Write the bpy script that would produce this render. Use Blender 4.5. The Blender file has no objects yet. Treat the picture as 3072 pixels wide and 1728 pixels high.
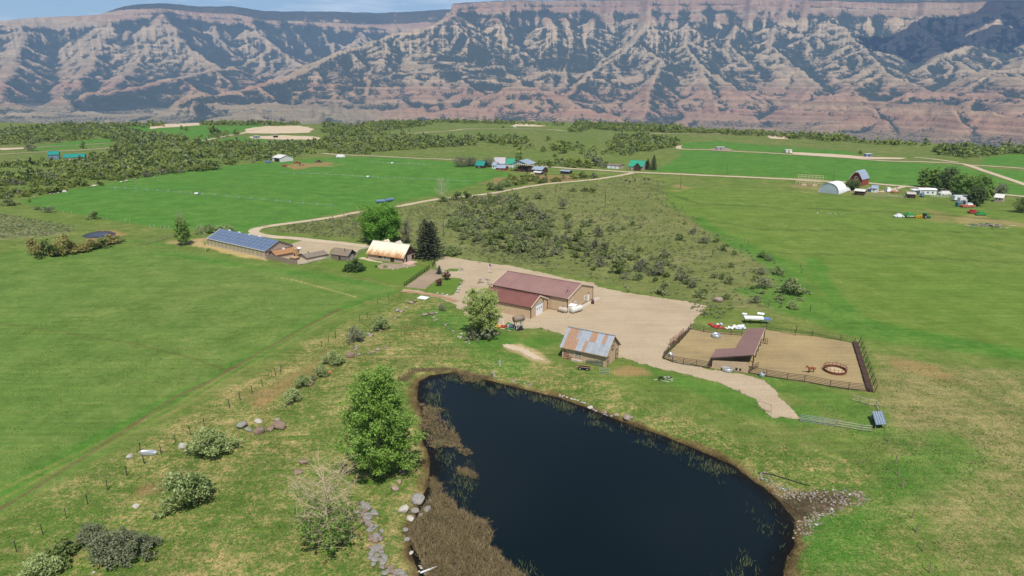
import bpy, math, random
import numpy as np
from mathutils import Vector, Matrix

random.seed(7)
rng = np.random.default_rng(11)
SC = bpy.context.scene
COL = SC.collection

# ------------------------------------------------------------------ camera
CAM_H = 60.0
FPX = 2048.0                                   # focal length in pixels of a 3072 px wide frame
PITCH = math.atan(604 / 2048)
cam_data = bpy.data.cameras.new('camera')
cam_data.sensor_width = 36.0
cam_data.lens = 36.0 * FPX / 3072
cam_data.clip_start = 0.5
cam_data.clip_end = 60000
cam = bpy.data.objects.new('camera', cam_data)
COL.objects.link(cam)
cam.location = (0, 0, CAM_H)
cam.rotation_euler = (math.pi / 2 - PITCH, 0, 0)
SC.camera = cam

# ------------------------------------------------------------------ light
SUN_AZ = math.radians(10)                      # sun stands behind the camera, a little to its right
SUN_EL = math.radians(58)
sun_data = bpy.data.lights.new('sun', 'SUN')
sun_data.energy = 4.8
sun_data.angle = math.radians(0.5)
sun_data.color = (1.0, 0.95, 0.87)
sun = bpy.data.objects.new('sun', sun_data)
COL.objects.link(sun)
to_sun = Vector((math.sin(SUN_AZ) * math.cos(SUN_EL), -math.cos(SUN_AZ) * math.cos(SUN_EL), math.sin(SUN_EL)))
sun.rotation_euler = to_sun.to_track_quat('Z', 'Y').to_euler()
sun.location = (30, -200, 300)

world = bpy.data.worlds.new('World')
SC.world = world
world.use_nodes = True
wn, wl = world.node_tree.nodes, world.node_tree.links
wn.clear()
w_out = wn.new('ShaderNodeOutputWorld')
w_bg = wn.new('ShaderNodeBackground')
w_sky = wn.new('ShaderNodeTexSky')
w_sky.sky_type = 'NISHITA'
w_sky.sun_disc = False
w_sky.sun_elevation = SUN_EL
w_sky.sun_rotation = math.atan2(to_sun.x, to_sun.y)
w_sky.altitude = 1800
w_sky.air_density = 1.0
w_sky.dust_density = 0.6
w_sky.ozone_density = 2.0
w_bg.inputs['Strength'].default_value = 0.085
# thin streaky high cloud, the same over the whole sky
w_tc = wn.new('ShaderNodeTexCoord')
w_map = wn.new('ShaderNodeMapping')
w_map.inputs['Scale'].default_value = (1.6, 1.6, 13.0)
w_map.inputs['Location'].default_value = (0.35, 0.1, 0.0)
w_noise = wn.new('ShaderNodeTexNoise')
w_noise.inputs['Scale'].default_value = 2.6
w_noise.inputs['Detail'].default_value = 7
w_noise.inputs['Roughness'].default_value = 0.6
w_ramp = wn.new('ShaderNodeMapRange')
w_ramp.inputs['From Min'].default_value = 0.49
w_ramp.inputs['From Max'].default_value = 0.76
w_mix = wn.new('ShaderNodeMix')
w_mix.data_type = 'RGBA'
w_mix.inputs['B'].default_value = (9.5, 10.0, 10.6, 1)
wl.new(w_tc.outputs['Generated'], w_map.inputs['Vector'])
wl.new(w_map.outputs['Vector'], w_noise.inputs['Vector'])
wl.new(w_noise.outputs['Fac'], w_ramp.inputs['Value'])
wl.new(w_ramp.outputs['Result'], w_mix.inputs['Factor'])
wl.new(w_sky.outputs['Color'], w_mix.inputs['A'])
wl.new(w_mix.outputs['Result'], w_bg.inputs['Color'])
wl.new(w_bg.outputs['Background'], w_out.inputs['Surface'])

vs = SC.view_settings
vs.view_transform = 'Standard'
vs.look = 'None'
vs.exposure = 0.25
vs.gamma = 1.0
vs.use_curve_mapping = False
SC.cycles.volume_bounces = 0
SC.cycles.max_bounces = 6
SC.cycles.transparent_max_bounces = 16
SC.cycles.caustics_reflective = False
SC.cycles.caustics_refractive = False

# ------------------------------------------------------------------ numeric helpers
def _hash(ix, iy, seed):
    ix = ix.astype(np.int64); iy = iy.astype(np.int64)
    n = (ix * 374761393 + iy * 668265263 + seed * 1442695041) & 0xFFFFFFFF
    n = ((n ^ (n >> 13)) * 1274126177) & 0xFFFFFFFF
    n = (n ^ (n >> 16)) & 0xFFFFFF
    return n / float(0xFFFFFF) * 2 - 1

def vnoise(x, y, seed=0):
    x = np.asarray(x, float); y = np.asarray(y, float)
    ix = np.floor(x); iy = np.floor(y)
    fx = x - ix; fy = y - iy
    ux = fx * fx * fx * (fx * (fx * 6 - 15) + 10); uy = fy * fy * fy * (fy * (fy * 6 - 15) + 10)
    a = _hash(ix, iy, seed); b = _hash(ix + 1, iy, seed)
    c = _hash(ix, iy + 1, seed); d = _hash(ix + 1, iy + 1, seed)
    return a + (b - a) * ux + (c - a) * uy + (a - b - c + d) * ux * uy

def fbm(x, y, seed=0, octv=4, gain=0.5, lac=2.03):
    s = 0; a = 1; t = 0
    for o in range(octv):
        s = s + a * vnoise(x, y, seed + o * 17); t += a
        x = np.asarray(x) * lac + 13.7; y = np.asarray(y) * lac - 7.1; a *= gain
    return s / t

def sstep(a, b, x):
    t = np.clip((np.asarray(x, float) - a) / (b - a), 0, 1)
    return t * t * (3 - 2 * t)

def poly_sd(X, Y, poly):
    """signed distance to polygon, positive inside"""
    P = np.asarray(poly, float); n = len(P)
    X = np.asarray(X, float); Y = np.asarray(Y, float)
    d2 = np.full(X.shape, 1e18); ins = np.zeros(X.shape, bool)
    for i in range(n):
        x1, y1 = P[i]; x2, y2 = P[(i + 1) % n]
        ex, ey = x2 - x1, y2 - y1
        L = ex * ex + ey * ey + 1e-12
        t = np.clip(((X - x1) * ex + (Y - y1) * ey) / L, 0, 1)
        dx = X - x1 - t * ex; dy = Y - y1 - t * ey
        d2 = np.minimum(d2, dx * dx + dy * dy)
        c = (y1 > Y) != (y2 > Y)
        if y2 != y1:
            ins ^= c & (X < (x2 - x1) * (Y - y1) / (y2 - y1) + x1)
    d = np.sqrt(d2)
    return np.where(ins, d, -d)

def line_d(X, Y, pts):
    P = np.asarray(pts, float)
    X = np.asarray(X, float); Y = np.asarray(Y, float)
    d2 = np.full(X.shape, 1e18)
    for i in range(len(P) - 1):
        x1, y1 = P[i]; x2, y2 = P[i + 1]
        ex, ey = x2 - x1, y2 - y1
        L = ex * ex + ey * ey + 1e-12
        t = np.clip(((X - x1) * ex + (Y - y1) * ey) / L, 0, 1)
        d2 = np.minimum(d2, (X - x1 - t * ex) ** 2 + (Y - y1 - t * ey) ** 2)
    return np.sqrt(d2)

CP, SP = math.cos(PITCH), math.sin(PITCH)
def ray(px, py):
    u = (px - 1536) / FPX; v = (864 - py) / FPX
    return np.array((u, CP + v * SP, -SP + v * CP))

def G0(px, py, z=0.0):
    d = ray(px, py); t = (z - CAM_H) / d[2]
    return d[0] * t, d[1] * t

# ------------------------------------------------------------------ terrain
POND_Z = -0.7
POND_PX = [(1258,1145),(1288,1127),(1359,1117),(1431,1133),(1550,1163),(1670,1192),(1753,1222),(1860,1264),(1968,1300),
    (2087,1347),(2206,1401),(2290,1461),(2337,1502),(2380,1560),(2382,1634),(2345,1728),(2270,1800),(2100,1850),(1700,1860),
    (1450,1810),(1300,1760),(1264,1728),(1232,1670),(1234,1610),(1246,1538),(1282,1455),(1292,1371),(1268,1324),(1266,1252),(1250,1180)]
POND = [G0(x, y, POND_Z) for x, y in POND_PX]
POND2 = [G0(x, y, -0.4) for x, y in [(252,706),(275,698),(300,693),(330,695),(347,702),(340,709),(300,713),(262,714)]]
# plan line of the mesa edge, from its skyline
EDGE_PX = [(-1400,372),(0,368),(180,372),(330,384),(520,377),(620,372),(800,370),(1000,376),(1060,380),(1200,366),(1300,362),(1700,372),
    (1850,378),(2050,384),(2270,395),(2450,405),(2560,418),(2700,426),(2850,440),(3072,447),(4400,470)]
_e = [G0(x, y) for x, y in EDGE_PX]
EDGE_TH = np.array([math.atan2(a, b) for a, b in _e]); EDGE_R = np.array([math.hypot(a, b) for a, b in _e])
VALLEY = -290.0

def HT0(X, Y):
    X = np.asarray(X, float); Y = np.asarray(Y, float)
    R = np.hypot(X, Y); TH = np.arctan2(X, Y)
    z = 0.10 * fbm(X / 7, Y / 7, 3, 2) * sstep(60, 90, R)
    z = z + sstep(230, 520, R) * 2.6 * fbm(X / 210, Y / 130, 5, 3)
    er = np.interp(TH, EDGE_TH, EDGE_R) + 25 * fbm(X / 120, Y / 120, 9, 3)
    z = z + sstep(-160, -20, R - er) * (1.5 + 2.0 * fbm(TH * 30, R * 0, 21, 2))
    dd = R - er
    drop = -np.clip(dd, 0, None) * 0.42
    floor = VALLEY + 14 * fbm(X / 700, Y / 700, 31, 4)
    # rising fans towards the cliffs
    floor = floor + np.clip(R - 5200, 0, None) * 0.045 * sstep(0.25, -0.25, TH)
    zf = np.maximum(z + drop * (1 + 0.4 * fbm(X / 90, Y / 90, 33, 3)), floor)
    z = np.where(dd > 0, zf, z)
    m = R < 260
    if np.any(m):
        sd = poly_sd(X[m], Y[m], POND) + 0.45 * fbm(X[m] / 2.3, Y[m] / 2.3, 41, 3)
        prof = np.interp(sd, [-7, -2.2, -0.5, 0.0, 1.2, 4, 12], [0, -0.28, -0.58, -0.70, -0.98, -1.9, -3.0])
        zz = z[m]
        z[m] = np.where(sd > -7, np.where(sd > -1.5, prof, zz * sstep(-1.5, -7, sd) + prof), zz)
    m = (R > 250) & (R < 400) & (X < -120)
    if np.any(m):
        sd = poly_sd(X[m], Y[m], POND2)
        z[m] = z[m] * sstep(2, -14, sd) + np.interp(sd, [-9, -1, 0, 2, 5], [0, -0.25, -0.4, -0.8, -1.2])
    return z

class HGrid:
    def __init__(s, x0, x1, y0, y1, c):
        s.x0, s.y0, s.c = x0, y0, c
        gx = np.arange(x0, x1 + c, c); gy = np.arange(y0, y1 + c, c)
        X, Y = np.meshgrid(gx, gy, indexing='xy'); s.Z = HT0(X.ravel(), Y.ravel()).reshape(X.shape)
        s.x1, s.y1 = gx[-1], gy[-1]
    def has(s, X, Y): return (X >= s.x0) & (X < s.x1) & (Y >= s.y0) & (Y < s.y1)
    def get(s, X, Y):
        fx = (X - s.x0) / s.c; fy = (Y - s.y0) / s.c; i = fx.astype(int); j = fy.astype(int); fx = fx - i; fy = fy - j; Z = s.Z
        return Z[j, i] * (1 - fx) * (1 - fy) + Z[j, i + 1] * fx * (1 - fy) + Z[j + 1, i] * (1 - fx) * fy + Z[j + 1, i + 1] * fx * fy
    def one(s, x, y):
        fx = (x - s.x0) / s.c; fy = (y - s.y0) / s.c; i = int(fx); j = int(fy); fx -= i; fy -= j; Z = s.Z
        return float(Z[j, i] * (1 - fx) * (1 - fy) + Z[j, i + 1] * fx * (1 - fy) + Z[j + 1, i] * (1 - fx) * fy + Z[j + 1, i + 1] * fx * fy)
HG = [HGrid(-170, 190, 45, 300, 0.6), HGrid(-960, 1000, 20, 1280, 4.0)]

def HT(X, Y):
    X = np.asarray(X, float); Y = np.asarray(Y, float); sh = X.shape; X = X.ravel(); Y = Y.ravel()
    z = np.empty(X.shape); a = HG[0].has(X, Y); b = ~a & HG[1].has(X, Y); c = ~(a | b)
    if a.any(): z[a] = HG[0].get(X[a], Y[a])
    if b.any(): z[b] = HG[1].get(X[b], Y[b])
    if c.any(): z[c] = HT0(X[c], Y[c])
    return z.reshape(sh)

def hz(x, y):
    for g in HG:
        if g.x0 <= x < g.x1 and g.y0 <= y < g.y1: return g.one(x, y)
    return float(HT0(np.array([x]), np.array([y]))[0])

def G(px, py, dz=0.0):
    """point of the ground that the photograph shows at (px, py)"""
    d = ray(px, py)
    z = 0.0
    for _ in range(6):
        t = (z - CAM_H) / d[2]
        x, y = d[0] * t, d[1] * t
        z = hz(x, y)
    return Vector((x, y, z + dz))

def PW(pts):
    return [tuple(G(x, y)[:2]) for x, y in pts]

def at_height(px, py, base, tol=None):
    """height above base.z of a thing standing at base whose top shows at row py"""
    d = ray(px, py)
    t = math.hypot(base[0], base[1]) / math.hypot(d[0], d[1])
    return CAM_H + d[2] * t - base[2]

# ------------------------------------------------------------------ mesh helpers
def mesh_np(name, V, Fc, mat=None, smooth=False):
    """V (n,3) array, Fc (m,k) int array"""
    me = bpy.data.meshes.new(name)
    V = np.asarray(V, np.float32); Fc = np.asarray(Fc, np.int32)
    me.vertices.add(len(V)); me.vertices.foreach_set('co', V.ravel())
    m, k = Fc.shape
    me.loops.add(m * k); me.loops.foreach_set('vertex_index', Fc.ravel())
    me.polygons.add(m); me.polygons.foreach_set('loop_start', np.arange(0, m * k, k, dtype=np.int32))
    me.polygons.foreach_set('use_smooth', np.full(m, smooth))
    me.update(calc_edges=True)
    if mat: me.materials.append(mat)
    return me

def link(name, me, parent=None, loc=None, rz=None):
    o = bpy.data.objects.new(name, me)
    COL.objects.link(o)
    if parent is not None: o.parent = parent
    if loc is not None: o.location = loc
    if rz is not None: o.rotation_euler = (0, 0, rz)
    return o

def tag(o, label, cat, group=None):
    o['label'] = label; o['category'] = cat
    if group: o['group'] = group
    return o

def structure(o):
    o['kind'] = 'structure'; return o

def stuff(o, label=None, cat=None):
    o['kind'] = 'stuff'
    if label: o['label'] = label
    if cat: o['category'] = cat
    return o

def thing(name, label, cat, loc=(0, 0, 0), rz=0.0, group=None):
    o = bpy.data.objects.new(name, None)
    o.empty_display_size = 0.2
    COL.objects.link(o)
    o.location = loc; o.rotation_euler = (0, 0, rz)
    return tag(o, label, cat, group)

def copy_tree(o, parent=None):
    c = o.copy(); COL.objects.link(c); c.parent = parent
    for ch in list(o.children): copy_tree(ch, c)
    return c

class MB:
    def __init__(s): s.v = []; s.f = []
    def quad(s, a, b, c, d):
        n = len(s.v); s.v += [tuple(a), tuple(b), tuple(c), tuple(d)]; s.f.append((n, n+1, n+2, n+3)); return s
    def poly(s, pts):
        n = len(s.v); s.v += [tuple(p) for p in pts]; s.f.append(tuple(range(n, n + len(pts)))); return s
    def box(s, x0, x1, y0, y1, z0, z1):
        n = len(s.v)
        s.v += [(x0,y0,z0),(x1,y0,z0),(x1,y1,z0),(x0,y1,z0),(x0,y0,z1),(x1,y0,z1),(x1,y1,z1),(x0,y1,z1)]
        s.f += [tuple(n+i for i in q) for q in ((3,2,1,0),(4,5,6,7),(0,1,5,4),(1,2,6,5),(2,3,7,6),(3,0,4,7))]
        return s
    def bar(s, a, b, w, h=None):
        """rectangular bar between two points"""
        a = Vector(a); b = Vector(b); h = h or w
        d = (b - a)
        if d.length < 1e-6: return s
        d.normalize()
        up = Vector((0, 0, 1)) if abs(d.z) < 0.95 else Vector((1, 0, 0))
        sx = d.cross(up).normalized() * (w / 2); sy = sx.cross(d).normalized() * (h / 2)
        n = len(s.v)
        for p in (a, b):
            for q in (-sx - sy, sx - sy, sx + sy, -sx + sy): s.v.append(tuple(p + q))
        s.f += [tuple(n+i for i in q) for q in ((3,2,1,0),(4,5,6,7),(0,1,5,4),(1,2,6,5),(2,3,7,6),(3,0,4,7))]
        return s
    def tube(s, pts, rads, k=6, cap=True):
        pts = [Vector(p) for p in pts]
        n0 = len(s.v); N = len(pts)
        for i, p in enumerate(pts):
            d = (pts[min(i+1, N-1)] - pts[max(i-1, 0)]).normalized()
            up = Vector((0, 0, 1)) if abs(d.z) < 0.9 else Vector((1, 0, 0))
            u = d.cross(up).normalized(); w = u.cross(d).normalized()
            r = rads[i] if hasattr(rads, '__len__') else rads
            for j in range(k):
                a = 2 * math.pi * j / k
                s.v.append(tuple(p + (u * math.cos(a) + w * math.sin(a)) * r))
        for i in range(N - 1):
            for j in range(k):
                a = n0 + i * k + j; b = n0 + i * k + (j + 1) % k
                s.f.append((a, a + k, b + k, b))
        if cap:
            s.f.append(tuple(n0 + j for j in range(k)))
            s.f.append(tuple(n0 + (N - 1) * k + j for j in reversed(range(k))))
        return s
    def lathe(s, prof, k=16, c=(0, 0, 0), cap=True):
        n0 = len(s.v); N = len(prof)
        for r, z in prof:
            for j in range(k):
                a = 2 * math.pi * j / k
                s.v.append((c[0] + r * math.cos(a), c[1] + r * math.sin(a), c[2] + z))
        for i in range(N - 1):
            for j in range(k):
                a = n0 + i * k + j; b = n0 + i * k + (j + 1) % k
                s.f.append((a, b, b + k, a + k))
        if cap:
            s.f.append(tuple(n0 + j for j in reversed(range(k))))
            s.f.append(tuple(n0 + (N - 1) * k + j for j in range(k)))
        return s
    def slab(s, pts, th):
        """flat polygon given a thickness downwards along its normal"""
        P = [Vector(p) for p in pts]
        nrm = (P[1] - P[0]).cross(P[2] - P[0]).normalized()
        if nrm.z < 0: P.reverse(); nrm = -nrm
        n = len(P); b = [p - nrm * th for p in P]
        n0 = len(s.v); s.v += [tuple(p) for p in P] + [tuple(p) for p in b]
        s.f.append(tuple(n0 + i for i in range(n))); s.f.append(tuple(n0 + n + i for i in reversed(range(n))))
        for i in range(n):
            j = (i + 1) % n; s.f.append((n0 + i, n0 + n + i, n0 + n + j, n0 + j))
        return s
    def mesh(s, name, mat=None, smooth=False):
        me = bpy.data.meshes.new(name); me.from_pydata(s.v, [], s.f); me.update()
        if mat: me.materials.append(mat)
        if smooth: me.polygons.foreach_set('use_smooth', [True] * len(me.polygons))
        return me
    def build(s, name, mat, parent=None, smooth=False):
        return link(name, s.mesh(name, mat, smooth), parent)

# ------------------------------------------------------------------ materials
MATS = {}
def nodes(name):
    m = bpy.data.materials.new(name); m.use_nodes = True
    nt = m.node_tree; b = nt.nodes['Principled BSDF']
    return m, nt, b

def lin(c):
    """sRGB 0-255 to linear"""
    return tuple((v/255/12.92 if v/255 <= .04045 else ((v/255+.055)/1.055)**2.4) for v in c)

def mat(name, col, rough=0.75, var=0.18, scale=1.5, metal=0.0, spec=0.3, bump=0.0, bscale=None, col2=None, stretch=(1, 1, 1), emit=None, coord='Object'):
    """plain surface whose colour is broken up by noise"""
    if name in MATS: return MATS[name]
    m, nt, b = nodes(name)
    N, L = nt.nodes, nt.links
    tc = N.new('ShaderNodeTexCoord'); mp = N.new('ShaderNodeMapping'); mp.inputs['Scale'].default_value = stretch
    L.new(tc.outputs[coord], mp.inputs['Vector'])
    nz = N.new('ShaderNodeTexNoise'); nz.inputs['Scale'].default_value = scale; nz.inputs['Detail'].default_value = 6; nz.inputs['Roughness'].default_value = 0.65
    L.new(mp.outputs['Vector'], nz.inputs['Vector'])
    mr = N.new('ShaderNodeMapRange'); mr.inputs['From Min'].default_value = 0.3; mr.inputs['From Max'].default_value = 0.7
    L.new(nz.outputs['Fac'], mr.inputs['Value'])
    mx = N.new('ShaderNodeMix'); mx.data_type = 'RGBA'
    c = col; c2 = col2 or tuple(v * (1 + var) for v in col); c1 = col if col2 else tuple(v * (1 - var) for v in col)
    mx.inputs['A'].default_value = (*c1, 1); mx.inputs['B'].default_value = (*c2, 1)
    L.new(mr.outputs['Result'], mx.inputs['Factor']); L.new(mx.outputs['Result'], b.inputs['Base Color'])
    b.inputs['Roughness'].default_value = rough; b.inputs['Metallic'].default_value = metal
    b.inputs['Specular IOR Level'].default_value = spec
    if bump:
        bp = N.new('ShaderNodeBump'); bp.inputs['Strength'].default_value = bump; bp.inputs['Distance'].default_value = 0.05
        n2 = N.new('ShaderNodeTexNoise'); n2.inputs['Scale'].default_value = bscale or scale * 4; n2.inputs['Detail'].default_value = 4
        L.new(mp.outputs['Vector'], n2.inputs['Vector']); L.new(n2.outputs['Fac'], bp.inputs['Height']); L.new(bp.outputs['Normal'], b.inputs['Normal'])
    MATS[name] = m
    return m

def leaf_mat(name, col, col2, rough=0.6, trans=0.38):
    """leaves: colour varies leaf by leaf and clump by clump"""
    if name in MATS: return MATS[name]
    m, nt, b = nodes(name)
    N, L = nt.nodes, nt.links
    geo = N.new('ShaderNodeNewGeometry'); oi = N.new('ShaderNodeObjectInfo')
    nz = N.new('ShaderNodeTexNoise'); nz.inputs['Scale'].default_value = 0.6; nz.inputs['Detail'].default_value = 3
    L.new(geo.outputs['Position'], nz.inputs['Vector'])
    ad = N.new('ShaderNodeMath'); ad.operation = 'MULTIPLY_ADD'; ad.inputs[1].default_value = 0.45
    L.new(geo.outputs['Random Per Island'], ad.inputs[0]); L.new(nz.outputs['Fac'], ad.inputs[2])
    ad2 = N.new('ShaderNodeMath'); ad2.operation = 'MULTIPLY_ADD'; ad2.inputs[1].default_value = 0.35
    L.new(oi.outputs['Random'], ad2.inputs[0]); L.new(ad.outputs[0], ad2.inputs[2])
    mr = N.new('ShaderNodeMapRange'); mr.inputs['From Min'].default_value = 0.45; mr.inputs['From Max'].default_value = 1.25
    L.new(ad2.outputs[0], mr.inputs['Value'])
    mx = N.new('ShaderNodeMix'); mx.data_type = 'RGBA'
    mx.inputs['A'].default_value = (*col, 1); mx.inputs['B'].default_value = (*col2, 1)
    L.new(mr.outputs['Result'], mx.inputs['Factor']); L.new(mx.outputs['Result'], b.inputs['Base Color'])
    b.inputs['Roughness'].default_value = rough; b.inputs['Specular IOR Level'].default_value = 0.25
    tr = N.new('ShaderNodeBsdfTranslucent'); L.new(mx.outputs['Result'], tr.inputs['Color'])
    ms = N.new('ShaderNodeMixShader'); ms.inputs[0].default_value = trans
    L.new(b.outputs[0], ms.inputs[1]); L.new(tr.outputs[0], ms.inputs[2]); L.new(ms.outputs[0], N['Material Output'].inputs['Surface'])
    MATS[name] = m
    return m
# ------------------------------------------------------------------ ground colours
def attr_color(me, name, arr):
    a = me.attributes.new(name, 'FLOAT_COLOR', 'POINT')
    out = np.ones((len(arr), 4), np.float32); out[:, :3] = arr
    a.data.foreach_set('color', out.ravel())

def attr_float(me, name, arr):
    a = me.attributes.new(name, 'FLOAT', 'POINT')
    a.data.foreach_set('value', np.asarray(arr, np.float32).ravel())

def grid_faces(nr, nc):
    i = np.arange(nr - 1)[:, None] * nc + np.arange(nc - 1)[None, :]
    return np.stack([i, i + nc, i + nc + 1, i + 1], -1).reshape(-1, 4)[:, ::-1]

# field outlines (picture coordinates of their corners on the ground)
IRR_LEFT = [(48,602),(250,562),(393,537),(560,512),(739,495),(850,487),(1000,474),(1049,471),(1200,474),(1407,489),(1490,503),(1560,520),(1480,535),(1407,552),(1300,584),(1180,606),(1073,626),(900,662),(775,686),(692,703),(513,686),(400,668),(298,650),(120,625)]
IRR_R1 = [(1960,513),(2045,470),(2036,450),(2119,452),(2300,462),(2494,473),(2640,486),(2875,494),(2960,520),(3072,556),(3200,600),(3072,586),(2960,572),(2750,560),(2589,545),(2300,530),(2100,521)]
IRR_R2 = [(2030,443),(2050,425),(2160,420),(2300,432),(2500,450),(2600,462),(2494,467),(2300,456),(2119,447)]
IRR_R3 = [(2895,496),(3072,512),(3400,530),(3400,640),(3080,555)]
IRR_R4 = [(2940,492),(3072,500),(3400,520),(3400,470),(3072,462),(2960,470)]
IRR_F1 = [(340,398),(440,378),(560,376),(650,380),(760,372),(800,380),(690,402),(640,412),(560,425),(460,415)]
IRR_F2 = [(560,436),(640,420),(720,408),(800,420),(960,424),(830,440),(700,436),(600,440)]
IRR_F3 = [(90,452),(200,440),(330,432),(360,436),(240,448),(110,458)]
IRR_F4 = [(100,438),(250,418),(330,412),(420,424),(300,428),(100,443)]
FIELD_LEFT = [(-900,1900),(-900,760),(0,765),(300,730),(480,742),(640,760),(800,790),(960,812),(1090,840),(1180,862),(1190,880),(1000,960),(700,1130),(520,1240),(260,1390),(0,1540),(-300,1720)]
FOREG = [(0,1560),(300,1390),(520,1260),(720,1150),(1000,985),(1190,890),(1330,905),(1420,1000),(1500,1050),(1640,1090),(1830,1150),(2060,1260),(2300,1330),(2600,1380),(2760,1560),(2820,1760),(2800,2100),(-300,2100)]
DRY_RIGHT = [(2620,1060),(2800,1090),(3072,1110),(3500,1200),(3500,2200),(2900,2100),(2850,1750),(2740,1500),(2640,1330),(2640,1200)]
LUSH_R = [(2200,870),(2330,930),(2480,990),(2600,1020),(2800,1050),(3072,1085),(3300,1140),(3300,1100),(3072,1050),(2800,1000),(2560,960),(2440,880),(2420,800),(2300,760),(2180,700),(2100,650),(2080,660),(2160,720),(2280,790),(2330,850)]
RIGHT_FIELD = [(2000,560),(2280,560),(2560,590),(2900,620),(3400,680),(3400,1140),(3072,1060),(2800,1000),(2560,960),(2440,870),(2300,770),(2150,690),(2000,610)]
SCRUB = [(800,690),(1000,650),(1130,628),(1330,600),(1540,570),(1750,545),(1900,525),(2000,545),(2010,600),(2160,710),(2300,780),(2400,860),(2420,930),(2300,930),(2130,920),(1900,880),(1780,840),(1560,800),(1440,790),(1350,770),(1250,740),(1120,715),(960,712)]
SAGE_L = [(-300,640),(0,640),(120,660),(215,675),(235,690),(140,708),(0,715),(-300,720)]
BARE = [  # (outline, colour, feather m)
    ([(2640,1085),(2700,1082),(2790,1098),(2860,1105),(2930,1130),(2900,1150),(2820,1142),(2760,1120),(2690,1108)], (0.27,0.19,0.12), 2.0),
    ([(1190,1085),(1260,1068),(1340,1062),(1420,1066),(1420,1078),(1330,1080),(1250,1092)], (0.34,0.24,0.14), 1.6),
    ([(770,1175),(830,1150),(870,1130),(860,1160),(820,1190),(775,1215)], (0.26,0.18,0.11), 1.2),
    ([(900,1100),(960,1060),(990,1050),(980,1085),(930,1120)], (0.26,0.18,0.11), 1.0),
    ([(760,1210),(800,1200),(815,1260),(790,1270)], (0.26,0.17,0.10), 0.8),
    ([(370,1500),(420,1460),(490,1450),(480,1475),(400,1515)], (0.25,0.18,0.11), 0.9),
    ([(1525,1040),(1560,1035),(1610,1058),(1640,1085),(1600,1080)], (0.42,0.32,0.24), 0.7),
    ([(1830,1115),(1880,1090),(1930,1105),(1935,1120),(1850,1125)], (0.28,0.19,0.12), 0.8),
    ([(1085,905),(1100,900),(1118,910),(1100,916)], (0.30,0.20,0.12), 0.7),
    ([(560,735),(600,715),(630,735),(800,772),(800,782),(700,765),(626,745)], (0.45,0.33,0.22), 0.5),
    ([(490,728),(540,722),(610,716),(612,726),(540,734)], (0.36,0.26,0.18), 0.9),
    ([(225,708),(262,698),(300,689),(345,692),(380,698),(352,706),(300,717),(255,718)], (0.33,0.20,0.12), 1.2),
    ([(2020,548),(2100,566),(2040,568)], (0.27,0.20,0.12), 3),
    ([(1440,542),(1500,528),(1600,520),(1720,522),(1760,528),(1700,540),(1560,548),(1470,550)], (0.24,0.15,0.10), 3),
    ([(850,500),(1000,488),(1010,497),(880,508)], (0.26,0.17,0.11), 3),
    ([(2320,548),(2500,556),(2700,575),(2680,582),(2420,562)], (0.25,0.20,0.13), 3),
    ([(2870,650),(2940,640),(3000,655),(3072,668),(3072,680),(2960,664),(2880,668)], (0.30,0.23,0.15), 2.5),
    ([(2780,625),(2860,640),(2840,660),(2800,655)], (0.22,0.19,0.10), 4),
]
MUDDY = [(2330,1490),(2400,1478),(2480,1480),(2545,1492),(2510,1520),(2450,1540),(2400,1560),(2370,1540)]
GREENLINES = [  # lush strips: (line, half width m, strength)
    ([(0,1500),(260,1340),(520,1200),(690,1110),(800,1050),(980,945),(1180,878)], 2.2, .9),
    ([(480,760),(640,782),(830,812),(1000,835),(1150,862)], 2.0, .8),
    ([(0,760),(200,735),(420,722),(520,735)], 2.5, .6),
    ([(2440,780),(2500,900),(2560,955),(2700,990),(3072,1065)], 3.0, .8),
    ([(1300,940),(1400,985),(1440,1040),(1560,1090)], 4.5, .7),
    ([(1640,1020),(1560,1040),(1500,1010),(1450,1010)], 4.0, .8),
    ([(1960,1120),(2100,1160),(2250,1210),(2380,1240)], 4.0, .7),
    ([(2300,1150),(2450,1180),(2600,1230),(2620,1290)], 4.5, .6),
    ([(2460,1640),(2560,1560),(2700,1480),(2800,1400),(2860,1330)], 4.0, .75),
]
TRACKS = [([(0,1470),(180,1385),(360,1300),(560,1195),(680,1120),(850,1020),(1000,945),(1120,900),(1200,880)], 0.40, (0.25,0.20,0.10), .55),
          ([(0,1500),(185,1400),(370,1312),(570,1208),(690,1133),(860,1030),(1010,952),(1130,905),(1200,884)], 0.40, (0.25,0.20,0.10), .55),
          ([(-60,1560),(0,1525),(100,1465),(230,1385),(400,1275),(520,1195),(640,1138),(720,1092),(900,990),(1020,925)], 0.42, (0.13,0.095,0.06), .95),
          ([(0,970),(200,1000),(400,1030),(560,1070),(680,1110)], 0.35, (0.10,0.10,0.04), .6),
          ([(840,832),(920,850),(1000,872),(1070,892)], 0.3, (0.34,0.28,0.16), .8),
          ([(1950,560),(2100,610),(2400,622),(2800,640),(3072,660)], 1.4, (0.05,0.085,0.025), .6),
          ([(2000,640),(2300,690),(2700,690),(3072,700)], 1.2, (0.055,0.09,0.025), .6),
          ([(2300,760),(2600,765),(3072,790)], 1.0, (0.055,0.09,0.025), .6),
          ([(1860,520),(1950,600),(2030,650),(2100,690),(2200,720)], 1.2, (0.22,0.18,0.11), .4),
          ([(2290,980),(2440,1000),(2560,1028)], 0.8, (0.05,0.08,0.025), .7)]

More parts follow.
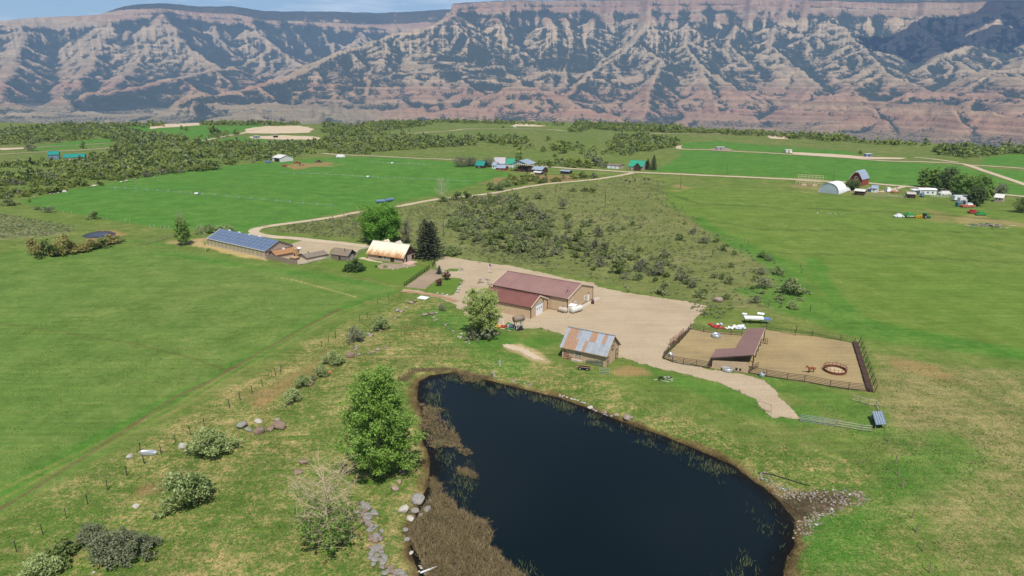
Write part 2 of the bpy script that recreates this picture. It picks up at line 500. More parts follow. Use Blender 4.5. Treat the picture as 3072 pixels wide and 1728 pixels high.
def build_ground():
    dep = np.radians(np.concatenate([np.linspace(80, 44, 40), np.arange(43.5, 8.6, -0.115)]))
    rr = CAM_H / np.tan(dep)
    far = [rr[-1]]
    while far[-1] < 1500: far.append(far[-1] + 5.5)
    while far[-1] < 8200: far.append(far[-1] * 1.012)
    while far[-1] < 40000: far.append(far[-1] * 1.25)
    rr = np.concatenate([rr, far[1:]])
    th = np.radians(np.concatenate([np.linspace(-88, -47, 30), np.linspace(-46, 46, 860), np.linspace(47, 88, 30)]))
    R, TH = np.meshgrid(rr, th, indexing='ij')
    X = (R * np.sin(TH)).ravel(); Y = (R * np.cos(TH)).ravel()
    Z = HT(X, Y)
    Rr = R.ravel(); THr = TH.ravel()
    n = len(X)
    A = np.empty((n, 3)); B = np.empty((n, 3)); amt = np.full(n, 0.4)
    A[:] = (0.105, 0.165, 0.045); B[:] = (0.185, 0.185, 0.078)
    rough = np.full(n, 0.5)
    edge_n = fbm(X / 9, Y / 9, 51, 3)
    def paint(poly, a, b, am, feather, rg=None, nz=1.0, k=1.0):
        P = np.asarray(poly); g = feather * (1 + nz) + 1
        i = np.nonzero((X > P[:, 0].min() - g) & (X < P[:, 0].max() + g) & (Y > P[:, 1].min() - g) & (Y < P[:, 1].max() + g))[0]
        sd = poly_sd(X[i], Y[i], poly) + edge_n[i] * feather * nz
        w = sstep(-feather, feather, sd)[:, None] * k
        A[i] = A[i] * (1 - w) + np.array(a) * w; B[i] = B[i] * (1 - w) + np.array(b) * w
        amt[i] = amt[i] * (1 - w[:, 0]) + am * w[:, 0]
        if rg is not None: rough[i] = rough[i] * (1 - w[:, 0]) + rg * w[:, 0]
    # valley floor beyond the mesa edge
    er = np.interp(THr, EDGE_TH, EDGE_R)
    w = sstep(0, 60, Rr - er)[:, None]
    A[:] = A * (1 - w) + np.array((0.10, 0.12, 0.075)) * w; B[:] = B * (1 - w) + np.array((0.19, 0.175, 0.125)) * w
    # far mesa: more olive
    w = (sstep(500, 800, Rr) * sstep(60, 0, Rr - er))[:, None] * 0.7
    A[:] = A * (1 - w) + np.array((0.105, 0.15, 0.052)) * w; B[:] = B * (1 - w) + np.array((0.185, 0.18, 0.09)) * w
    W = lambda p: [G0(x, y) for x, y in p]
    def near(pts, g):
        P = np.asarray(pts)
        return np.nonzero((X > P[:, 0].min() - g) & (X < P[:, 0].max() + g) & (Y > P[:, 1].min() - g) & (Y < P[:, 1].max() + g))[0]
    paint(W(SCRUB), (0.122, 0.155, 0.06), (0.20, 0.19, 0.105), 0.42, 3, 0.8)
    paint(W(SAGE_L), (0.115, 0.15, 0.07), (0.19, 0.19, 0.115), 0.5, 3, 0.7)
    paint(W(RIGHT_FIELD), (0.108, 0.18, 0.042), (0.150, 0.185, 0.058), 0.40, 2.5, 0.35)
    irr = ((0.066, 0.175, 0.036), (0.10, 0.19, 0.045), 0.42)
    for p in (IRR_LEFT, IRR_R1, IRR_R2, IRR_R3, IRR_R4, IRR_F1, IRR_F2, IRR_F3, IRR_F4): paint(W(p), *irr, 1.5, 0.15)
    paint(W(FIELD_LEFT), (0.098, 0.178, 0.048), (0.145, 0.188, 0.064), 0.42, 1.2, 0.45)
    paint(W(FOREG), (0.085, 0.155, 0.036), (0.335, 0.255, 0.145), 0.45, 2.5, 1.0)
    paint(W(DRY_RIGHT), (0.10, 0.16, 0.043), (0.245, 0.215, 0.115), 0.56, 3.0, 0.9)
    paint(W(LUSH_R), (0.06, 0.17, 0.030), (0.10, 0.18, 0.04), 0.4, 2.0, 0.5, k=.8)
    for ln, hw, k in GREENLINES:
        i = near(W(ln), hw * 4)
        d = line_d(X[i], Y[i], W(ln)) + edge_n[i] * hw
        w = (sstep(hw * 1.6, hw * 0.3, d) * k)[:, None]
        A[i] = A[i] * (1 - w) + np.array((0.058, 0.165, 0.030)) * w; B[i] = B[i] * (1 - w) + np.array((0.10, 0.18, 0.04)) * w
    for poly, c, f in BARE:
        paint(W(poly), tuple(v * 1.05 for v in c), (.13, .15, .06), 0.33, f * 1.3, 0.9, nz=2.4, k=.85)
    for ln, hw, c, k in TRACKS:
        i = near(W(ln), hw * 4)
        d = line_d(X[i], Y[i], W(ln)) + edge_n[i] * hw * .5
        w = (sstep(hw * 1.8, hw * 0.5, d) * k * (0.65 + 0.35 * sstep(-.3, .3, fbm(X[i] / 5, Y[i] / 5, 77, 2))))[:, None]
        A[i] = A[i] * (1 - w) + np.array(c) * w; B[i] = B[i] * (1 - w) + np.array(c) * w
    # pond margin: dead reeds and mud
    m = Rr < 260
    sd = np.full(n, -99.0); sd[m] = poly_sd(X[m], Y[m], POND)
    sdn = sd + 0.9 * fbm(X / 3, Y / 3, 61, 3)
    w = sstep(-1.9, -0.7, sdn + 0.8 * fbm(X / 9, Y / 9, 63, 2))[:, None]
    A[:] = A * (1 - w) + np.array((0.115, 0.085, 0.046)) * w; B[:] = B * (1 - w) + np.array((0.18, 0.15, 0.075)) * w
    w = sstep(-0.7, 0.3, sdn)[:, None]
    A[:] = A * (1 - w) + np.array((0.045, 0.033, 0.02)) * w; B[:] = B * (1 - w) + np.array((0.07, 0.05, 0.03)) * w
    paint(W(MUDDY), (0.055, 0.042, 0.032), (0.10, 0.08, 0.06), 0.5, 1.2, 1.0)
    V = np.stack([X, Y, Z], 1)
    me = mesh_np('ground', V, grid_faces(len(rr), len(th)), None, True)
    attr_color(me, 'col_a', A * (0.96, 0.93, 0.64)); attr_color(me, 'col_b', B * (0.98, 0.94, 0.74)); attr_float(me, 'amt', amt); attr_float(me, 'tuft', rough)
    return me

def ground_material():
    m, nt, b = nodes('ground_cover')
    N, L = nt.nodes, nt.links
    geo = N.new('ShaderNodeNewGeometry')
    def at(name):
        a = N.new('ShaderNodeAttribute'); a.attribute_name = name; return a
    def noise(scale, detail=5, rough=0.6, stretch=None, dist=0.0):
        n_ = N.new('ShaderNodeTexNoise'); n_.inputs['Scale'].default_value = scale; n_.inputs['Detail'].default_value = detail
        n_.inputs['Roughness'].default_value = rough; n_.inputs['Distortion'].default_value = dist
        if stretch:
            mp = N.new('ShaderNodeMapping'); mp.inputs['Scale'].default_value = stretch
            mp.inputs['Rotation'].default_value = (0, 0, 0.12)
            L.new(geo.outputs['Position'], mp.inputs['Vector']); L.new(mp.outputs['Vector'], n_.inputs['Vector'])
        else: L.new(geo.outputs['Position'], n_.inputs['Vector'])
        return n_
    def math_(op, a, b_=None, c=None):
        q = N.new('ShaderNodeMath'); q.operation = op
        for i, v in enumerate((a, b_, c)):
            if v is None: continue
            if isinstance(v, (int, float)): q.inputs[i].default_value = v
            else: L.new(v, q.inputs[i])
        return q.outputs[0]
    ca, cb, am, tf = at('col_a'), at('col_b'), at('amt'), at('tuft')
    fine = noise(1.5, 6, 0.72); mid = noise(0.11, 5, 0.62); streak = noise(0.06, 5, 0.6, (1.0, 9.0, 1)); big = noise(0.018, 4, 0.5)
    s = math_('MULTIPLY_ADD', fine.outputs['Fac'], math_('MULTIPLY', tf.outputs['Fac'], 1.25), math_('MULTIPLY', mid.outputs['Fac'], 0.5))
    med = noise(0.5, 5, 0.7)
    s = math_('ADD', s, math_('MULTIPLY', med.outputs['Fac'], 0.75))
    s = math_('ADD', s, math_('MULTIPLY', streak.outputs['Fac'], 0.35))
    s = math_('ADD', s, math_('MULTIPLY', big.outputs['Fac'], 0.5))
    # centre of s depends on tuft: 0.5*(1.25 t + 1.8)
    cen = math_('MULTIPLY_ADD', tf.outputs['Fac'], 0.625, 1.05)
    s = math_('ADD', math_('SUBTRACT', s, cen), math_('SUBTRACT', am.outputs['Fac'], 0.5))
    mr = N.new('ShaderNodeMapRange'); mr.interpolation_type = 'SMOOTHSTEP'
    mr.inputs['From Min'].default_value = -0.22; mr.inputs['From Max'].default_value = 0.25
    L.new(s, mr.inputs['Value'])
    mx = N.new('ShaderNodeMix'); mx.data_type = 'RGBA'
    L.new(mr.outputs['Result'], mx.inputs['Factor']); L.new(ca.outputs['Color'], mx.inputs['A']); L.new(cb.outputs['Color'], mx.inputs['B'])
    # grass blades seen from above: fine light and dark grain
    grain = noise(4.2, 3, 0.7)
    g1 = math_('MULTIPLY_ADD', math_('SUBTRACT', grain.outputs['Fac'], 0.5), math_('MULTIPLY_ADD', tf.outputs['Fac'], 2.0, 0.9), 1.0)
    st2 = noise(0.22, 4, 0.65, (0.4, 4.0, 1)); rows = noise(1.0, 2, 0.5, (0.02, 0.7, 1))
    g2 = math_('MULTIPLY_ADD', math_('SUBTRACT', st2.outputs['Fac'], 0.5), 0.4, 1.0)
    g3 = math_('MULTIPLY_ADD', math_('SUBTRACT', mid.outputs['Fac'], 0.5), 0.8, 1.0)
    g4 = math_('MULTIPLY_ADD', math_('SUBTRACT', rows.outputs['Fac'], 0.5), 0.42, 1.0); g5 = math_('MULTIPLY_ADD', math_('SUBTRACT', med.outputs['Fac'], 0.5), 0.55, 1.0)
    gg = math_('MULTIPLY', math_('MULTIPLY', math_('MULTIPLY', g1, g2), math_('MULTIPLY', g4, g5)), g3)
    vm = N.new('ShaderNodeVectorMath'); vm.operation = 'SCALE'
    L.new(mx.outputs['Result'], vm.inputs[0]); L.new(gg, vm.inputs['Scale'])
    L.new(vm.outputs['Vector'], b.inputs['Base Color'])
    b.inputs['Roughness'].default_value = 0.9; b.inputs['Specular IOR Level'].default_value = 0.08
    bp = N.new('ShaderNodeBump'); bp.inputs['Strength'].default_value = 0.6; bp.inputs['Distance'].default_value = 0.25
    L.new(math_('MULTIPLY', math_('ADD', fine.outputs['Fac'], math_('MULTIPLY', grain.outputs['Fac'], 0.35)), math_('ADD', tf.outputs['Fac'], 0.2)), bp.inputs['Height'])
    L.new(bp.outputs['Normal'], b.inputs['Normal'])
    return m

ground_me = build_ground()
ground_me.materials.append(ground_material())
structure(link('ground', ground_me))

# ------------------------------------------------------------------ the cliffs
def CW(px, py, r):
    d = ray(px, py); t = r / math.hypot(d[0], d[1])
    return (d[0] * t, d[1] * t, CAM_H + d[2] * t)

WOODED = [([(505,55),(560,70),(620,110),(700,180),(690,195),(650,200),(590,160),(530,105)], .6), ([(750,60),(850,70),(950,100),(1000,150),(930,180),(850,170),(800,120)], .5), ([(860,80),(1000,75),(1150,80),(1050,140),(990,160),(900,120)], .4),
    ([(690,196),(760,215),(700,235),(500,260),(350,290),(200,310),(190,290),(400,255),(560,222)], .5), ([(1360,85),(1410,120),(1480,160),(1440,180),(1380,130)], .5), ([(1540,70),(1640,75),(1700,140),(1760,180),(1800,210),(1700,200),(1640,240),(1560,180),(1500,60)], .4),
    ([(1280,165),(1310,175),(1450,275),(1430,280),(1330,225)], .7), ([(1050,320),(1250,305),(1450,300),(1500,320),(1440,315),(1250,330),(1060,335)], .7), ([(2060,50),(2300,60),(2500,130),(2600,180),(2550,205),(2440,250),(2370,190),(2240,150),(2130,130)], .4),
    ([(2640,140),(2780,160),(2850,200),(2960,240),(3072,260),(3072,320),(2900,260),(2760,210)], .45), ([(2550,270),(2700,290),(2900,300),(3072,340),(3072,358),(2850,322),(2650,305),(2540,285)], .8), ([(250,330),(500,290),(800,270),(950,280),(900,300),(600,320),(300,350)], .25),
    ([(-200,60),(480,35),(500,80),(530,120),(620,195),(560,215),(400,235),(-200,265)], -.38), ([(1280,185),(1360,250),(1430,300),(1150,330),(1100,280)], -.35), ([(2104,195),(2180,250),(2250,290),(2020,300),(2040,230)], -.4), ([(2370,200),(2440,255),(2480,300),(2280,320),(2300,240)], -.4), ([(1925,38),(1990,38),(1962,110),(1935,160)], -.9), ([(1780,45),(1900,50),(1860,90),(1800,130)], -.4), ([(560,215),(620,195),(1100,260),(1000,170),(870,230),(700,262)], -.2)]

def build_cliffs():
    th = np.radians(np.linspace(-52, 52, 1080))
    rr = np.concatenate([np.arange(4300, 9600, 17.0), np.arange(9600, 12500, 26.0), np.geomspace(12500, 17000, 14)])
    R, TH = np.meshgrid(rr, th, indexing='ij')
    X = R * np.sin(TH); Y = R * np.cos(TH)
    nr, nc = X.shape
    wx = 60 * fbm(X / 420, Y / 420, 101, 4); wy = 60 * fbm(X / 420, Y / 420, 102, 4)
    Xw = X + wx; Yw = Y + wy
    rx = np.random.default_rng(5)
    # rims: (px, py, r) of the cliff-top line of both massifs
    RIM_R = [CW(*p) for p in [(1358,14,9000),(1420,8,9150),(1500,4,9050),(1640,2,9250),(1760,2,9350),(1900,0,9200),(2060,-4,9100),(2200,-4,9300),(2350,0,9200),(2500,4,9250),(2650,8,9400),(2800,8,9500),(3000,4,9500),(3300,0,9500),(3900,-10,9600)]]
    RIM_L = [CW(*p) for p in [(-900,60,10500),(-300,64,10700),(0,62,10900),(130,52,10900),(290,45,10800),(370,29,10750),(480,24,10800),(600,40,11050),(700,42,11000),(745,50,10900),(800,62,11100),(880,64,11300),(1000,70,11400),(1150,76,11500),(1340,64,11600),(1500,60,11700)]]
    Z = np.full(X.shape, -900.0)
    def angle_of(p): return math.atan2(p[0], p[1])
    def massif(rim, lo, hi, plateau_rise, k1):
        ta = np.array([angle_of(p) for p in rim]); ra = np.array([math.hypot(p[0], p[1]) for p in rim]); za = np.array([p[2] for p in rim])
        rimr = np.interp(TH, ta, ra) + 75 * fbm(TH * 60, TH * 0, 110, 3) + 40 * fbm(X / 240, Y / 240, 111, 3)
        rimz = np.interp(TH, ta, za)
        s = (rimr - (R + 0.6 * wx)); s = np.where(s > 0, s * k1, s)
        prof = np.interp(s, [-3000, -1400, -500, -60, 0, 18, 70, 90, 150, 400, 800, 1300, 2000, 4000],
                         [1, .95, .6, .05, 0, -62, -85, -150, -200, -420, -740, -1060, -1350, -1500])
        rise = np.interp(1536 + 2140 * np.tan(TH), [330, 440, 750, 1000, 1300], [50, 175, 255, 315, 340]) * plateau_rise
        z = rimz + np.where(prof > 0, prof * rise, prof)
        m = (TH > lo - 0.004 * fbm(R / 150, R * 0, 3, 3)) & (TH < hi)
        return np.where(m, z, -900.0)
    tl = angle_of(RIM_R[0])
    Z = np.maximum(Z, massif(RIM_L, -3, 3, 1.0, 0.98))
    zr = massif(RIM_R, -3, 3, 0.3, 1.06)
    # west flank of the near massif falls away from its promontory
    side = (tl - TH) * 9000
    zr = zr - np.interp(side, [-60, 0, 25, 80, 120, 500, 1500, 4000], [0, 0, 85, 110, 190, 620, 1300, 2600])
    Z = np.maximum(Z, zr)
    RIDGES = [
        [(1358,40,8950),(1290,80,8750),(1195,96,8500),(1092,140,8150),(993,168,7850),(874,231,7400),(715,264,6900),(540,300,6500)],
        [(1372,50,8920),(1345,100,8700),(1282,165,8250),(1245,225,7750),(1195,295,7150),(1150,340,6600)],
        [(1282,165,8250),(1350,222,7800),(1441,280,7250)],
        [(1372,50,8920),(1400,110,8650),(1480,185,8150),(1552,236,7700),(1600,290,7000)],
        [(1484,50,9000),(1530,120,8650),(1620,200,8050),(1650,240,7700)],
        [(1640,50,9050),(1660,110,8650),(1625,165,8300)],
        [(1690,50,9100),(1715,110,8700),(1700,180,8200),(1690,240,7600)],
        [(1780,50,9150),(1760,120,8700),(1755,190,8200)],
        [(1960,48,9100),(1905,115,8650),(1810,190,8050),(1730,245,7550),(1700,300,6900)],
        [(1960,48,9100),(1975,120,8650),(1990,190,8150),(1940,270,7300),(1920,340,6500)],
        [(2060,60,9000),(2060,130,8600),(2104,195,8100),(2120,270,7400),(2160,345,6600)],
        [(2104,195,8100),(2170,245,7700),(2240,285,7200)],
        [(2210,60,9150),(2190,130,8650),(2240,190,8200)],
        [(2330,60,9100),(2310,140,8600),(2370,192,8150),(2440,255,7550),(2360,330,6700)],
        [(2480,52,9100),(2555,105,8750),(2620,170,8200),(2652,214,7700),(2770,270,7050),(2900,290,6700)],
        [(2652,214,7700),(2560,260,7200),(2480,290,6800)],
        [(2740,60,9300),(2790,118,8900),(2850,168,8400),(2900,200,8000)],
        [(2990,40,9400),(2975,95,9000),(2870,150,8400),(2760,200,8000)],
        [(3072,60,9400),(3150,130,8800),(3072,200,7900),(2970,215,7600)],
        [(3300,60,9400),(3300,150,8600),(3250,230,7500)],
        # left massif
        [(490,40,10750),(512,75,10450),(535,112,10100),(592,160,9550),(655,201,9000)],
        [(490,40,10750),(450,110,10150),(420,170,9600),(380,215,9100),(330,250,8600)],
        [(755,58,10950),(772,100,10550),(840,150,9900),(905,200,9200)],
        [(640,60,10950),(650,110,10450),(690,160,9900)],
        [(330,55,10850),(300,120,10200),(270,185,9500),(235,240,8900)],
        [(60,70,10900),(50,140,10100),(30,210,9200),(0,265,8600)],
        [(-150,70,10800),(-160,150,9900),(-180,230,8900)],
        [(700,196,8800),(560,226,8450),(400,262,8000),(250,290,7600)],
        [(960,90,11300),(985,130,10800),(1010,170,10300)], [(1080,90,11400),(1110,130,11000)], [(870,75,11200),(900,120,10700),(930,150,10300)],
        # foothills
        [(1290,338,6350),(1400,317,6300),(1480,330,6150)], [(1440,292,6900),(1570,249,7000),(1640,290,6700)],
        [(1640,346,6300),(1750,330,6200),(1850,352,6000)], [(1560,250,7000),(1700,290,6500),(1750,330,6200)],
        [(2060,345,6500),(2150,330,6400),(2260,350,6200)], [(2340,330,6500),(2420,345,6200)],
        [(2470,285,6500),(2560,290,6300),(2700,315,5950),(2900,332,5600),(3072,362,5250),(3250,380,5000)],
        [(2560,290,6300),(2620,335,5900),(2660,368,5600)], [(2840,328,5700),(2880,370,5300)],
        [(2950,210,7600),(3072,235,7000)], [(2900,285,6700),(2980,280,6500),(3072,300,6200)],
        [(175,290,7800),(205,300,7500)], [(850,330,6300),(980,322,6300),(1100,330,6250),(1200,345,6200)], [(600,318,6500),(760,310,6500),(900,318,6400)],
        [(-200,300,7600),(60,310,7300)],
    ]
    segs = []
    def add_chain(P, slope, depth):
        for a, b in zip(P[:-1], P[1:]):
            segs.append((a, b, slope))
        if depth == 0: return
        for a, b in zip(P[:-1], P[1:]):
            a = np.array(a); b = np.array(b)
            L = np.linalg.norm((b - a)[:2])
            step = 330 if depth == 2 else 120
            nseg = max(1, int(L / step))
            for i in range(nseg):
                for sgn in (-1, 1):
                    t = (i + rx.uniform(.15, .85)) / nseg
                    p = a + (b - a) * t
                    d = (b - a)[:2] / max(L, 1)
                    ang = sgn * math.radians(rx.uniform(48, 80))
                    dx = d[0] * math.cos(ang) - d[1] * math.sin(ang); dy = d[0] * math.sin(ang) + d[1] * math.cos(ang)
                    if dy > 0.3: continue
                    hgt = p[2] - VALLEY
                    ln = (rx.uniform(.35, .8) * hgt * 1.1 if depth == 2 else rx.uniform(.3, .7) * hgt * 0.5)
                    ln = min(ln, 620 if depth == 2 else 230)
                    if ln < 50: continue
                    k = rx.uniform(.42, .58)
                    q1 = p + np.array((dx, dy, 0)) * ln * .5; q1[2] -= ln * .5 * k * .8
                    q2 = q1 + np.array((dx + rx.uniform(-.35, .35), dy - .15, 0)) * ln * .5; q2[2] -= ln * .5 * k * 1.1
                    add_chain([tuple(p - np.array((0, 0, 6))), tuple(q1), tuple(q2)], slope * 1.05, depth - 1)
    for ch in RIDGES:
        P = [CW(a, b_, r - (330 * float(sstep(9150, 8500, r)) * float(sstep(6400, 7200, r)) if a > 1250 else 0)) for a, b_, r in ch]
        add_chain(P, 0.62, 2)
    dr = 17.0
    for a, b, sl in segs:
        reach = (max(a[2], b[2]) - VALLEY + 60) / sl
        reach = min(reach, 900)
        x0, x1 = min(a[0], b[0]) - reach, max(a[0], b[0]) + reach; y0, y1 = min(a[1], b[1]) - reach, max(a[1], b[1]) + reach
        r0 = math.hypot(max(0, min(abs(x0), abs(x1)) if x0 * x1 > 0 else 0), max(y0, 0)); r1 = math.hypot(max(abs(x0), abs(x1)), y1)
        i0, i1 = np.searchsorted(rr, r0), np.searchsorted(rr, r1)
        angs = [math.atan2(x, y) for x in (x0, x1) for y in (y0, y1)]
        j0, j1 = np.searchsorted(th, min(angs)), np.searchsorted(th, max(angs))
        if i1 - i0 < 1 or j1 - j0 < 1: continue
        sx = Xw[i0:i1, j0:j1]; sy = Yw[i0:i1, j0:j1]
        ex, ey = b[0] - a[0], b[1] - a[1]; L2 = ex * ex + ey * ey + 1e-9
        t = np.clip(((sx - a[0]) * ex + (sy - a[1]) * ey) / L2, 0, 1)
        d = np.hypot(sx - a[0] - t * ex, sy - a[1] - t * ey)
        z = a[2] + (b[2] - a[2]) * t - sl * d * (1 - 0.00025 * np.minimum(d, 900))
        Z[i0:i1, j0:j1] = np.maximum(Z[i0:i1, j0:j1], z)
    # toe: badlands apron easing into the valley floor
    base = HT(X.ravel(), Y.ravel()).reshape(X.shape) - 8
    k = 70.0
    Zt = np.where(Z > base + k, Z, base + np.where(Z > base - 150, (np.clip(Z - base + 150, 0, None) / (k + 150)) ** 2 * k, 0))
    Z = np.maximum(Zt, base - 4)
    # eroded foothills between the cliffs and the valley floor
    foot = np.clip(1.15 - np.abs(vnoise(Xw / 430, Yw / 340, 137)) * 1.9, 0, 1) ** 1.4 * (60 + 70 * sstep(-.2, .4, fbm(X / 1500, Y / 1500, 138, 2)))
    foot = foot + 22 * np.clip(1 - np.abs(vnoise(Xw / 150, Yw / 130, 139)) * 2, 0, 1)
    Z = np.maximum(Z, base - 6 + foot * sstep(5000, 5700, R) * sstep(8000, 6800, R))
    hrel = Z - base
    amp = sstep(15, 160, hrel)
    # gullies running down the slopes and small relief
    ridged = 1 - np.abs(vnoise(Xw / 150, (Yw + Z) / 260, 131)) * 2
    ridged2 = 1 - np.abs(vnoise(Xw / 60, (Yw + Z) / 100, 132)) * 2
    top = (R > np.interp(TH, [angle_of(p) for p in RIM_L], [math.hypot(p[0], p[1]) for p in RIM_L])) | (Z > 860)
    g = np.where(top, 0.15, 1.0)
    Z = Z + amp * g * (13 * ridged + 6 * ridged2 + 26 * fbm(X / 300, Y / 300, 133, 4))
    Zs = Z.copy()
    # strata: harder beds stand out as ledges
    zq = Z + 10 * fbm(X / 500, Y / 500, 141, 3)
    Z = Z + amp * g * (4.5 * np.sin(zq * 2 * math.pi / 38) + 2.5 * np.sin(zq * 2 * math.pi / 17 + 1.3))
    Z = Z - (hrel < 2) * 4
    # ---- rock and woodland
    dzr = np.gradient(Zs, axis=0) / np.gradient(R, axis=0); dzt = np.gradient(Zs, axis=1) / (np.gradient(TH, axis=1) * R)
    gx = dzr * np.sin(TH) + dzt * np.cos(TH); gy = dzr * np.cos(TH) - dzt * np.sin(TH)
    def blur(a, n):
        c = np.cumsum(np.pad(a, ((n + 1, n), (0, 0)), 'edge'), 0); a = (c[2*n+1:] - c[:-2*n-1]) / (2*n+1)
        c = np.cumsum(np.pad(a, ((0, 0), (n + 1, n)), 'edge'), 1); return (c[:, 2*n+1:] - c[:, :-2*n-1]) / (2*n+1)
    hollow = (blur(Zs, 9) - Zs) / 30 ; gully = np.clip((blur(Zs, 3) - Zs) / 7, -1, 1)
    sgx = blur(gx, 4); sgy = blur(gy, 3)
    nearleft = TH < math.atan2(-400, 2048)
    f1 = fbm(X / 600, (Y + Z) / 600, 151, 4)
    east = np.clip(-sgx, -1, 1)
    veg = 0.50 + 1.5 * east + 0.75 * np.clip(hollow, -1, 1) + 0.48 * gully + 0.42 * f1 + 0.28 * fbm(X / 120, (Y + 1.6 * Z) / 120, 153, 3)
    relh = Z - VALLEY
    veg = veg + 0.22 * sstep(330, 560, relh) * sstep(1080, 900, relh) - 0.30 * sstep(300, 130, relh) * sstep(30, 70, hrel)
    steep = np.hypot(gx, gy)
    veg = veg + np.where(TH > math.atan2(-180, 2048), 0.2, 0.0) - 0.75 * sstep(0.95, 1.5, steep)
    veg = np.where(top & (steep < 0.55), 0.95 + 0.3 * f1, veg)
    flat = (hrel < 40)
    veg = np.where(flat, 0.30 + 0.75 * f1 + .3 * fbm(X / 160, Y / 90, 159, 3), veg)
    zb = Z + 22 * fbm(X / 900, Y / 900, 161, 3) + 8 * fbm(X / 120, Y / 120, 162, 3)
    zs = [-320, -230, -160, -90, -20, 60, 130, 240, 420, 600, 720, 800, 840, 900, 960, 1100]
    cs = np.array([(.33,.26,.17),(.41,.31,.205),(.385,.25,.175),(.43,.325,.215),(.385,.26,.18),(.40,.315,.22),(.42,.345,.235),(.41,.35,.245),(.405,.355,.255),(.41,.36,.265),(.45,.385,.28),(.50,.42,.295),(.40,.28,.205),(.47,.395,.29),(.40,.28,.21),(.38,.30,.225)])
    shift = np.where(nearleft, 115, 0)
    colr = np.stack([np.interp(zb - shift * 0.7, zs, cs[:, i]) for i in range(3)], -1)
    lowl = (sstep(70, 12, hrel) * (0.55 + 0.45 * sstep(.12, -.05, TH)))[..., None]
    colr = colr * (1 - lowl) + np.array((.25, .215, .15)) * lowl
    ll = sstep(-.10, -.24, TH) * sstep(330, 150, relh); veg = veg + .02 * ll; ll = (ll * .8)[..., None]
    colr = colr * (1 - ll) + np.array((.30, .28, .19)) * ll
    colr = colr * (.70, .635, .60)
    bed = 0.5 + 0.5 * np.sin(zq * 2 * math.pi / 38 + 0.8)
    bed2 = fbm(zq / 13, X / 3000, 171, 3)
    colr = colr * (0.95 + 0.15 * bed + 0.38 * bed2)[..., None]
    # pale slides and chutes
    ch = sstep(0.45, 0.75, 1 - np.abs(vnoise(TH * 330, R / 2600, 181)) * 1.5) * sstep(500, 800, relh) * sstep(1130, 1020, relh)
    colr = colr + ch[..., None] * np.array((.07, .045, .02))
    veg = veg - ch * 0.55
    # woods and bare faces where the slopes carry them (outlines traced on the slopes)
    dz = Z - CAM_H; fz = Y * CP - dz * SP; U = 1536 + FPX * X / fz; Vv = 864 - FPX * (Y * SP + dz * CP) / fz
    nzv = 14 * fbm(X / 260, Y / 260 + Z / 200, 191, 3)
    for poly, k in WOODED:
        P = np.asarray(poly, float); i = np.nonzero((U > P[:, 0].min() - 30) & (U < P[:, 0].max() + 30) & (Vv > P[:, 1].min() - 30) & (Vv < P[:, 1].max() + 30))
        veg[i] += k * sstep(-12, 12, poly_sd(U[i], Vv[i], poly) + nzv[i])
    V = np.stack([X, Y, Z], -1).reshape(-1, 3)
    me = mesh_np('cliffs', V, grid_faces(nr, nc), None, True)
    attr_color(me, 'rock', colr.reshape(-1, 3)); attr_float(me, 'veg', veg)
    return me

def cliff_material():
    m, nt, b = nodes('cliff_rock')
    N, L = nt.nodes, nt.links
    geo = N.new('ShaderNodeNewGeometry')
    ra = N.new('ShaderNodeAttribute'); ra.attribute_name = 'rock'; ve = N.new('ShaderNodeAttribute'); ve.attribute_name = 'veg'
    def noise(sc, det=4, stretch=(1, 1, 1)):
        mp = N.new('ShaderNodeMapping'); mp.inputs['Scale'].default_value = stretch; L.new(geo.outputs['Position'], mp.inputs['Vector'])
        q = N.new('ShaderNodeTexNoise'); q.inputs['Scale'].default_value = sc; q.inputs['Detail'].default_value = det; q.inputs['Roughness'].default_value = 0.7
        L.new(mp.outputs['Vector'], q.inputs['Vector']); return q.outputs['Fac']
    def M(op, a, b_, c=None):
        q = N.new('ShaderNodeMath'); q.operation = op
        for i, v in enumerate((a, b_, c)):
            if v is None: continue
            if isinstance(v, (int, float)): q.inputs[i].default_value = v
            else: L.new(v, q.inputs[i])
        return q.outputs[0]
    speck = noise(0.05, 3); strat = noise(0.01, 5, (0.25, 0.25, 7))
    s = M('ADD', ve.outputs['Fac'], M('MULTIPLY', M('SUBTRACT', speck, 0.5), 3.9))
    mr = N.new('ShaderNodeMapRange'); mr.interpolation_type = 'SMOOTHSTEP'; mr.inputs['From Min'].default_value = 0.02; mr.inputs['From Max'].default_value = 0.86
    L.new(s, mr.inputs['Value'])
    br = M('MULTIPLY_ADD', M('SUBTRACT', strat, 0.5), 0.5, 1.0)
    vm = N.new('ShaderNodeVectorMath'); vm.operation = 'SCALE'; L.new(ra.outputs['Color'], vm.inputs[0]); L.new(br, vm.inputs['Scale'])
    mx = N.new('ShaderNodeMix'); mx.data_type = 'RGBA'
    L.new(mr.outputs['Result'], mx.inputs['Factor']); L.new(vm.outputs['Vector'], mx.inputs['A']); mx.inputs['B'].default_value = (0.036, 0.046, 0.034, 1)
    L.new(mx.outputs['Result'], b.inputs['Base Color'])
    b.inputs['Roughness'].default_value = 0.95; b.inputs['Specular IOR Level'].default_value = 0.05
    bp = N.new('ShaderNodeBump'); bp.inputs['Strength'].default_value = 0.8; bp.inputs['Distance'].default_value = 14
    L.new(M('ADD', speck, strat), bp.inputs['Height']); L.new(bp.outputs['Normal'], b.inputs['Normal'])
    return m

cliff_me = build_cliffs()
cliff_me.materials.append(cliff_material())
structure(link('cliffs', cliff_me))

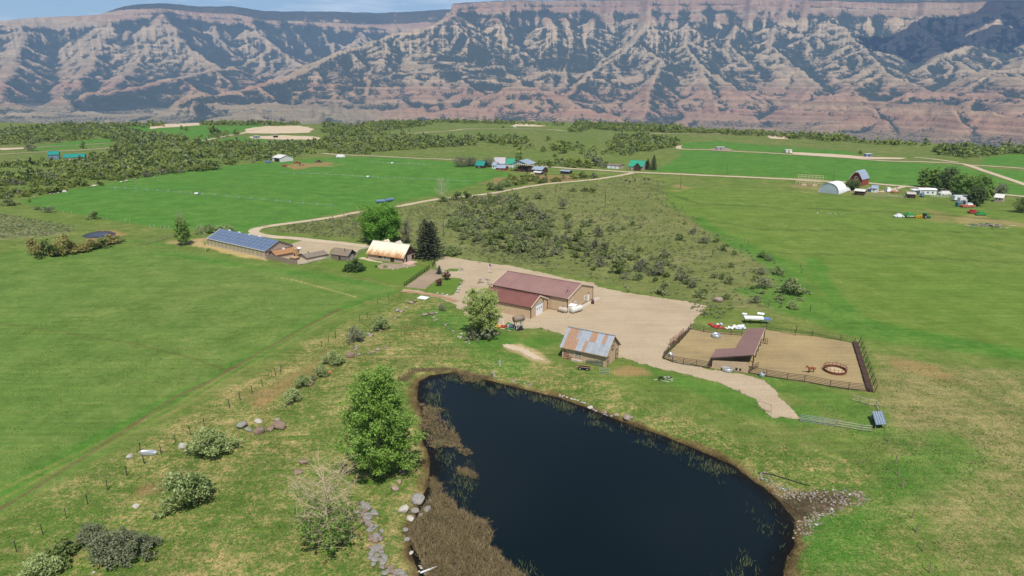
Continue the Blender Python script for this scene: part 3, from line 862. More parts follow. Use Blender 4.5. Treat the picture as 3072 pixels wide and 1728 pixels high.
# ------------------------------------------------------------------ haze in the air
def build_haze():
    mb = MB().box(-21000, 21000, -900, 17600, VALLEY - 60, 1250)
    o = mb.build('haze', None)
    m = bpy.data.materials.new('haze_air'); m.use_nodes = True
    nt = m.node_tree; nt.nodes.clear()
    out = nt.nodes.new('ShaderNodeOutputMaterial'); v = nt.nodes.new('ShaderNodeVolumePrincipled')
    v.inputs['Color'].default_value = (0.36, 0.60, 1.0, 1)
    v.inputs['Density'].default_value = HAZE
    v.inputs['Anisotropy'].default_value = 0.0
    nt.links.new(v.outputs[0], out.inputs['Volume'])
    o.data.materials.append(m)
    stuff(o)
HAZE = 4.6e-5
build_haze()

# ------------------------------------------------------------------ a cloud above the right-hand cliffs, its shadow lies on them
def build_cloud():
    tgt = Vector(CW(2980, 90, 9000)); c = tgt + to_sun * (1900 / to_sun.z)
    r_ = np.random.default_rng(3); mbv = []; mbf = []; n0 = 0
    import bmesh
    bm = bmesh.new(); bmesh.ops.create_icosphere(bm, subdivisions=2, radius=1.0)
    V0 = np.array([v.co[:] for v in bm.verts]); F0 = np.array([[v.index for v in f.verts] for f in bm.faces]); bm.free()
    for i in range(110):
        a = r_.uniform(0, 6.28); q = math.sqrt(r_.uniform(0, 1)) * (1.0 if i < 30 else 1.25); R_ = r_.uniform(180, 380) if i < 30 else r_.uniform(35, 120)
        p = np.array((math.cos(a) * q * 1150, math.sin(a) * q * 600, r_.uniform(-60, 160)))
        V = V0 * (R_, R_ * .8, R_ * .5) * (1 + .18 * fbm(V0[:, 0] * 3 + i, V0[:, 1] * 3 + V0[:, 2] * 2, 7, 3))[:, None] + p
        mbv.append(V); mbf.append(F0 + n0); n0 += len(V)
    m = mat('cloud_white', (0.85, 0.86, 0.88), 1.0, 0.03, 0.01)
    o = link('cloud', mesh_np('cloud', np.concatenate(mbv), np.concatenate(mbf), m, True), None, c)
    stuff(o, 'white cumulus cloud high above the right hand cliffs')
build_cloud()
# ------------------------------------------------------------------ sheets laid on the ground
def sheet(name, poly, material, cell, dz, ragged=0.3, rscale=2.5, seed=0):
    """polygon (world x,y) as a draped sheet with an uneven edge"""
    P = np.asarray(poly, float)
    x0, y0 = P.min(0) - cell * 2; x1, y1 = P.max(0) + cell * 2
    nx = int((x1 - x0) / cell) + 2; ny = int((y1 - y0) / cell) + 2
    X, Y = np.meshgrid(x0 + np.arange(nx) * cell, y0 + np.arange(ny) * cell, indexing='xy')
    def sdf(X, Y): return poly_sd(X, Y, poly) + min(.45, cell) + ragged * fbm(X / rscale, Y / rscale, 200 + seed, 3)
    sd = sdf(X, Y)
    # pull vertices just outside onto the edge
    gy, gx = np.gradient(sd, cell)
    g2 = np.maximum(gx * gx + gy * gy, 0.25)
    out = (sd < 0) & (sd > -cell * 1.5)
    X = np.where(out, X - sd * gx / g2, X); Y = np.where(out, Y - sd * gy / g2, Y)
    inside = sd >= 0
    i = np.arange(ny - 1)[:, None] * nx + np.arange(nx - 1)[None, :]
    q = np.stack([i, i + 1, i + nx + 1, i + nx], -1).reshape(-1, 4)
    ins = inside.ravel()[q]; ok = (ins.sum(1) >= 2) | (ins.sum(1) == 1) & False
    q = q[ok]
    used, inv = np.unique(q, return_inverse=True); q = inv.reshape(-1, 4)
    vx = X.ravel()[used]; vy = Y.ravel()[used]
    V = np.stack([vx, vy, HT(vx, vy) + dz], 1)
    o = link(name, mesh_np(name, V, q, material, True)); attr_float(o.data, 'edge', np.clip(np.where(out, 0, sd).ravel()[used], 0, 5)); return o

def ribbon(name, pts, width, material, dz=0.06, step=3.0, jit=0.12):
    """road along a line of picture points"""
    P = [G(x, y) for x, y in pts]
    C = []
    n = len(P)
    for i in range(n - 1):
        p0, p1, p2, p3 = P[max(i-1, 0)], P[i], P[i+1], P[min(i+2, n-1)]
        L = (p2 - p1).length; k = max(2, int(L / step))
        for j in range(k):
            t = j / k
            C.append(0.5 * ((2*p1) + (p2-p0)*t + (2*p0-5*p1+4*p2-p3)*t*t + (3*p1-p0-3*p2+p3)*t**3))
    C.append(P[-1])
    C = np.array([(c.x, c.y) for c in C])
    T = np.gradient(C, axis=0); T /= np.linalg.norm(T, axis=1)[:, None] + 1e-9
    Nn = np.stack([-T[:, 1], T[:, 0]], 1)
    s = np.cumsum(np.r_[0, np.linalg.norm(np.diff(C, axis=0), axis=1)])
    rows = []
    for q in (-.5, -.25, 0, .25, .5):
        w = width * q + (jit * width * fbm(s / 6, s * 0 + q, 300, 3) if abs(q) == .5 else 0)
        rows.append(C + Nn * np.reshape(w, (-1, 1)))
    A = np.stack(rows, 1)                                    # (n,5,2)
    xy = A.reshape(-1, 2)
    Rr = np.hypot(xy[:, 0], xy[:, 1])
    V = np.c_[xy, HT(xy[:, 0], xy[:, 1]) + dz + Rr * 0.00022]
    o = link(name, mesh_np(name, V, grid_faces(len(C), 5)[:, ::-1], material, True)); attr_float(o.data, 'edge', np.tile(np.array((0, .25, .5, .25, 0)) * width, len(C))); return structure(o)

def dirt_mat(name, c1, c2, fade=0.9, holes=0.0):
    m, nt, b = nodes(name); N, L = nt.nodes, nt.links
    geo = N.new('ShaderNodeNewGeometry')
    def nz(sc, det, st=(1, 1, 1)):
        mp = N.new('ShaderNodeMapping'); mp.inputs['Scale'].default_value = st; mp.inputs['Rotation'].default_value = (0, 0, -0.42)
        L.new(geo.outputs['Position'], mp.inputs['Vector'])
        q = N.new('ShaderNodeTexNoise'); q.inputs['Scale'].default_value = sc; q.inputs['Detail'].default_value = det; q.inputs['Roughness'].default_value = .68
        L.new(mp.outputs['Vector'], q.inputs['Vector']); return q.outputs['Fac']
    def M(op, a, b_, c=None):
        q = N.new('ShaderNodeMath'); q.operation = op
        for i, v in enumerate((a, b_, c)):
            if v is None: continue
            if isinstance(v, (int, float)): q.inputs[i].default_value = v
            else: L.new(v, q.inputs[i])
        return q.outputs[0]
    big = nz(.09, 5); fine = nz(2.2, 5); str_ = nz(.5, 4, (.07, 1.6, 1))
    f = M('ADD', M('MULTIPLY', big, .8), M('MULTIPLY', str_, .6)); f = M('ADD', f, M('MULTIPLY', fine, .35))
    mr = N.new('ShaderNodeMapRange'); mr.inputs['From Min'].default_value = .62; mr.inputs['From Max'].default_value = 1.1; L.new(f, mr.inputs['Value'])
    mx = N.new('ShaderNodeMix'); mx.data_type = 'RGBA'; mx.inputs['A'].default_value = (*c1, 1); mx.inputs['B'].default_value = (*c2, 1)
    L.new(mr.outputs['Result'], mx.inputs['Factor'])
    vm = N.new('ShaderNodeVectorMath'); vm.operation = 'SCALE'; L.new(mx.outputs['Result'], vm.inputs[0])
    L.new(M('MULTIPLY_ADD', M('SUBTRACT', fine, .5), .4, 1.0), vm.inputs['Scale']); L.new(vm.outputs['Vector'], b.inputs['Base Color'])
    b.inputs['Roughness'].default_value = .95; b.inputs['Specular IOR Level'].default_value = .05
    bp = N.new('ShaderNodeBump'); bp.inputs['Strength'].default_value = .25; bp.inputs['Distance'].default_value = .05
    L.new(fine, bp.inputs['Height']); L.new(bp.outputs['Normal'], b.inputs['Normal'])
    if fade:                    # thins out towards its edge, patch by patch
        ed = N.new('ShaderNodeAttribute'); ed.attribute_name = 'edge'
        th = N.new('ShaderNodeMapRange'); th.interpolation_type = 'SMOOTHSTEP'; th.inputs['From Min'].default_value = -.12; th.inputs['From Max'].default_value = .12
        pat = nz(1.3, 5)
        L.new(M('SUBTRACT', M('ADD', M('MINIMUM', M('MULTIPLY', ed.outputs['Fac'], .55 / fade), .6 - holes), .18), pat), th.inputs['Value'])
        tr = N.new('ShaderNodeBsdfTransparent'); ms = N.new('ShaderNodeMixShader'); L.new(th.outputs['Result'], ms.inputs[0]); L.new(tr.outputs[0], ms.inputs[1]); L.new(b.outputs[0], ms.inputs[2]); L.new(ms.outputs[0], N['Material Output'].inputs['Surface'])
    return m

M_GRAVEL = dirt_mat('yard_gravel', (0.315, 0.242, 0.158), (0.42, 0.342, 0.237))
M_ROAD = dirt_mat('road_dirt', (0.36, 0.29, 0.195), (0.48, 0.40, 0.285))
M_MULCH = dirt_mat('bare_earth', (0.22, 0.165, 0.115), (0.31, 0.24, 0.17))
M_CORRAL = dirt_mat('trodden_manure_earth', (0.22, 0.165, 0.092), (0.34, 0.262, 0.13))
M_PAD = dirt_mat('pad_dirt', (0.40, 0.31, 0.21), (0.52, 0.43, 0.31))
M_ASPH = dirt_mat('pale_asphalt', (0.20, 0.19, 0.18), (0.30, 0.28, 0.26), 0)
M_LAWN = dirt_mat('lawn_grass', (0.075, 0.15, 0.022), (0.12, 0.175, 0.032))
M_RED = dirt_mat('red_earth', (0.30, 0.17, 0.09), (0.38, 0.24, 0.14))

YARD = [(1345,770),(1400,780),(1460,788),(1530,797),(1600,812),(1700,835),(1780,848),(1800,862),(1880,878),(1960,890),(2060,905),(2117,915),(2122,918),
    (2095,950),(2070,985),(2040,1010),(2005,1050),(1990,1078),(2060,1090),(2128,1108),(2190,1118),(2246,1124),(2290,1140),(2320,1165),(2350,1200),(2390,1235),(2400,1256),
    (2320,1254),(2290,1230),(2260,1195),(2200,1165),(2120,1140),(2040,1120),(1960,1102),(1900,1085),(1870,1072),(1852,1072),(1830,1040),(1760,1015),(1700,1008),(1660,996),(1620,985),(1570,985),(1530,992),(1490,985),(1440,965),(1400,945),
    (1375,925),(1355,908),(1310,892),(1250,880),(1200,876),(1205,868),(1260,872),(1330,884),(1362,886),(1380,860),(1388,840),(1360,833),(1340,836),(1325,822),(1310,806),(1306,792),(1318,778),(1330,770)]
structure(sheet('gravel_yard', PW(YARD), M_GRAVEL, 0.6, 0.03, 0.95, 1.9))
structure(sheet('dirt_strip', PW([(1214,862),(1262,828),(1292,806),(1318,812),(1330,830),(1300,848),(1275,868)]), M_MULCH, 0.5, 0.045, 0.3, 1.5, 3))
structure(sheet('island_lawn', PW([(1277,877),(1292,856),(1318,842),(1340,834),(1360,833),(1386,836),(1378,858),(1366,876),(1355,886),(1320,884)]), M_LAWN, 0.45, 0.06, 0.25, 1.5, 4))
structure(sheet('island_bed', PW([(1330,812),(1350,806),(1372,806),(1388,812),(1370,814),(1345,815)]), M_LAWN, 0.45, 0.06, 0.25, 1.5, 5))
structure(sheet('house_lawn', PW([(962,788),(1000,790),(1060,772),(1120,745),(1122,770),(1120,782),(1190,795),(1290,800),(1286,808),(1240,838),(1212,858),(1150,846),(1060,820),(990,800)]), M_LAWN, 0.6, 0.02, 0.4, 2.5, 6))
structure(sheet('garden_bed', PW([(1128,800),(1150,788),(1200,792),(1240,790),(1250,797),(1225,802),(1180,808),(1140,808)]), M_MULCH, 0.4, 0.05, 0.3, 1.2, 7))
structure(sheet('front_path', PW([(1072,775),(1090,771),(1130,783),(1150,786),(1146,789),(1110,784)]), M_PAD, 0.4, 0.06, 0.1, 1.2, 8))
structure(sheet('shed_yard', PW([(838,742),(905,722),(925,720),(985,722),(1060,730),(1115,737),(1116,742),(1075,751),(1070,760),(1040,748),(1000,745),(985,768),(970,776),(895,795),(840,780),(800,772),(812,756)]), M_GRAVEL, 0.7, 0.035, 0.5, 2.5, 9))
structure(sheet('corral_ground', PW([(1992,1075),(2070,986),(2150,996),(2232,1003),(2300,990),(2420,1005),(2563,1030),(2585,1090),(2610,1177),(2500,1160),(2380,1142),(2246,1121),(2190,1112),(2128,1104)]), M_CORRAL, 0.5, 0.045, 0.3, 2.0, 10))
structure(sheet('sandy_path', PW([(1500,1032),(1540,1034),(1580,1046),(1615,1068),(1640,1084),(1600,1078),(1560,1056),(1520,1046)]), M_PAD, 0.4, 0.05, 0.4, 1.0, 12))
ribbon('farm_lane', [(1897,519),(1843,530),(1744,543),(1633,553),(1535,569),(1450,584),(1320,597),(1210,617),(1098,633),(1000,652),(900,666),(800,680),(765,690),(770,702),(820,711),(890,716),(940,722),(1000,728),(1060,735),(1110,741)], 5.6, M_ROAD, 0.05, 1.6)
ribbon('county_road', [(968,461),(1051,466),(1200,473),(1368,480),(1480,487),(1589,496),(1722,507),(1817,512),(1897,517),(2040,523),(2198,530),(2300,535),(2386,539),(2500,546),(2590,549),(2685,557),(2748,562),(2850,570),(2940,578),(3015,585),(3072,590),(3200,602)], 6.5, M_ROAD, 0.08, 4)
ribbon('field_road', [(2040,436),(2035,443),(2048,448),(2119,450),(2214,455),(2300,459),(2494,471),(2634,482),(2760,486),(2875,491),(2915,500),(2980,522),(3072,553),(3200,600)], 6.5, M_ROAD, 0.08, 4)
ribbon('field_road', [(2742,473),(2800,478),(2875,488)], 6, M_ROAD, 0.08, 5)
ribbon('field_road', [(2891,496),(2926,497),(3000,501),(3072,506),(3200,514)], 6, M_ROAD, 0.08, 5)
ribbon('field_road', [(1930,412),(1960,402),(2060,402),(2180,403),(2300,406)], 6, M_ROAD, 0.08, 6)
ribbon('field_road', [(562,433),(600,424),(651,414),(700,405),(730,400),(800,383)], 8, M_ROAD, 0.08, 6)
ribbon('field_road', [(-60,467),(0,464),(120,457),(241,451),(359,442)], 5, M_ROAD, 0.08, 6)
ribbon('field_road', [(0,450),(73,446),(180,438),(317,431)], 5, M_ROAD, 0.08, 6)
ribbon('field_road', [(1190,404),(1300,396),(1450,386),(1620,388),(1700,394)], 6, M_ROAD, 0.08, 6)
ribbon('farm_drive', [(2720,558),(2690,566),(2665,572),(2640,577)], 5, M_ROAD, 0.07, 3)
for i, (p, mt) in enumerate([([(735,388),(800,378),(900,378),(945,388),(930,398),(820,402),(740,400)], M_PAD), ([(745,410),(850,406),(960,412),(966,420),(860,420),(750,416)], M_PAD),
        ([(448,384),(520,376),(600,372),(600,377),(520,382)], M_PAD), ([(2358,457),(2500,463),(2620,472),(2740,474),(2700,479),(2560,477),(2400,466)], M_PAD),
        ([(2130,447),(2170,444),(2205,450),(2180,455),(2135,453)], M_MULCH), ([(1525,379),(1560,370),(1640,374),(1625,380)], M_PAD), ([(2302,407),(2355,407),(2360,418),(2310,416)], M_PAD),
        ([(0,452),(0,445),(70,443),(72,448)], M_PAD), ([(322,444),(360,441),(355,446)], M_PAD)]):
    structure(sheet('bare_pad', PW(p), mt, 4.0, 0.30, 3.0, 14.0, 20 + i))
ribbon('red_track', [(1205,874),(1260,880),(1320,889),(1370,905)], 2.6, M_RED, 0.06, 1.5)
# highway and frontage road down in the valley
def valley_road(pts, width, m):
    P = []
    for x, y in pts:
        X, Y = G0(x, y, VALLEY + 4); P.append((X, Y))
    C = np.array(P); C = np.stack([np.interp(np.linspace(0, len(C) - 1, 160), np.arange(len(C)), C[:, k]) for k in (0, 1)], 1)
    T = np.gradient(C, axis=0); T /= np.linalg.norm(T, axis=1)[:, None]; Nn = np.stack([-T[:, 1], T[:, 0]], 1)
    A = np.stack([C - Nn * width / 2, C + Nn * width / 2], 1).reshape(-1, 2)
    z = np.maximum.reduce([HT(A[:, 0] + dx, A[:, 1] + dy) for dx in (-40, 0, 40) for dy in (-40, 0, 40)]) + 5
    structure(link('valley_road', mesh_np('valley_road', np.c_[A, z], grid_faces(160, 2)[:, ::-1], m, True)))
valley_road([(-80,346),(60,352),(160,356),(240,362),(330,368),(450,374),(600,380)], 26, M_ASPH)
valley_road([(-80,358),(100,360),(210,366),(330,374),(430,378)], 24, M_ASPH)
valley_road([(2380,394),(2500,389),(2600,388),(2750,396),(2900,404),(3072,421),(3200,432)], 34, M_ASPH)
valley_road([(2460,402),(2600,404),(2760,404),(2900,412),(3072,429),(3200,440)], 22, M_ASPH)

# ------------------------------------------------------------------ water
def water_material():
    m, nt, b = nodes('pond_water'); N, L = nt.nodes, nt.links
    b.inputs['Base Color'].default_value = (0.003, 0.0075, 0.0095, 1); b.inputs['Specular IOR Level'].default_value = 0.26; b.inputs['Roughness'].default_value = 0.16; b.inputs['IOR'].default_value = 1.33
    geo = N.new('ShaderNodeNewGeometry'); nz = N.new('ShaderNodeTexNoise'); nz.inputs['Scale'].default_value = 3.0; nz.inputs['Detail'].default_value = 4
    L.new(geo.outputs['Position'], nz.inputs['Vector'])
    bp = N.new('ShaderNodeBump'); bp.inputs['Strength'].default_value = 0.3; bp.inputs['Distance'].default_value = 0.04
    L.new(nz.outputs['Fac'], bp.inputs['Height']); L.new(bp.outputs['Normal'], b.inputs['Normal'])
    tr = N.new('ShaderNodeBsdfTransparent'); tr.inputs['Color'].default_value = (0.62, 0.55, 0.42, 1)
    d = N.new('ShaderNodeAttribute'); d.attribute_name = 'depth'
    mr = N.new('ShaderNodeMapRange'); mr.inputs['From Min'].default_value = 0.0; mr.inputs['From Max'].default_value = 0.9; mr.inputs['To Min'].default_value = 0.35
    L.new(d.outputs['Fac'], mr.inputs['Value'])
    ms = N.new('ShaderNodeMixShader'); L.new(mr.outputs['Result'], ms.inputs[0]); L.new(tr.outputs[0], ms.inputs[1]); L.new(b.outputs[0], ms.inputs[2])
    L.new(ms.outputs[0], N['Material Output'].inputs['Surface'])
    return m
M_WATER = water_material()
M_WATER2 = M_WATER.copy(); M_WATER2.name = 'small_pond_water'; M_WATER2.node_tree.nodes['Principled BSDF'].inputs['Specular IOR Level'].default_value = .5; M_WATER2.node_tree.nodes['Principled BSDF'].inputs['Base Color'].default_value = (.02, .028, .05, 1)  # blue-violet base colour paints in part of the sky reflection
def water(name, poly, z, wm, cell):
    o = sheet(name, poly, wm, cell, 0.0, 0.0)
    me = o.data; n = len(me.vertices); co = np.empty(n * 3, np.float32); me.vertices.foreach_get('co', co); co = co.reshape(-1, 3)
    dep = z - HT(co[:, 0], co[:, 1]); co[:, 2] = z; me.vertices.foreach_set('co', co.ravel()); attr_float(me, 'depth', dep); me.update()
    return structure(o)
def grow(poly, g):
    P = np.asarray(poly); n = len(P); out = []
    for i in range(n):
        a, b, c = P[i-1], P[i], P[(i+1) % n]; t = (c - a) / (np.linalg.norm(c - a) + 1e-9)
        nn = np.array((t[1], -t[0])); q = b + nn * g
        if poly_sd(np.array([q[0]]), np.array([q[1]]), poly)[0] > 0: q = b - nn * g
        out.append(tuple(q))
    return out
water('pond_water', grow(POND, 0.8), POND_Z, M_WATER, 0.6)
water('small_pond_water', grow(POND2, 0.5), -0.4, M_WATER2, 0.6)
# ------------------------------------------------------------------ building materials
M_TAN = mat('tan_metal_siding', (0.47, 0.35, 0.225), 0.5, 0.08, 0.8, bump=0.1)
M_TANWOOD = mat('tan_board_siding', (0.44, 0.33, 0.215), 0.75, 0.2, 2.0, stretch=(3, 3, .3))
M_MAROON = mat('maroon_metal_roof', (0.25, 0.145, 0.125), 0.42, 0.12, 0.25, spec=0.5)
M_MAROON2 = mat('dark_maroon_roof', (0.175, 0.072, 0.058), 0.42, 0.12, 0.25, spec=0.45)
M_CREAM = mat('cream_trim', (0.62, 0.52, 0.40), 0.55, 0.06, 2)
M_BROWNTRIM = mat('dark_brown_trim', (0.075, 0.035, 0.028), 0.5, 0.15, 2)
M_WHITE = mat('white_paint', (0.72, 0.73, 0.74), 0.5, 0.06, 2)
M_OFFW = mat('off_white_metal', (0.56, 0.55, 0.51), 0.5, 0.12, 2)
M_GLASS = mat('dark_window_glass', (0.02, 0.024, 0.03), 0.08, 0.1, 1, spec=0.6)
M_DARK = mat('dark_interior', (0.022, 0.017, 0.013), 0.9, 0.2, 1)
M_TIN = mat('weathered_tin', (0.36, 0.39, 0.43), 0.42, 0.14, 1.2, metal=0.35, stretch=(1, .3, 1))
M_TIN2 = mat('dull_tin', (0.30, 0.32, 0.33), 0.5, 0.2, 1.2, metal=0.3)
M_RUST = mat('rusty_tin', (0.25, 0.125, 0.065), 0.8, 0.3, 2.2, col2=(0.36, 0.24, 0.165), stretch=(2.5, .5, 1))
M_LOG = mat('grey_brown_logs', (0.20, 0.165, 0.13), 0.85, 0.3, 1.5, stretch=(.4, 3, 6))
M_CHINK = mat('pale_chinking', (0.40, 0.36, 0.30), 0.9, 0.15, 2)
M_SHINGLE = mat('brown_shingles', (0.20, 0.155, 0.115), 0.9, 0.25, 2.5, bump=.3)
M_PINKWALL = mat('pinkish_stucco', (0.42, 0.31, 0.24), 0.85, 0.10, 1.2)
M_DARKWOOD = mat('dark_brown_wood', (0.06, 0.032, 0.022), 0.7, 0.25, 2, stretch=(4, 4, .5))
M_FENCE = mat('weathered_fence_wood', (0.24, 0.185, 0.13), 0.85, 0.25, 2, stretch=(3, 3, .4))
M_PALEWOOD = mat('pale_grey_rails', (0.40, 0.37, 0.32), 0.8, 0.15, 2)
M_PIPE = mat('dark_pipe_rail', (0.075, 0.05, 0.04), 0.55, 0.25, 2, metal=.2)
M_REDPIPE = mat('red_steel_gate', (0.19, 0.035, 0.03), 0.5, 0.2, 2)
M_GREENPIPE = mat('green_steel_gate', (0.035, 0.10, 0.07), 0.5, 0.2, 2)
M_GALV = mat('galvanised_steel', (0.42, 0.45, 0.47), 0.38, 0.12, 2, metal=.45)
M_POLY = mat('polycarbonate_glazing', (0.36, 0.32, 0.215), 0.3, 0.14, .6, spec=.5)
M_PV = mat('sky_tinted_roof_glazing', (0.105, 0.145, 0.225), 0.26, 0.14, .5, spec=.6)  # blue-grey of the reflected sky is put into the base colour
M_FRAME = mat('grey_glazing_frame', (0.16, 0.155, 0.135), 0.6, 0.1, 2)
M_BRROOF = mat('orange_brown_roof', (0.30, 0.155, 0.075), 0.8, 0.12, 1.5)
M_GREYROOF = mat('grey_brown_flat_roof', (0.185, 0.155, 0.12), 0.9, 0.15, 1.5)
M_BRICK = mat('tan_masonry', (0.46, 0.28, 0.135), 0.9, 0.2, 3)
M_STEEL = mat('pale_blue_roof', (0.30, 0.36, 0.44), 0.4, 0.1, 1, metal=.2)
M_GREENR = mat('green_metal_roof', (0.035, 0.26, 0.16), 0.4, 0.12, .6)
M_TEALR = mat('teal_metal_roof', (0.02, 0.20, 0.165), 0.4, 0.12, .6)
M_REDBARN = mat('red_barn_boards', (0.26, 0.055, 0.035), 0.7, 0.2, 2, stretch=(4, 4, .4))
M_LUMBER = mat('fresh_lumber', (0.52, 0.42, 0.27), 0.8, 0.18, 3)
M_BLUEGREY = mat('blue_grey_panel', (0.12, 0.18, 0.26), 0.5, .15, 2)
M_BLACK = mat('black_rubber', (0.018, 0.018, 0.02), 0.7, .2, 3)
M_CONC = mat('concrete', (0.42, 0.37, 0.30), .9, .15, 1.5)

def rust_roof_mat():
    """cream sheet roof gone to rust in streaks that run down from the seams, worst along the eave"""
    m, nt, b = nodes('cream_roof_with_rust'); N, L = nt.nodes, nt.links
    tc = N.new('ShaderNodeTexCoord'); mp = N.new('ShaderNodeMapping'); mp.inputs['Scale'].default_value = (1.7, .16, .16)
    L.new(tc.outputs['Object'], mp.inputs['Vector'])
    n1 = N.new('ShaderNodeTexNoise'); n1.inputs['Scale'].default_value = 1.6; n1.inputs['Detail'].default_value = 6; n1.inputs['Roughness'].default_value = .7; L.new(mp.outputs['Vector'], n1.inputs['Vector'])
    sp = N.new('ShaderNodeSeparateXYZ'); L.new(tc.outputs['Object'], sp.inputs[0])
    mr = N.new('ShaderNodeMapRange'); mr.inputs['From Min'].default_value = 4.6; mr.inputs['From Max'].default_value = 1.5; mr.inputs['To Min'].default_value = -0.16; mr.inputs['To Max'].default_value = 0.26; L.new(sp.outputs['Z'], mr.inputs['Value'])
    ad = N.new('ShaderNodeMath'); L.new(n1.outputs['Fac'], ad.inputs[0]); L.new(mr.outputs['Result'], ad.inputs[1])
    cr = N.new('ShaderNodeValToRGB'); L.new(ad.outputs[0], cr.inputs['Fac'])
    e = cr.color_ramp.elements; e[0].position = .40; e[0].color = (0.68, 0.62, 0.49, 1); e[1].position = .78; e[1].color = (0.27, 0.115, 0.045, 1)
    q = e.new(.52); q.color = (0.62, 0.51, 0.33, 1); q = e.new(.62); q.color = (0.42, 0.22, 0.09, 1)
    L.new(cr.outputs['Color'], b.inputs['Base Color']); b.inputs['Roughness'].default_value = .38; b.inputs['Specular IOR Level'].default_value = .6
    return m
M_RUSTROOF = rust_roof_mat()

# ------------------------------------------------------------------ building helper
class Frame:
    """a building's own axes: x along its front from left to right, y back into it"""
    def __init__(s, name, label, cat, FL, FR, group=None):
        a = G(*FL) if not isinstance(FL, Vector) else FL
        b = G(*FR) if not isinstance(FR, Vector) else FR
        s.L = math.hypot(b.x - a.x, b.y - a.y); s.ang = math.atan2(b.y - a.y, b.x - a.x)
        s.root = thing(name, label, cat, (a.x, a.y, min(a.z, b.z) - 0.02), s.ang, group)
    def part(s, mb, name, m, smooth=False, parent=None):
        return mb.build(name, m, parent or s.root, smooth)

def ribs(mb, p0, p1, h0, h1, sp, d, w=0.06, z0=0.0, apex=None):
    """vertical battens on a wall from p0 to p1 (top edge from h0 to h1, or up to a gable apex)"""
    p0 = Vector((*p0, 0)); p1 = Vector((*p1, 0)); L = (p1 - p0).length; u = (p1 - p0) / L; nrm = Vector((u.y, -u.x, 0))
    n = max(1, int(L / sp))
    for i in range(n + 1):
        t = i / n; h = h0 + (h1 - h0) * t
        if apex: h = h0 + (apex - h0) * (1 - abs(2 * t - 1))
        c = p0 + u * (L * t)
        a = c - u * w / 2; b = c + u * w / 2; o = nrm * d
        mb.quad((*(a + o)[:2], z0), (*(b + o)[:2], z0), (*(b + o)[:2], h), (*(a + o)[:2], h))
        mb.quad((*a[:2], z0), (*(a + o)[:2], z0), (*(a + o)[:2], h), (*a[:2], h))
        mb.quad((*(b + o)[:2], z0), (*b[:2], z0), (*b[:2], h), (*(b + o)[:2], h))

def gable_shell(f, D, eave, ridge, m, rib=None, x0=0.0, x1=None, y0=0.0, name='wall'):
    L = f.L if x1 is None else x1
    mb = MB()
    mb.quad((x0, y0, 0), (L, y0, 0), (L, y0, eave), (x0, y0, eave))
    mb.quad((L, y0 + D, 0), (x0, y0 + D, 0), (x0, y0 + D, eave), (L, y0 + D, eave))
    mb.poly([(L, y0, 0), (L, y0 + D, 0), (L, y0 + D, eave), (L, y0 + D / 2, ridge), (L, y0, eave)])
    mb.poly([(x0, y0 + D, 0), (x0, y0, 0), (x0, y0, eave), (x0, y0 + D / 2, ridge), (x0, y0 + D, eave)])
    if rib:
        ribs(mb, (x0, y0), (L, y0), eave, eave, rib, 0.045)
        ribs(mb, (L, y0), (L, y0 + D), eave, eave, rib, 0.045, apex=ridge)
        ribs(mb, (x0, y0 + D), (x0, y0), eave, eave, rib, 0.045, apex=ridge)
    return f.part(mb, name, m)

def gable_roof(f, D, eave, ridge, m, ov=0.35, gov=0.3, th=0.1, rib=0.9, x0=0.0, x1=None, y0=0.0, trim=None):
    L = f.L if x1 is None else x1
    k = (ridge - eave) / (D / 2)
    out = []
    for sgn in (0, 1):
        ye = y0 - ov if sgn == 0 else y0 + D + ov
        ym = y0 + D / 2; ze = eave - k * ov + 0.05; zm = ridge + 0.05
        mb = MB().slab([(x0 - gov, ye, ze), (L + gov, ye, ze), (L + gov, ym, zm), (x0 - gov, ym, zm)], th)
        if rib:
            n = int((L - x0 + 2 * gov) / rib)
            for i in range(1, n):
                x = x0 - gov + (L - x0 + 2 * gov) * i / n
                mb.bar((x, ye, ze + .02), (x, ym, zm + .02), 0.05, 0.05)
        out.append(f.part(mb, 'roof_slope', m))
    rc = MB().bar((x0 - gov, y0 + D / 2, ridge + .1), (L + gov, y0 + D / 2, ridge + .1), 0.3, 0.06)
    f.part(rc, 'ridge_cap', m)
    if trim:
        for x in (x0 - gov, L + gov):
            mb = MB()
            for ye in (y0 - ov, y0 + D + ov):
                mb.bar((x, ye, eave - k * ov + .02), (x, y0 + D / 2, ridge + .02), 0.09, 0.3)
            f.part(mb, 'rake_trim', trim)
        for ye in (y0 - ov - .06, y0 + D + ov + .06):
            f.part(MB().bar((x0 - gov, ye, eave - k * ov), (L + gov, ye, eave - k * ov), 0.1, 0.14), 'gutter', M_BROWNTRIM)
    return out

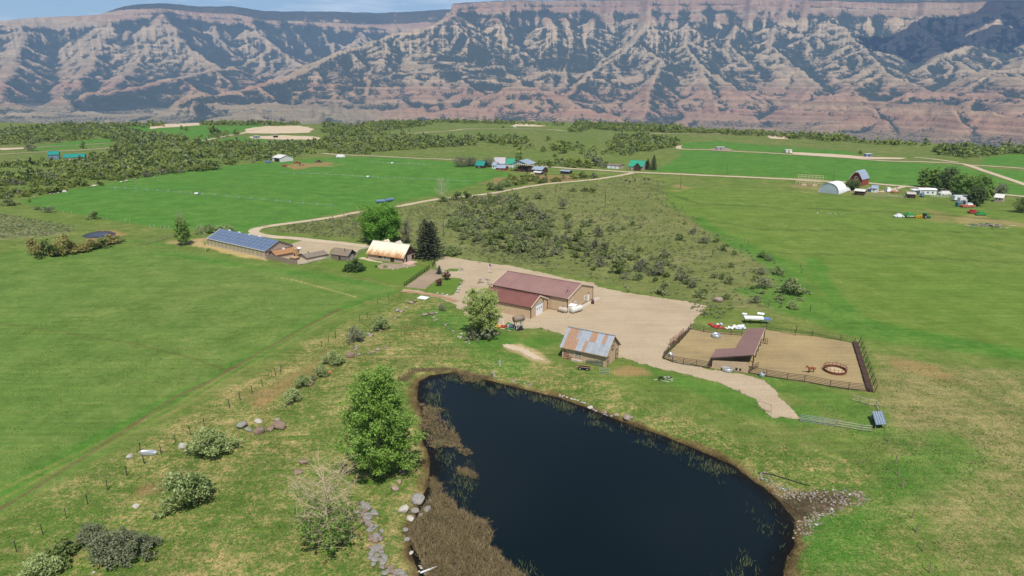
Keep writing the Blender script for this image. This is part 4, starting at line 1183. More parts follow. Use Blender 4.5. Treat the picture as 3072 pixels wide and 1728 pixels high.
def window(f, face, a, b, z0, z1, D=0, L=0, fm=None, nx=1, ny=1):
    """window on a wall: face 'f' front (y=0), 'r' right end (x=L); a..b along the wall"""
    fm = fm or M_WHITE
    P = (lambda u, d, z: (u, -d, z)) if face == 'f' else (lambda u, d, z: (L + d, u, z))
    fr = MB()
    for (u0, v0, u1, v1) in ((a, z0, b, z0), (a, z1, b, z1), (a, z0, a, z1), (b, z0, b, z1)):
        fr.bar(P(u0, .06, v0), P(u1, .06, v1), .12, .12)
    for i in range(1, nx): u = a + (b - a) * i / nx; fr.bar(P(u, .06, z0), P(u, .06, z1), .07, .07)
    for j in range(1, ny): v = z0 + (z1 - z0) * j / ny; fr.bar(P(a, .06, v), P(b, .06, v), .07, .07)
    w = f.part(fr, 'window', fm)
    g = MB()
    for i in range(nx):
        for j in range(ny):
            u0, u1 = a + (b-a)*i/nx, a + (b-a)*(i+1)/nx; v0, v1 = z0 + (z1-z0)*j/ny, z0 + (z1-z0)*(j+1)/ny
            MB().quad(P(u0, .052, v0), P(u1, .052, v0), P(u1, .052, v1), P(u0, .052, v1)).build('pane', M_GLASS, w)
    return w

def door(f, face, a, b, h, m, L=0, z0=0.0, handle=True, th=.06):
    P = (lambda u, d, z: (u, -d, z)) if face == 'f' else (lambda u, d, z: (L + d, u, z))
    mb = MB(); c = [P(a, th, z0), P(b, th, z0), P(b, th, h), P(a, th, h)]; mb.poly(c)
    c2 = [P(a, 0, z0), P(b, 0, z0), P(b, 0, h), P(a, 0, h)]
    for i in range(4): j = (i + 1) % 4; mb.quad(c2[i], c2[j], c[j], c[i])
    d = f.part(mb, 'door', m)
    if handle:
        u = b - .15 if face == 'f' else b - .15
        MB().bar(P(u, th + .04, z0 + 1.0), P(u, th + .04, z0 + 1.15), .06, .06).build('handle', M_DARK, d)
    return d

# ------------------------------------------------------------------ large metal barn
def big_barn():
    f = Frame('metal_barn', 'large tan metal barn with a broad maroon roof beside the gravel yard', 'barn', (1480.4, 893), (1701.6, 937.3))
    D, ev, rg = 15.1, 4.15, 6.5; L = f.L
    gable_shell(f, D, ev, rg, M_TAN, 0.62)
    gable_roof(f, D, ev, rg, M_MAROON, 0.35, 0.3, 0.1, 0.9, trim=M_CREAM)
    for x, y in ((0, 0), (L, 0), (L, D), (0, D)):
        f.part(MB().box(x - .09, x + .09, y - .09, y + .09, 0, ev), 'corner_trim', M_BROWNTRIM)
    f.part(MB().box(-.05, L + .05, -.1, -.05, 0, .25), 'base_trim', M_BROWNTRIM)
    f.part(MB().box(L + .05, L + .1, -.05, D + .05, 0, .25), 'base_trim', M_BROWNTRIM)
    door(f, 'r', 11.9, 12.85, 2.25, M_WHITE, L)
    window(f, 'r', 9.9, 10.8, 1.15, 2.25, D, L, M_WHITE, 2, 1)
    window(f, 'r', 4.1, 4.9, 1.0, 2.1, D, L, M_WHITE, 2, 1)
    f.part(MB().bar((L + .2, 12.3, 2.5), (L + .2, 12.3, 2.9), .15, .15), 'wall_lamp', M_DARK)
    f.part(MB().tube([(L - 1.2, 2.0, 4.5), (L - 1.2, 2.0, 5.6)], .13, 8), 'stove_pipe', M_GALV)
    f.part(MB().lathe([(.0, 0), (.28, .02), (.2, .16), (0, .26)], 8, (L - 1.2, 2.0, 5.6)), 'pipe_cap', M_DARK)
    f.part(MB().box(L + .15, L + 1.7, 1.5, D + 2.5, 0.0, .12), 'concrete_apron', M_CONC)
    return f
BIG = big_barn()

def small_barn():
    f = Frame('metal_workshop', 'smaller tan metal workshop with dark maroon roof and white garage door', 'workshop', (1443, 926), (1592.3, 956.3))
    D, ev, rg = 9.0, 3.35, 5.35; L = f.L
    gable_shell(f, D, ev, rg, M_TAN, 0.55)
    gable_roof(f, D, ev, rg, M_MAROON2, 0.3, 0.28, 0.1, 0.9, trim=M_CREAM)
    for x, y in ((0, 0), (L, 0), (L, D)):
        f.part(MB().box(x - .09, x + .09, y - .09, y + .09, 0, ev), 'corner_trim', M_BROWNTRIM)
    f.part(MB().box(-.05, L + .05, -.1, -.05, 0, .2), 'base_trim', M_PINKWALL)
    # sectional door: four leaves, three small lights in the third
    for i in range(4):
        z0, z1 = .04 + i * .74, .04 + (i + 1) * .74 - .03
        s = f.part(MB().box(L + .045, L + .11, 2.6, 6.2, z0, z1), 'door_section', M_WHITE)
        if i == 2:
            for k in range(3):
                y0 = 2.95 + k * 1.2
                MB().box(L + .105, L + .125, y0, y0 + .5, z0 + .2, z1 - .2).build('door_light', M_GLASS, s)
    f.part(MB().box(L + .05, L + .16, 2.5, 6.3, 3.02, 3.3), 'door_hood', M_GALV)
    f.part(MB().bar((L + .12, 6.5, 3.35), (L + .12, 6.5, 3.7), .2, .2), 'wall_lamp', M_DARK)
    return f
SMALL = small_barn()

# ------------------------------------------------------------------ tin-roofed barn by the pond
def tin_barn():
    f = Frame('tin_roof_barn', 'board barn above the pond with patched grey and rusty tin roof', 'barn', (1686.5, 1073), (1817, 1101.7))
    D, ev, rg = 7.3, 3.25, 6.35; L = f.L
    gable_shell(f, D, ev, rg, M_TANWOOD, 0.42)
    k = (rg - ev) / (D / 2); ov = .55; gov = .45
    rr = random.Random(4)
    rust = {(1, 1), (1, 3), (1, 8), (1, 9), (0, 1), (0, 2), (0, 3), (0, 4), (0, 7), (1, 2), (1, 12)}
    n = 15
    for side in (0, 1):
        for row in (0, 1):
            for i in range(n):
                x0 = -gov + (L + 2 * gov) * i / n + .008; x1 = -gov + (L + 2 * gov) * (i + 1) / n - .008
                t0, t1 = (0, .52) if row == 0 else (.5, 1)
                y = [(-ov + (D / 2 + ov) * t) for t in (t0, t1)]
                z = [ev + k * yy + .06 + .02 * row + rr.uniform(0, .015) for yy in y]
                if side: y = [D - v for v in y]
                m = M_RUST if (side == 0 and (row, i) in rust) else rr.choice((M_TIN, M_TIN, M_TIN2))
                f.part(MB().slab([(x0, y[0], z[0]), (x1, y[0], z[0]), (x1, y[1], z[1]), (x0, y[1], z[1])], .03), 'roof_panel', m)
    f.part(MB().bar((-gov, D / 2, rg + .12), (L + gov, D / 2, rg + .12), .35, .05), 'ridge_cap', M_TIN2)
    for ye in (-ov, D + ov): f.part(MB().bar((-gov, ye, ev - k * ov - .02), (L + gov, ye, ev - k * ov - .02), .08, .14), 'fascia', M_TANWOOD)
    for s in (0, 1):
        y0, y1 = (-ov, D / 2) if s == 0 else (D + ov, D / 2)
        f.part(MB().bar((L + gov - .02, y0, ev - k * ov - .02), (L + gov - .02, y1, rg - .02), .06, .2), 'rake_board', M_TANWOOD)
    w = window(f, 'f', 3.2, 4.9, 1.15, 2.2, 0, 0, M_CREAM, 2, 3)
    def frame_door(face, a, b, z0, z1, nm='door'):
        P = (lambda u, z: (u, -.08, z)) if face == 'f' else (lambda u, z: (L + .08, u, z))
        d = f.part(MB().quad(P(a, z0), P(b, z0), P(b, z1), P(a, z1)), nm, M_TANWOOD)
        for q in ((a, z0, a, z1), (b, z0, b, z1), (a, z0, b, z0), (a, z1, b, z1), (a, (z0 + z1) / 2, b, (z0 + z1) / 2)):
            MB().bar(P(*q[:2]), P(*q[2:]), .1, .1).build('batten', M_DARKWOOD, d)
    frame_door('r', .5, 1.5, .1, 2.1); frame_door('r', 5.5, 6.6, .1, 2.3); frame_door('r', 3.0, 4.2, 3.1, 4.9, 'loft_door')
    f.part(MB().bar((.9, -.12, 2.9), (2.6, -.12, 2.55), .08, .12), 'brace', M_DARKWOOD)
    f.part(MB().box(2.6, 5.2, -.7, -.15, 0, .5), 'stone_step', M_CONC)
    return f
TINB = tin_barn()

# ------------------------------------------------------------------ house
def house():
    f = Frame('farmhouse', 'farmhouse with steep cream metal roof streaked with rust', 'house', (1104.9, 775.8), (1209.3, 790.3))
    D, ev, rg = 8.0, 2.35, 6.0; L = f.L
    gable_shell(f, D, ev, rg, M_PINKWALL)
    gable_roof(f, D, ev, rg, M_RUSTROOF, .55, .5, .1, .62)
    f.part(MB().poly([(L + .03, .3, ev), (L + .03, D - .3, ev), (L + .03, D / 2, rg - .2)]), 'gable_boarding', M_DARKWOOD)
    for x in (L + .5, -.5):
        for s in (0, 1):
            y0 = -.55 if s == 0 else D + .55
            f.part(MB().bar((x, y0, ev - .5), (x, D / 2, rg), .08, .22), 'rake_trim', M_CREAM if s == 0 else M_DARKWOOD)
    for x in (4.2, 9.6):    # rear dormers, their ridges show above the roof
        dm = f.part(MB().poly([(x - 1.2, 6.4, 4.2), (x + 1.2, 6.4, 4.2), (x, 6.4, 6.25)]).quad((x - 1.2, 6.4, 2.6), (x + 1.2, 6.4, 2.6), (x + 1.2, 6.4, 4.2), (x - 1.2, 6.4, 4.2)), 'dormer', M_PINKWALL)
        for s in (-1, 1):
            MB().slab([(x, 4.0, 6.5), (x, 7.0, 6.5), (x + s * 1.6, 7.0, 4.3), (x + s * 1.6, 4.0, 4.3)], .08).build('dormer_roof', M_CREAM, dm)
    window(f, 'f', 4.9, 5.7, 1.05, 1.95, fm=M_DARKWOOD)
    window(f, 'f', 7.0, 8.2, .75, 1.9, fm=M_WHITE, ny=2)
    d = door(f, 'f', 9.9, 11.5, 2.2, M_GLASS)
    MB().box(10.66, 10.74, -.12, -.06, 0, 2.2).build('mullion', M_DARKWOOD, d)
    door(f, 'r', 1.6, 2.6, 2.2, M_GLASS, L); window(f, 'r', 5.4, 6.6, .6, 2.0, D, L, M_DARKWOOD)
    window(f, 'r', 3.5, 4.5, 3.3, 4.5, D, L, M_DARKWOOD)
    f.part(MB().bar((L + .12, -.1, 0), (L + .12, -.1, 2.2), .18, .18), 'porch_post', M_DARKWOOD)
    f.part(MB().box(L + .1, L + 3.5, -.8, 4.2, 0, .14), 'patio', mat('pink_flagstone', (.48, .33, .26), .9, .2, 2))
    f.part(MB().tube([(12.0, 5.0, 5.0), (12.0, 5.0, 6.3)], .16, 8), 'vent_pipe', M_GALV)
    return f
HOUSE = house()

def log_shed():
    f = Frame('log_shed', 'small log shed with shingle roof and stove pipe', 'shed', (995.7, 776.8), (1041.2, 783.6))
    D, ev, rg = 4.5, 2.1, 3.9; L = f.L
    gable_shell(f, D, ev, rg, M_CHINK)
    for face in range(3):
        for i in range(8):
            z = .14 + i * .26
            mb = MB()
            if face == 0: mb.tube([(-.15, -.02, z), (L + .15, -.02, z)], .115, 6)
            elif face == 1: mb.tube([(L + .02, -.15, z + .1), (L + .02, D + .15, z + .1)], .115, 6)
            else: mb.tube([(-.02, D + .15, z + .1), (-.02, -.15, z + .1)], .115, 6)
            f.part(mb, 'log', M_LOG)
    f.part(MB().poly([(L + .06, 0, ev), (L + .06, D, ev), (L + .06, D / 2, rg)]), 'gable_boarding', M_DARKWOOD)
    k = (rg - ev) / (D / 2)
    for s in (0, 1):       # shingle courses
        for c in range(6):
            t0, t1 = c / 6, (c + 1.25) / 6
            y0, y1 = [-.35 + (D / 2 + .35) * t for t in (t0, min(t1, 1))]
            z0, z1 = ev + k * y0 + .06, ev + k * y1 + .04
            if s: y0, y1 = D - y0, D - y1
            f.part(MB().slab([(-.3, y0, z0 + .05), (L + .75, y0, z0 + .05), (L + .75, y1, z1), (-.3, y1, z1)], .04), 'shingle_course', M_SHINGLE)
    f.part(MB().bar((L + .72, -.35, ev - .2), (L + .72, D / 2, rg + .02), .06, .18), 'rake_board', M_STEEL)
    f.part(MB().bar((L + .72, D + .35, ev - .2), (L + .72, D / 2, rg + .02), .06, .18), 'rake_board', M_DARKWOOD)
    f.part(MB().tube([(L - 1.7, 1.2, 2.8), (L - 1.7, 1.2, 4.3)], .12, 8), 'stove_pipe', M_DARK)
    f.part(MB().tube([(.9, 1.3, 2.9), (.9, 1.3, 3.5)], .08, 8), 'vent_pipe', M_GALV)
    door(f, 'f', 3.3, 4.2, 1.9, M_DARKWOOD, th=.17)
    window(f, 'r', 2.0, 2.8, 1.0, 1.8, D, L + .12, M_CREAM)
    return f
log_shed()

# ------------------------------------------------------------------ greenhouse
def greenhouse():
    f = Frame('greenhouse', 'long greenhouse with blue-grey glazed roof and tan panelled side', 'greenhouse', (626, 735.5), (798, 775))
    D, ev, rg = 12.0, 2.85, 5.6; L = f.L
    n = 15; w = L / n
    f.part(MB().box(0, L, -.1, .1, 0, .35).box(0, L, D - .1, D + .1, 0, .35).box(-.1, .1, 0, D, 0, .35).box(L - .1, L + .1, 0, D, 0, .35), 'curb', M_CONC)
    for i in range(n):
        f.part(MB().box(i * w + .1, (i + 1) * w - .1, -.03, .03, .36, ev - .1), 'side_pane', M_POLY if i < n - 1 else M_PINKWALL)
    for i in range(n + 1):
        f.part(MB().box(i * w - .09, i * w + .09, -.1, .1, .3, ev), 'mullion', M_FRAME)
    f.part(MB().box(0, L, D - .03, D + .03, .36, ev), 'rear_glazing', M_POLY)
    f.part(MB().poly([(0, 0, .36), (0, 0, ev), (0, D / 2, rg), (0, D, ev), (0, D, .36)]), 'end_glazing', M_POLY)
    k = (rg - ev) / (D / 2); nx, ny = 15, 4; wx = (L + .4) / nx
    for s in (0, 1):
        for j in range(ny):
            y0, y1 = -.25 + (D / 2 + .25) * j / ny, -.25 + (D / 2 + .25) * (j + 1) / ny
            for i in range(nx):
                x0, x1 = -.2 + wx * i + .03, -.2 + wx * (i + 1) - .03
                a, b = y0 + .03, y1 - .03; za, zb = ev + k * a + .05, ev + k * b + .05
                if s: a, b = D - a, D - b
                f.part(MB().slab([(x0, a, za), (x1, a, za), (x1, b, zb), (x0, b, zb)], .03), 'roof_pane', M_PV)
        for i in range(nx + 1):
            x = -.2 + wx * i; ya, yb = (-.25, D / 2) if s == 0 else (D + .25, D / 2)
            f.part(MB().bar((x, ya, ev - k * .25 + .04), (x, yb, rg + .04), .07, .06), 'rafter', M_GALV)
    for ye in (-.25, D + .25): f.part(MB().bar((-.2, ye, ev - .1), (L + .2, ye, ev - .1), .15, .15), 'gutter', M_OFFW)
    f.part(MB().bar((-.22, -.25, ev - .07), (-.22, D / 2, rg + .05), .1, .2), 'rake_trim', M_WHITE)
    for i in range(4):
        x = 5.5 + i * 6.6
        f.part(MB().box(x, x + 1.1, D / 2 - .35, D / 2 + .2, rg + .02, rg + .3), 'roof_vent', M_WHITE)
    # open right-hand end: truss and studs, a pale knee wall
    e = f.part(MB().bar((L, 0, ev), (L, D, ev), .12).bar((L, 0, ev), (L, D / 2, rg), .12).bar((L, D, ev), (L, D / 2, rg), .12), 'end_frame', M_GALV)
    for i in range(1, 10):
        y = D * i / 10; MB().bar((L, y, .3), (L, y, ev + k * min(y, D - y)), .08).build('stud', M_GALV, e)
    f.part(MB().box(L - .12, L + .12, 0, D, .36, 1.0), 'knee_wall', M_OFFW)
    f.part(MB().poly([(L - .3, 0, 1.0), (L - .3, D, 1.0), (L - .3, D, ev), (L - .3, D / 2, rg - .1), (L - .3, 0, ev)]), 'end_glazing', M_PINKWALL)
    return f
GH = greenhouse()
def px2(x, y): return G(600 + x / 6.44, 640 + y / 6.44)
f = Frame('potting_shed', 'low shed with orange-brown roof against the greenhouse end', 'shed', px2(1345, 850), px2(1510, 905))
def end_gable(f, W, Dp, ev, rg, wall, roof):
    """small building whose gable end faces the front"""
    mb = MB().poly([(0, 0, 0), (W, 0, 0), (W, 0, ev), (W / 2, 0, rg), (0, 0, ev)]).poly([(W, Dp, 0), (0, Dp, 0), (0, Dp, ev), (W / 2, Dp, rg), (W, Dp, ev)])
    mb.quad((W, 0, 0), (W, Dp, 0), (W, Dp, ev), (W, 0, ev)).quad((0, Dp, 0), (0, 0, 0), (0, 0, ev), (0, Dp, ev))
    f.part(mb, 'wall', wall)
    k = (rg - ev) / (W / 2)
    for s in (0, 1):
        xe = -.3 if s == 0 else W + .3
        f.part(MB().slab([(xe, -.3, ev - k * .3 + .04), (xe, Dp + .3, ev - k * .3 + .04), (W / 2, Dp + .3, rg + .04), (W / 2, -.3, rg + .04)], .16), 'roof_slope', roof)
        f.part(MB().bar((xe, -.33, ev - k * .3 - .06), (W / 2, -.33, rg - .06), .05, .2), 'fascia', M_DARKWOOD)
    f.part(MB().bar((W + .33, -.3, ev - k * .3 - .04), (W + .33, Dp + .3, ev - k * .3 - .04), .05, .2), 'fascia', M_DARKWOOD)
end_gable(f, 5.0, 9.0, 1.7, 2.9, M_PINKWALL, M_BRROOF)
f.part(MB().box(4.6, 5.6, 9.0, 10.0, 2.2, 2.5).lathe([(.0, 0), (.9, .1), (.6, .5), (0, .65)], 10, (5.2, 9.2, 2.6)), 'roof_hood', M_WHITE)
f.part(MB().box(2.2, 2.9, 4.0, 4.8, 2.75, 3.2), 'roof_vent', M_WHITE)
c = px2(1855, 830)
t = thing('masonry_oven', 'tan masonry oven tower beside the orange-brown shed', 'oven', c, -.5)
for i in range(9): MB().box(-.75 + i * .01, .75 - i * .01, -.6, .6, i * .33, i * .33 + .31).build('stone_course', M_BRICK, t)
MB().box(-.35, .35, -.66, -.55, .4, 1.1).build('fire_door', M_DARK, t)
c = px2(1830, 895)
t = thing('garden_tub', 'square brown wooden tub by the plank fence', 'tub', c, -.45)
for i in range(3): MB().box(-1.45, 1.45, -1.0, 1.0, .02 + i * .3, .28 + i * .3).build('plank_band', M_SHINGLE if i != 1 else M_DARKWOOD, t)
MB().box(-1.3, 1.3, -.85, .85, .86, .95).build('lid', M_BRICK, t)
f = Frame('root_cellar', 'low root cellar with flat grey-brown roof in the gravel court', 'cellar', px2(1905, 850), px2(2075, 900))
end_gable(f, f.L, 8.5, .8, 1.7, M_CONC, M_GREYROOF)
f.part(MB().tube([(f.L * .45, 2.5, 1.4), (f.L * .45, 2.5, 2.2)], .18, 8), 'vent_pipe', M_DARK)

# ------------------------------------------------------------------ loafing shed in the corral
def loafing_shed():
    roofm = mat('brown_metal_roof', (0.205, 0.115, 0.092), .45, .1, .3, spec=.4)
    A = G(2133, 1102); B = G(2245, 1119)
    f = Frame('loafing_shed', 'open livestock shed with an L-shaped brown roof in the corral', 'shed', A, B)
    L = f.L
    ca, sa = math.cos(-f.ang), math.sin(-f.ang); o = f.root.location
    def P(px, py, h):
        X, Y = G0(px, py, o.z + h); dx, dy = X - o.x, Y - o.y
        return Vector((dx * ca - dy * sa, dx * sa + dy * ca, h))
    hi, lo = 3.6, 3.0
    pts = [P(2132, 1073, 2.5), P(2261, 1064.5, 3.5), P(2295.5, 982.5, 3.6), P(2240, 986.5, 2.6), P(2206, 1043.5, 2.55), P(2146.5, 1047, 2.25)]
    r = f.part(MB().slab([pts[0], pts[1], pts[4], pts[5]], .12), 'roof_slope', roofm)
    r2 = f.part(MB().slab([pts[1], pts[2], pts[3], pts[4]], .12), 'roof_slope', roofm)
    f.part(MB().bar(pts[0] - Vector((0, .08, .1)), pts[1] - Vector((0, .08, .1)), .08, .24), 'fascia', M_DARKWOOD)
    f.part(MB().bar(pts[1] + Vector((.08, 0, -.06)), pts[2] + Vector((.08, 0, -.06)), .06, .16), 'fascia', M_CREAM)
    # front wall of tan boards
    nb = 26
    for i in range(nb):
        x0, x1 = .2 + (L - .3) * i / nb, .2 + (L - .3) * (i + 1) / nb - .025
        h = 1.75 + (2.6 - 1.75) * i / nb
        f.part(MB().box(x0, x1, -.03, .03, 0, h), 'wall_board', M_TANWOOD)
    back = pts[3]; 
    for p in (pts[0], pts[1], pts[2], pts[3], pts[4], pts[5]):
        f.part(MB().bar((p.x, p.y + .15, 0), (p.x, p.y + .15, p.z - .1), .2, .2), 'post', M_DARKWOOD)
    for t in (.2, .4, .6, .8):
        p = pts[1].lerp(pts[2], t); f.part(MB().bar((p.x - .3, p.y, 0), (p.x - .3, p.y, p.z - .1), .2, .2), 'post', M_DARKWOOD)
        q = pts[4].lerp(pts[3], t); f.part(MB().bar((q.x, q.y, 0), (q.x, q.y, q.z - .1), .2, .2), 'post', M_DARKWOOD)
    a, b = pts[4], pts[3]
    f.part(MB().quad((a.x, a.y, 0), (b.x, b.y, 0), (b.x, b.y, b.z - .1), (a.x, a.y, a.z - .1)), 'rear_wall', M_TANWOOD)
    for z in (.5, .95, 1.4):
        f.part(MB().bar((L + .1, .2, z), (pts[1].x + 1.2, pts[1].y + 1.5, z), .08, .12), 'rail', M_PIPE)
    return f
loafing_shed()
# ------------------------------------------------------------------ fences
def fence(name, label, pts, post_h, nrails, pm, rm, spacing=2.6, pw=.12, rw=.07, rh=.09, top=1.0, cat='fence', low=.3, wide=False):
    """posts and rails, each a part; pts are picture points along its foot"""
    P = [G(*p) if not isinstance(p, Vector) else p for p in pts]
    t = thing(name, label, cat, P[0])
    o = P[0]
    pm_me = MB().box(-pw/2, pw/2, -pw/2, pw/2, -.1, post_h).mesh('post', pm)
    for a, b in zip(P[:-1], P[1:]):
        L = (b - a).length; n = max(1, round(L / spacing))
        for i in range(n + 1):
            if i == n and b is not P[-1]: continue
            q = a.lerp(b, i / n); q.z = hz(q.x, q.y)
            link('post', pm_me, t, q - o, math.atan2((b - a).y, (b - a).x))
        for i in range(n):
            p0 = a.lerp(b, i / n); p1 = a.lerp(b, (i + 1) / n); p0.z = hz(p0.x, p0.y); p1.z = hz(p1.x, p1.y)
            for k in range(nrails):
                z = low + (post_h * top - .08 - low) * (k / max(1, nrails - 1)) if nrails > 1 else post_h * top - .08
                MB().bar(p0 - o + Vector((0, 0, z)), p1 - o + Vector((0, 0, z)), rw, rh).build('rail', rm, t)
    return t

def z6(x, y): return (1960 + x / 5.574, 900 + y / 5.574)
def z7(x, y): return (2220 + x / 3.813, 960 + y / 3.813)
fence('pipe_fence', 'dark pipe fence on the near left side of the corral', [z6(170, 980), z6(320, 1045), z6(500, 1085), z6(930, 1145)], 1.7, 5, M_PIPE, M_PIPE, 2.6)
fence('pipe_fence', 'dark pipe fence on the near right side of the corral by the stock tank', [z6(1605, 1230), z7(300, 650), z7(540, 690), z7(735, 712), z7(1030, 770), z7(1240, 800), z7(1480, 825)], 1.7, 5, M_PIPE, M_PIPE, 3.4)
fence('pipe_fence', 'dark pipe fence along the far left side of the corral', [z6(620, 490), z6(840, 535), z6(1060, 565), z6(1300, 590), z6(1480, 600)], 1.6, 4, M_PIPE, M_PIPE, 3.0)
fence('pipe_fence', 'thin dark pipe fence along the far right side of the corral', [z6(1880, 490), z7(630, 180), z7(820, 190), z7(1150, 235), z7(1310, 268)], 1.5, 3, M_PIPE, M_PIPE, 5.0, rw=.04, rh=.05)
fence('pipe_fence', 'dark pipe fence between the gravel yard and the corral', [z6(170, 975), z6(245, 880), z6(330, 800), z6(430, 720), z6(540, 600), z6(620, 500)], 1.6, 4, M_PIPE, M_PIPE, 2.6)
# feed bunk fence on the right: a long trough with leaning pipe frames
P0, P1 = G(*z7(1315, 270)), G(*z7(1490, 830))
t = thing('feed_bunk', 'long rusty feed bunk with leaning pipe frames at the right of the corral', 'feed bunk', P0)
d = P1 - P0; nrm = Vector((d.y, -d.x, 0)).normalized()
if nrm.x < 0: nrm = -nrm
for i in range(7):
    a, b = d * (i / 7), d * ((i + 1) / 7 - .01)
    MB().bar(a + Vector((0, 0, .3)), b + Vector((0, 0, .3)), 1.1, .55).build('trough_section', M_DARKWOOD, t)
for i in range(10):
    a = d * (i / 9) + nrm * .7
    MB().bar(a, a + nrm * .5 + Vector((0, 0, 1.9)), .1, .1).build('post', M_PIPE, t)
for z in (.8, 1.3, 1.8):
    MB().bar(nrm * (.7 + z * .25) + Vector((0, 0, z)), d + nrm * (.7 + z * .25) + Vector((0, 0, z)), .07, .07).build('rail', M_PIPE, t)

def gate(name, label, a, b, h, n, m, lean=0.0, cat='gate', group=None, verts=3):
    A, B = (G(*a) if not isinstance(a, Vector) else a), (G(*b) if not isinstance(b, Vector) else b)
    t = thing(name, label, cat, A, 0, group); d = B - A; nn = Vector((-d.y, d.x, 0)).normalized() * lean
    for k in range(n):
        z = .15 + (h - .15) * k / (n - 1); o = nn * (z / h) + Vector((0, 0, z))
        MB().bar(o, d + o, .06, .07).build('rail', m, t)
    for i in range(verts):
        q = d * (i / (verts - 1)); MB().bar(q, q + nn + Vector((0, 0, h + .05)), .07, .07).build('upright', m, t)
    return t
gate('steel_gate', 'dark red steel gate, lower of two leaning by the corral corner', z6(285, 775), z6(400, 700), 1.7, 7, M_REDPIPE, .3)
gate('steel_gate', 'dark red steel gate, upper of two leaning by the corral corner', z6(425, 690), z6(520, 590), 1.8, 7, M_REDPIPE, .3)
Z5 = lambda x, y: (1650 + x / 6.44, 920 + y / 6.44)
gate('steel_gate', 'green steel gate panel leaning on the front of the tin-roofed barn', Z5(690, 1090), Z5(1010, 1170), 1.9, 8, M_GREENPIPE, .5, verts=4)
gate('steel_gate', 'red steel gate leaning on the front of the tin-roofed barn', Z5(265, 1010), Z5(420, 1030), 2.1, 6, M_REDPIPE, .5)
gate('steel_gate', 'pale steel gate standing in the grass before the tin-roofed barn', Z5(955, 1290), Z5(1150, 1310), 1.3, 4, M_GALV, 0, verts=2)
gate('steel_gate', 'grey steel gate with brace at the end of the dirt drive', z7(690, 1160), z7(1100, 1220), 1.4, 5, M_GALV, 0, verts=4)
gate('steel_gate', 'short gate of two posts and one pale rail at the drive end', z7(195, 1010), z7(350, 1060), 1.6, 2, M_FENCE, 0, verts=2)
gate('steel_gate', 'small open pipe gate standing between scrub bushes', (1900 + 1620 / 4.262, 680 + 1015 / 4.262), (1900 + 1728 / 4.262, 680 + 1040 / 4.262), 2.4, 3, M_PIPE, 0, verts=2)
gate('steel_gate', 'short pipe panel inside the corral beside the open shed', z7(262, 270), z7(312, 280), 1.5, 4, M_PIPE, 0)
gate('hitching_rail', 'rusty pipe frame standing in the grass left of the blossoming tree', (1200 + 70 / 5.152, 760 + 1250 / 5.152), (1200 + 170 / 5.152, 760 + 1265 / 5.152), 2.0, 2, M_REDPIPE, 0, 'rail', verts=2)
gate('hitching_rail', 'rusty square pipe frame nearest the blossoming tree', (1200 + 265 / 5.152, 760 + 1265 / 5.152), (1200 + 370 / 5.152, 760 + 1305 / 5.152), 1.7, 2, M_REDPIPE, 0, 'rail', verts=2)
fence('wood_fence', 'weathered post and rail fence right of the drive gate', [z7(1100, 1220), z7(1390, 1270), z7(1500, 1280)], 1.3, 3, M_FENCE, M_PALEWOOD, 3.0)
fence('wood_fence', 'short weathered fence stub below the feed bunk', [z7(1275, 920), z7(1370, 945), z7(1465, 975), z7(1560, 985), z7(1590, 1050)], 1.3, 2, M_FENCE, M_PALEWOOD, 4.0)
fence('rail_fence', 'black post and rail fence between the lawn and the dirt strip', [(1213, 859), (1250, 832), (1288.5, 805)], 1.25, 3, M_DARK, M_DARK, 2.4, rh=.12)
fence('rail_fence', 'short black rail fence beside the shaded drive', [(1297, 801), (1306, 786)], 1.25, 3, M_DARK, M_DARK, 2.4, rh=.12)
fence('pole_fence', 'pale pole fence between the plank fence and the log shed', [px2(1890, 1000), px2(2080, 975), px2(2290, 915), px2(2430, 895), px2(2545, 870)], 1.2, 3, M_PALEWOOD, M_PALEWOOD, 3.2, rh=.14)
fence('pole_fence', 'pale pole fence from the log shed back to the farmhouse', [(1070, 768), (1080, 758), (1100, 748), (1110, 745)], 1.2, 2, M_PALEWOOD, M_PALEWOOD, 3.5, rh=.12)
fence('pole_fence', 'pale pole porch rail at the right end of the log shed', [(1043, 785), (1068, 777)], 1.3, 3, M_PALEWOOD, M_PALEWOOD, 2.2, rh=.13)
fence('rail_fence', 'small brown rail fence at the bend of the farm lane', [px2(1150, 275), px2(1240, 268), px2(1300, 255)], 1.3, 2, M_FENCE, M_FENCE, 2.5)
fence('rail_fence', 'dark rail fence running from the willow thicket to the poplar', [(425, 735), (470, 727), (520, 712)], 1.3, 3, M_FENCE, M_FENCE, 4.0)
# plank fence: each board a part
P = [px2(1285, 880), px2(1500, 925), px2(1700, 968), px2(1890, 1000)]
t = thing('plank_fence', 'brown vertical plank fence in front of the orange-brown shed', 'fence', P[0])
for a, b in zip(P[:-1], P[1:]):
    n = int((b - a).length / .32)
    for i in range(n):
        q = a.lerp(b, i / n) - P[0]; an = math.atan2((b - a).y, (b - a).x); h = 1.75 + .12 * random.random()
        o = MB().box(0, .29, -.02, .02, -.1, h).build('plank', M_FENCE if i % 3 else M_SHINGLE, t); o.location = q; o.rotation_euler = (0, 0, an)

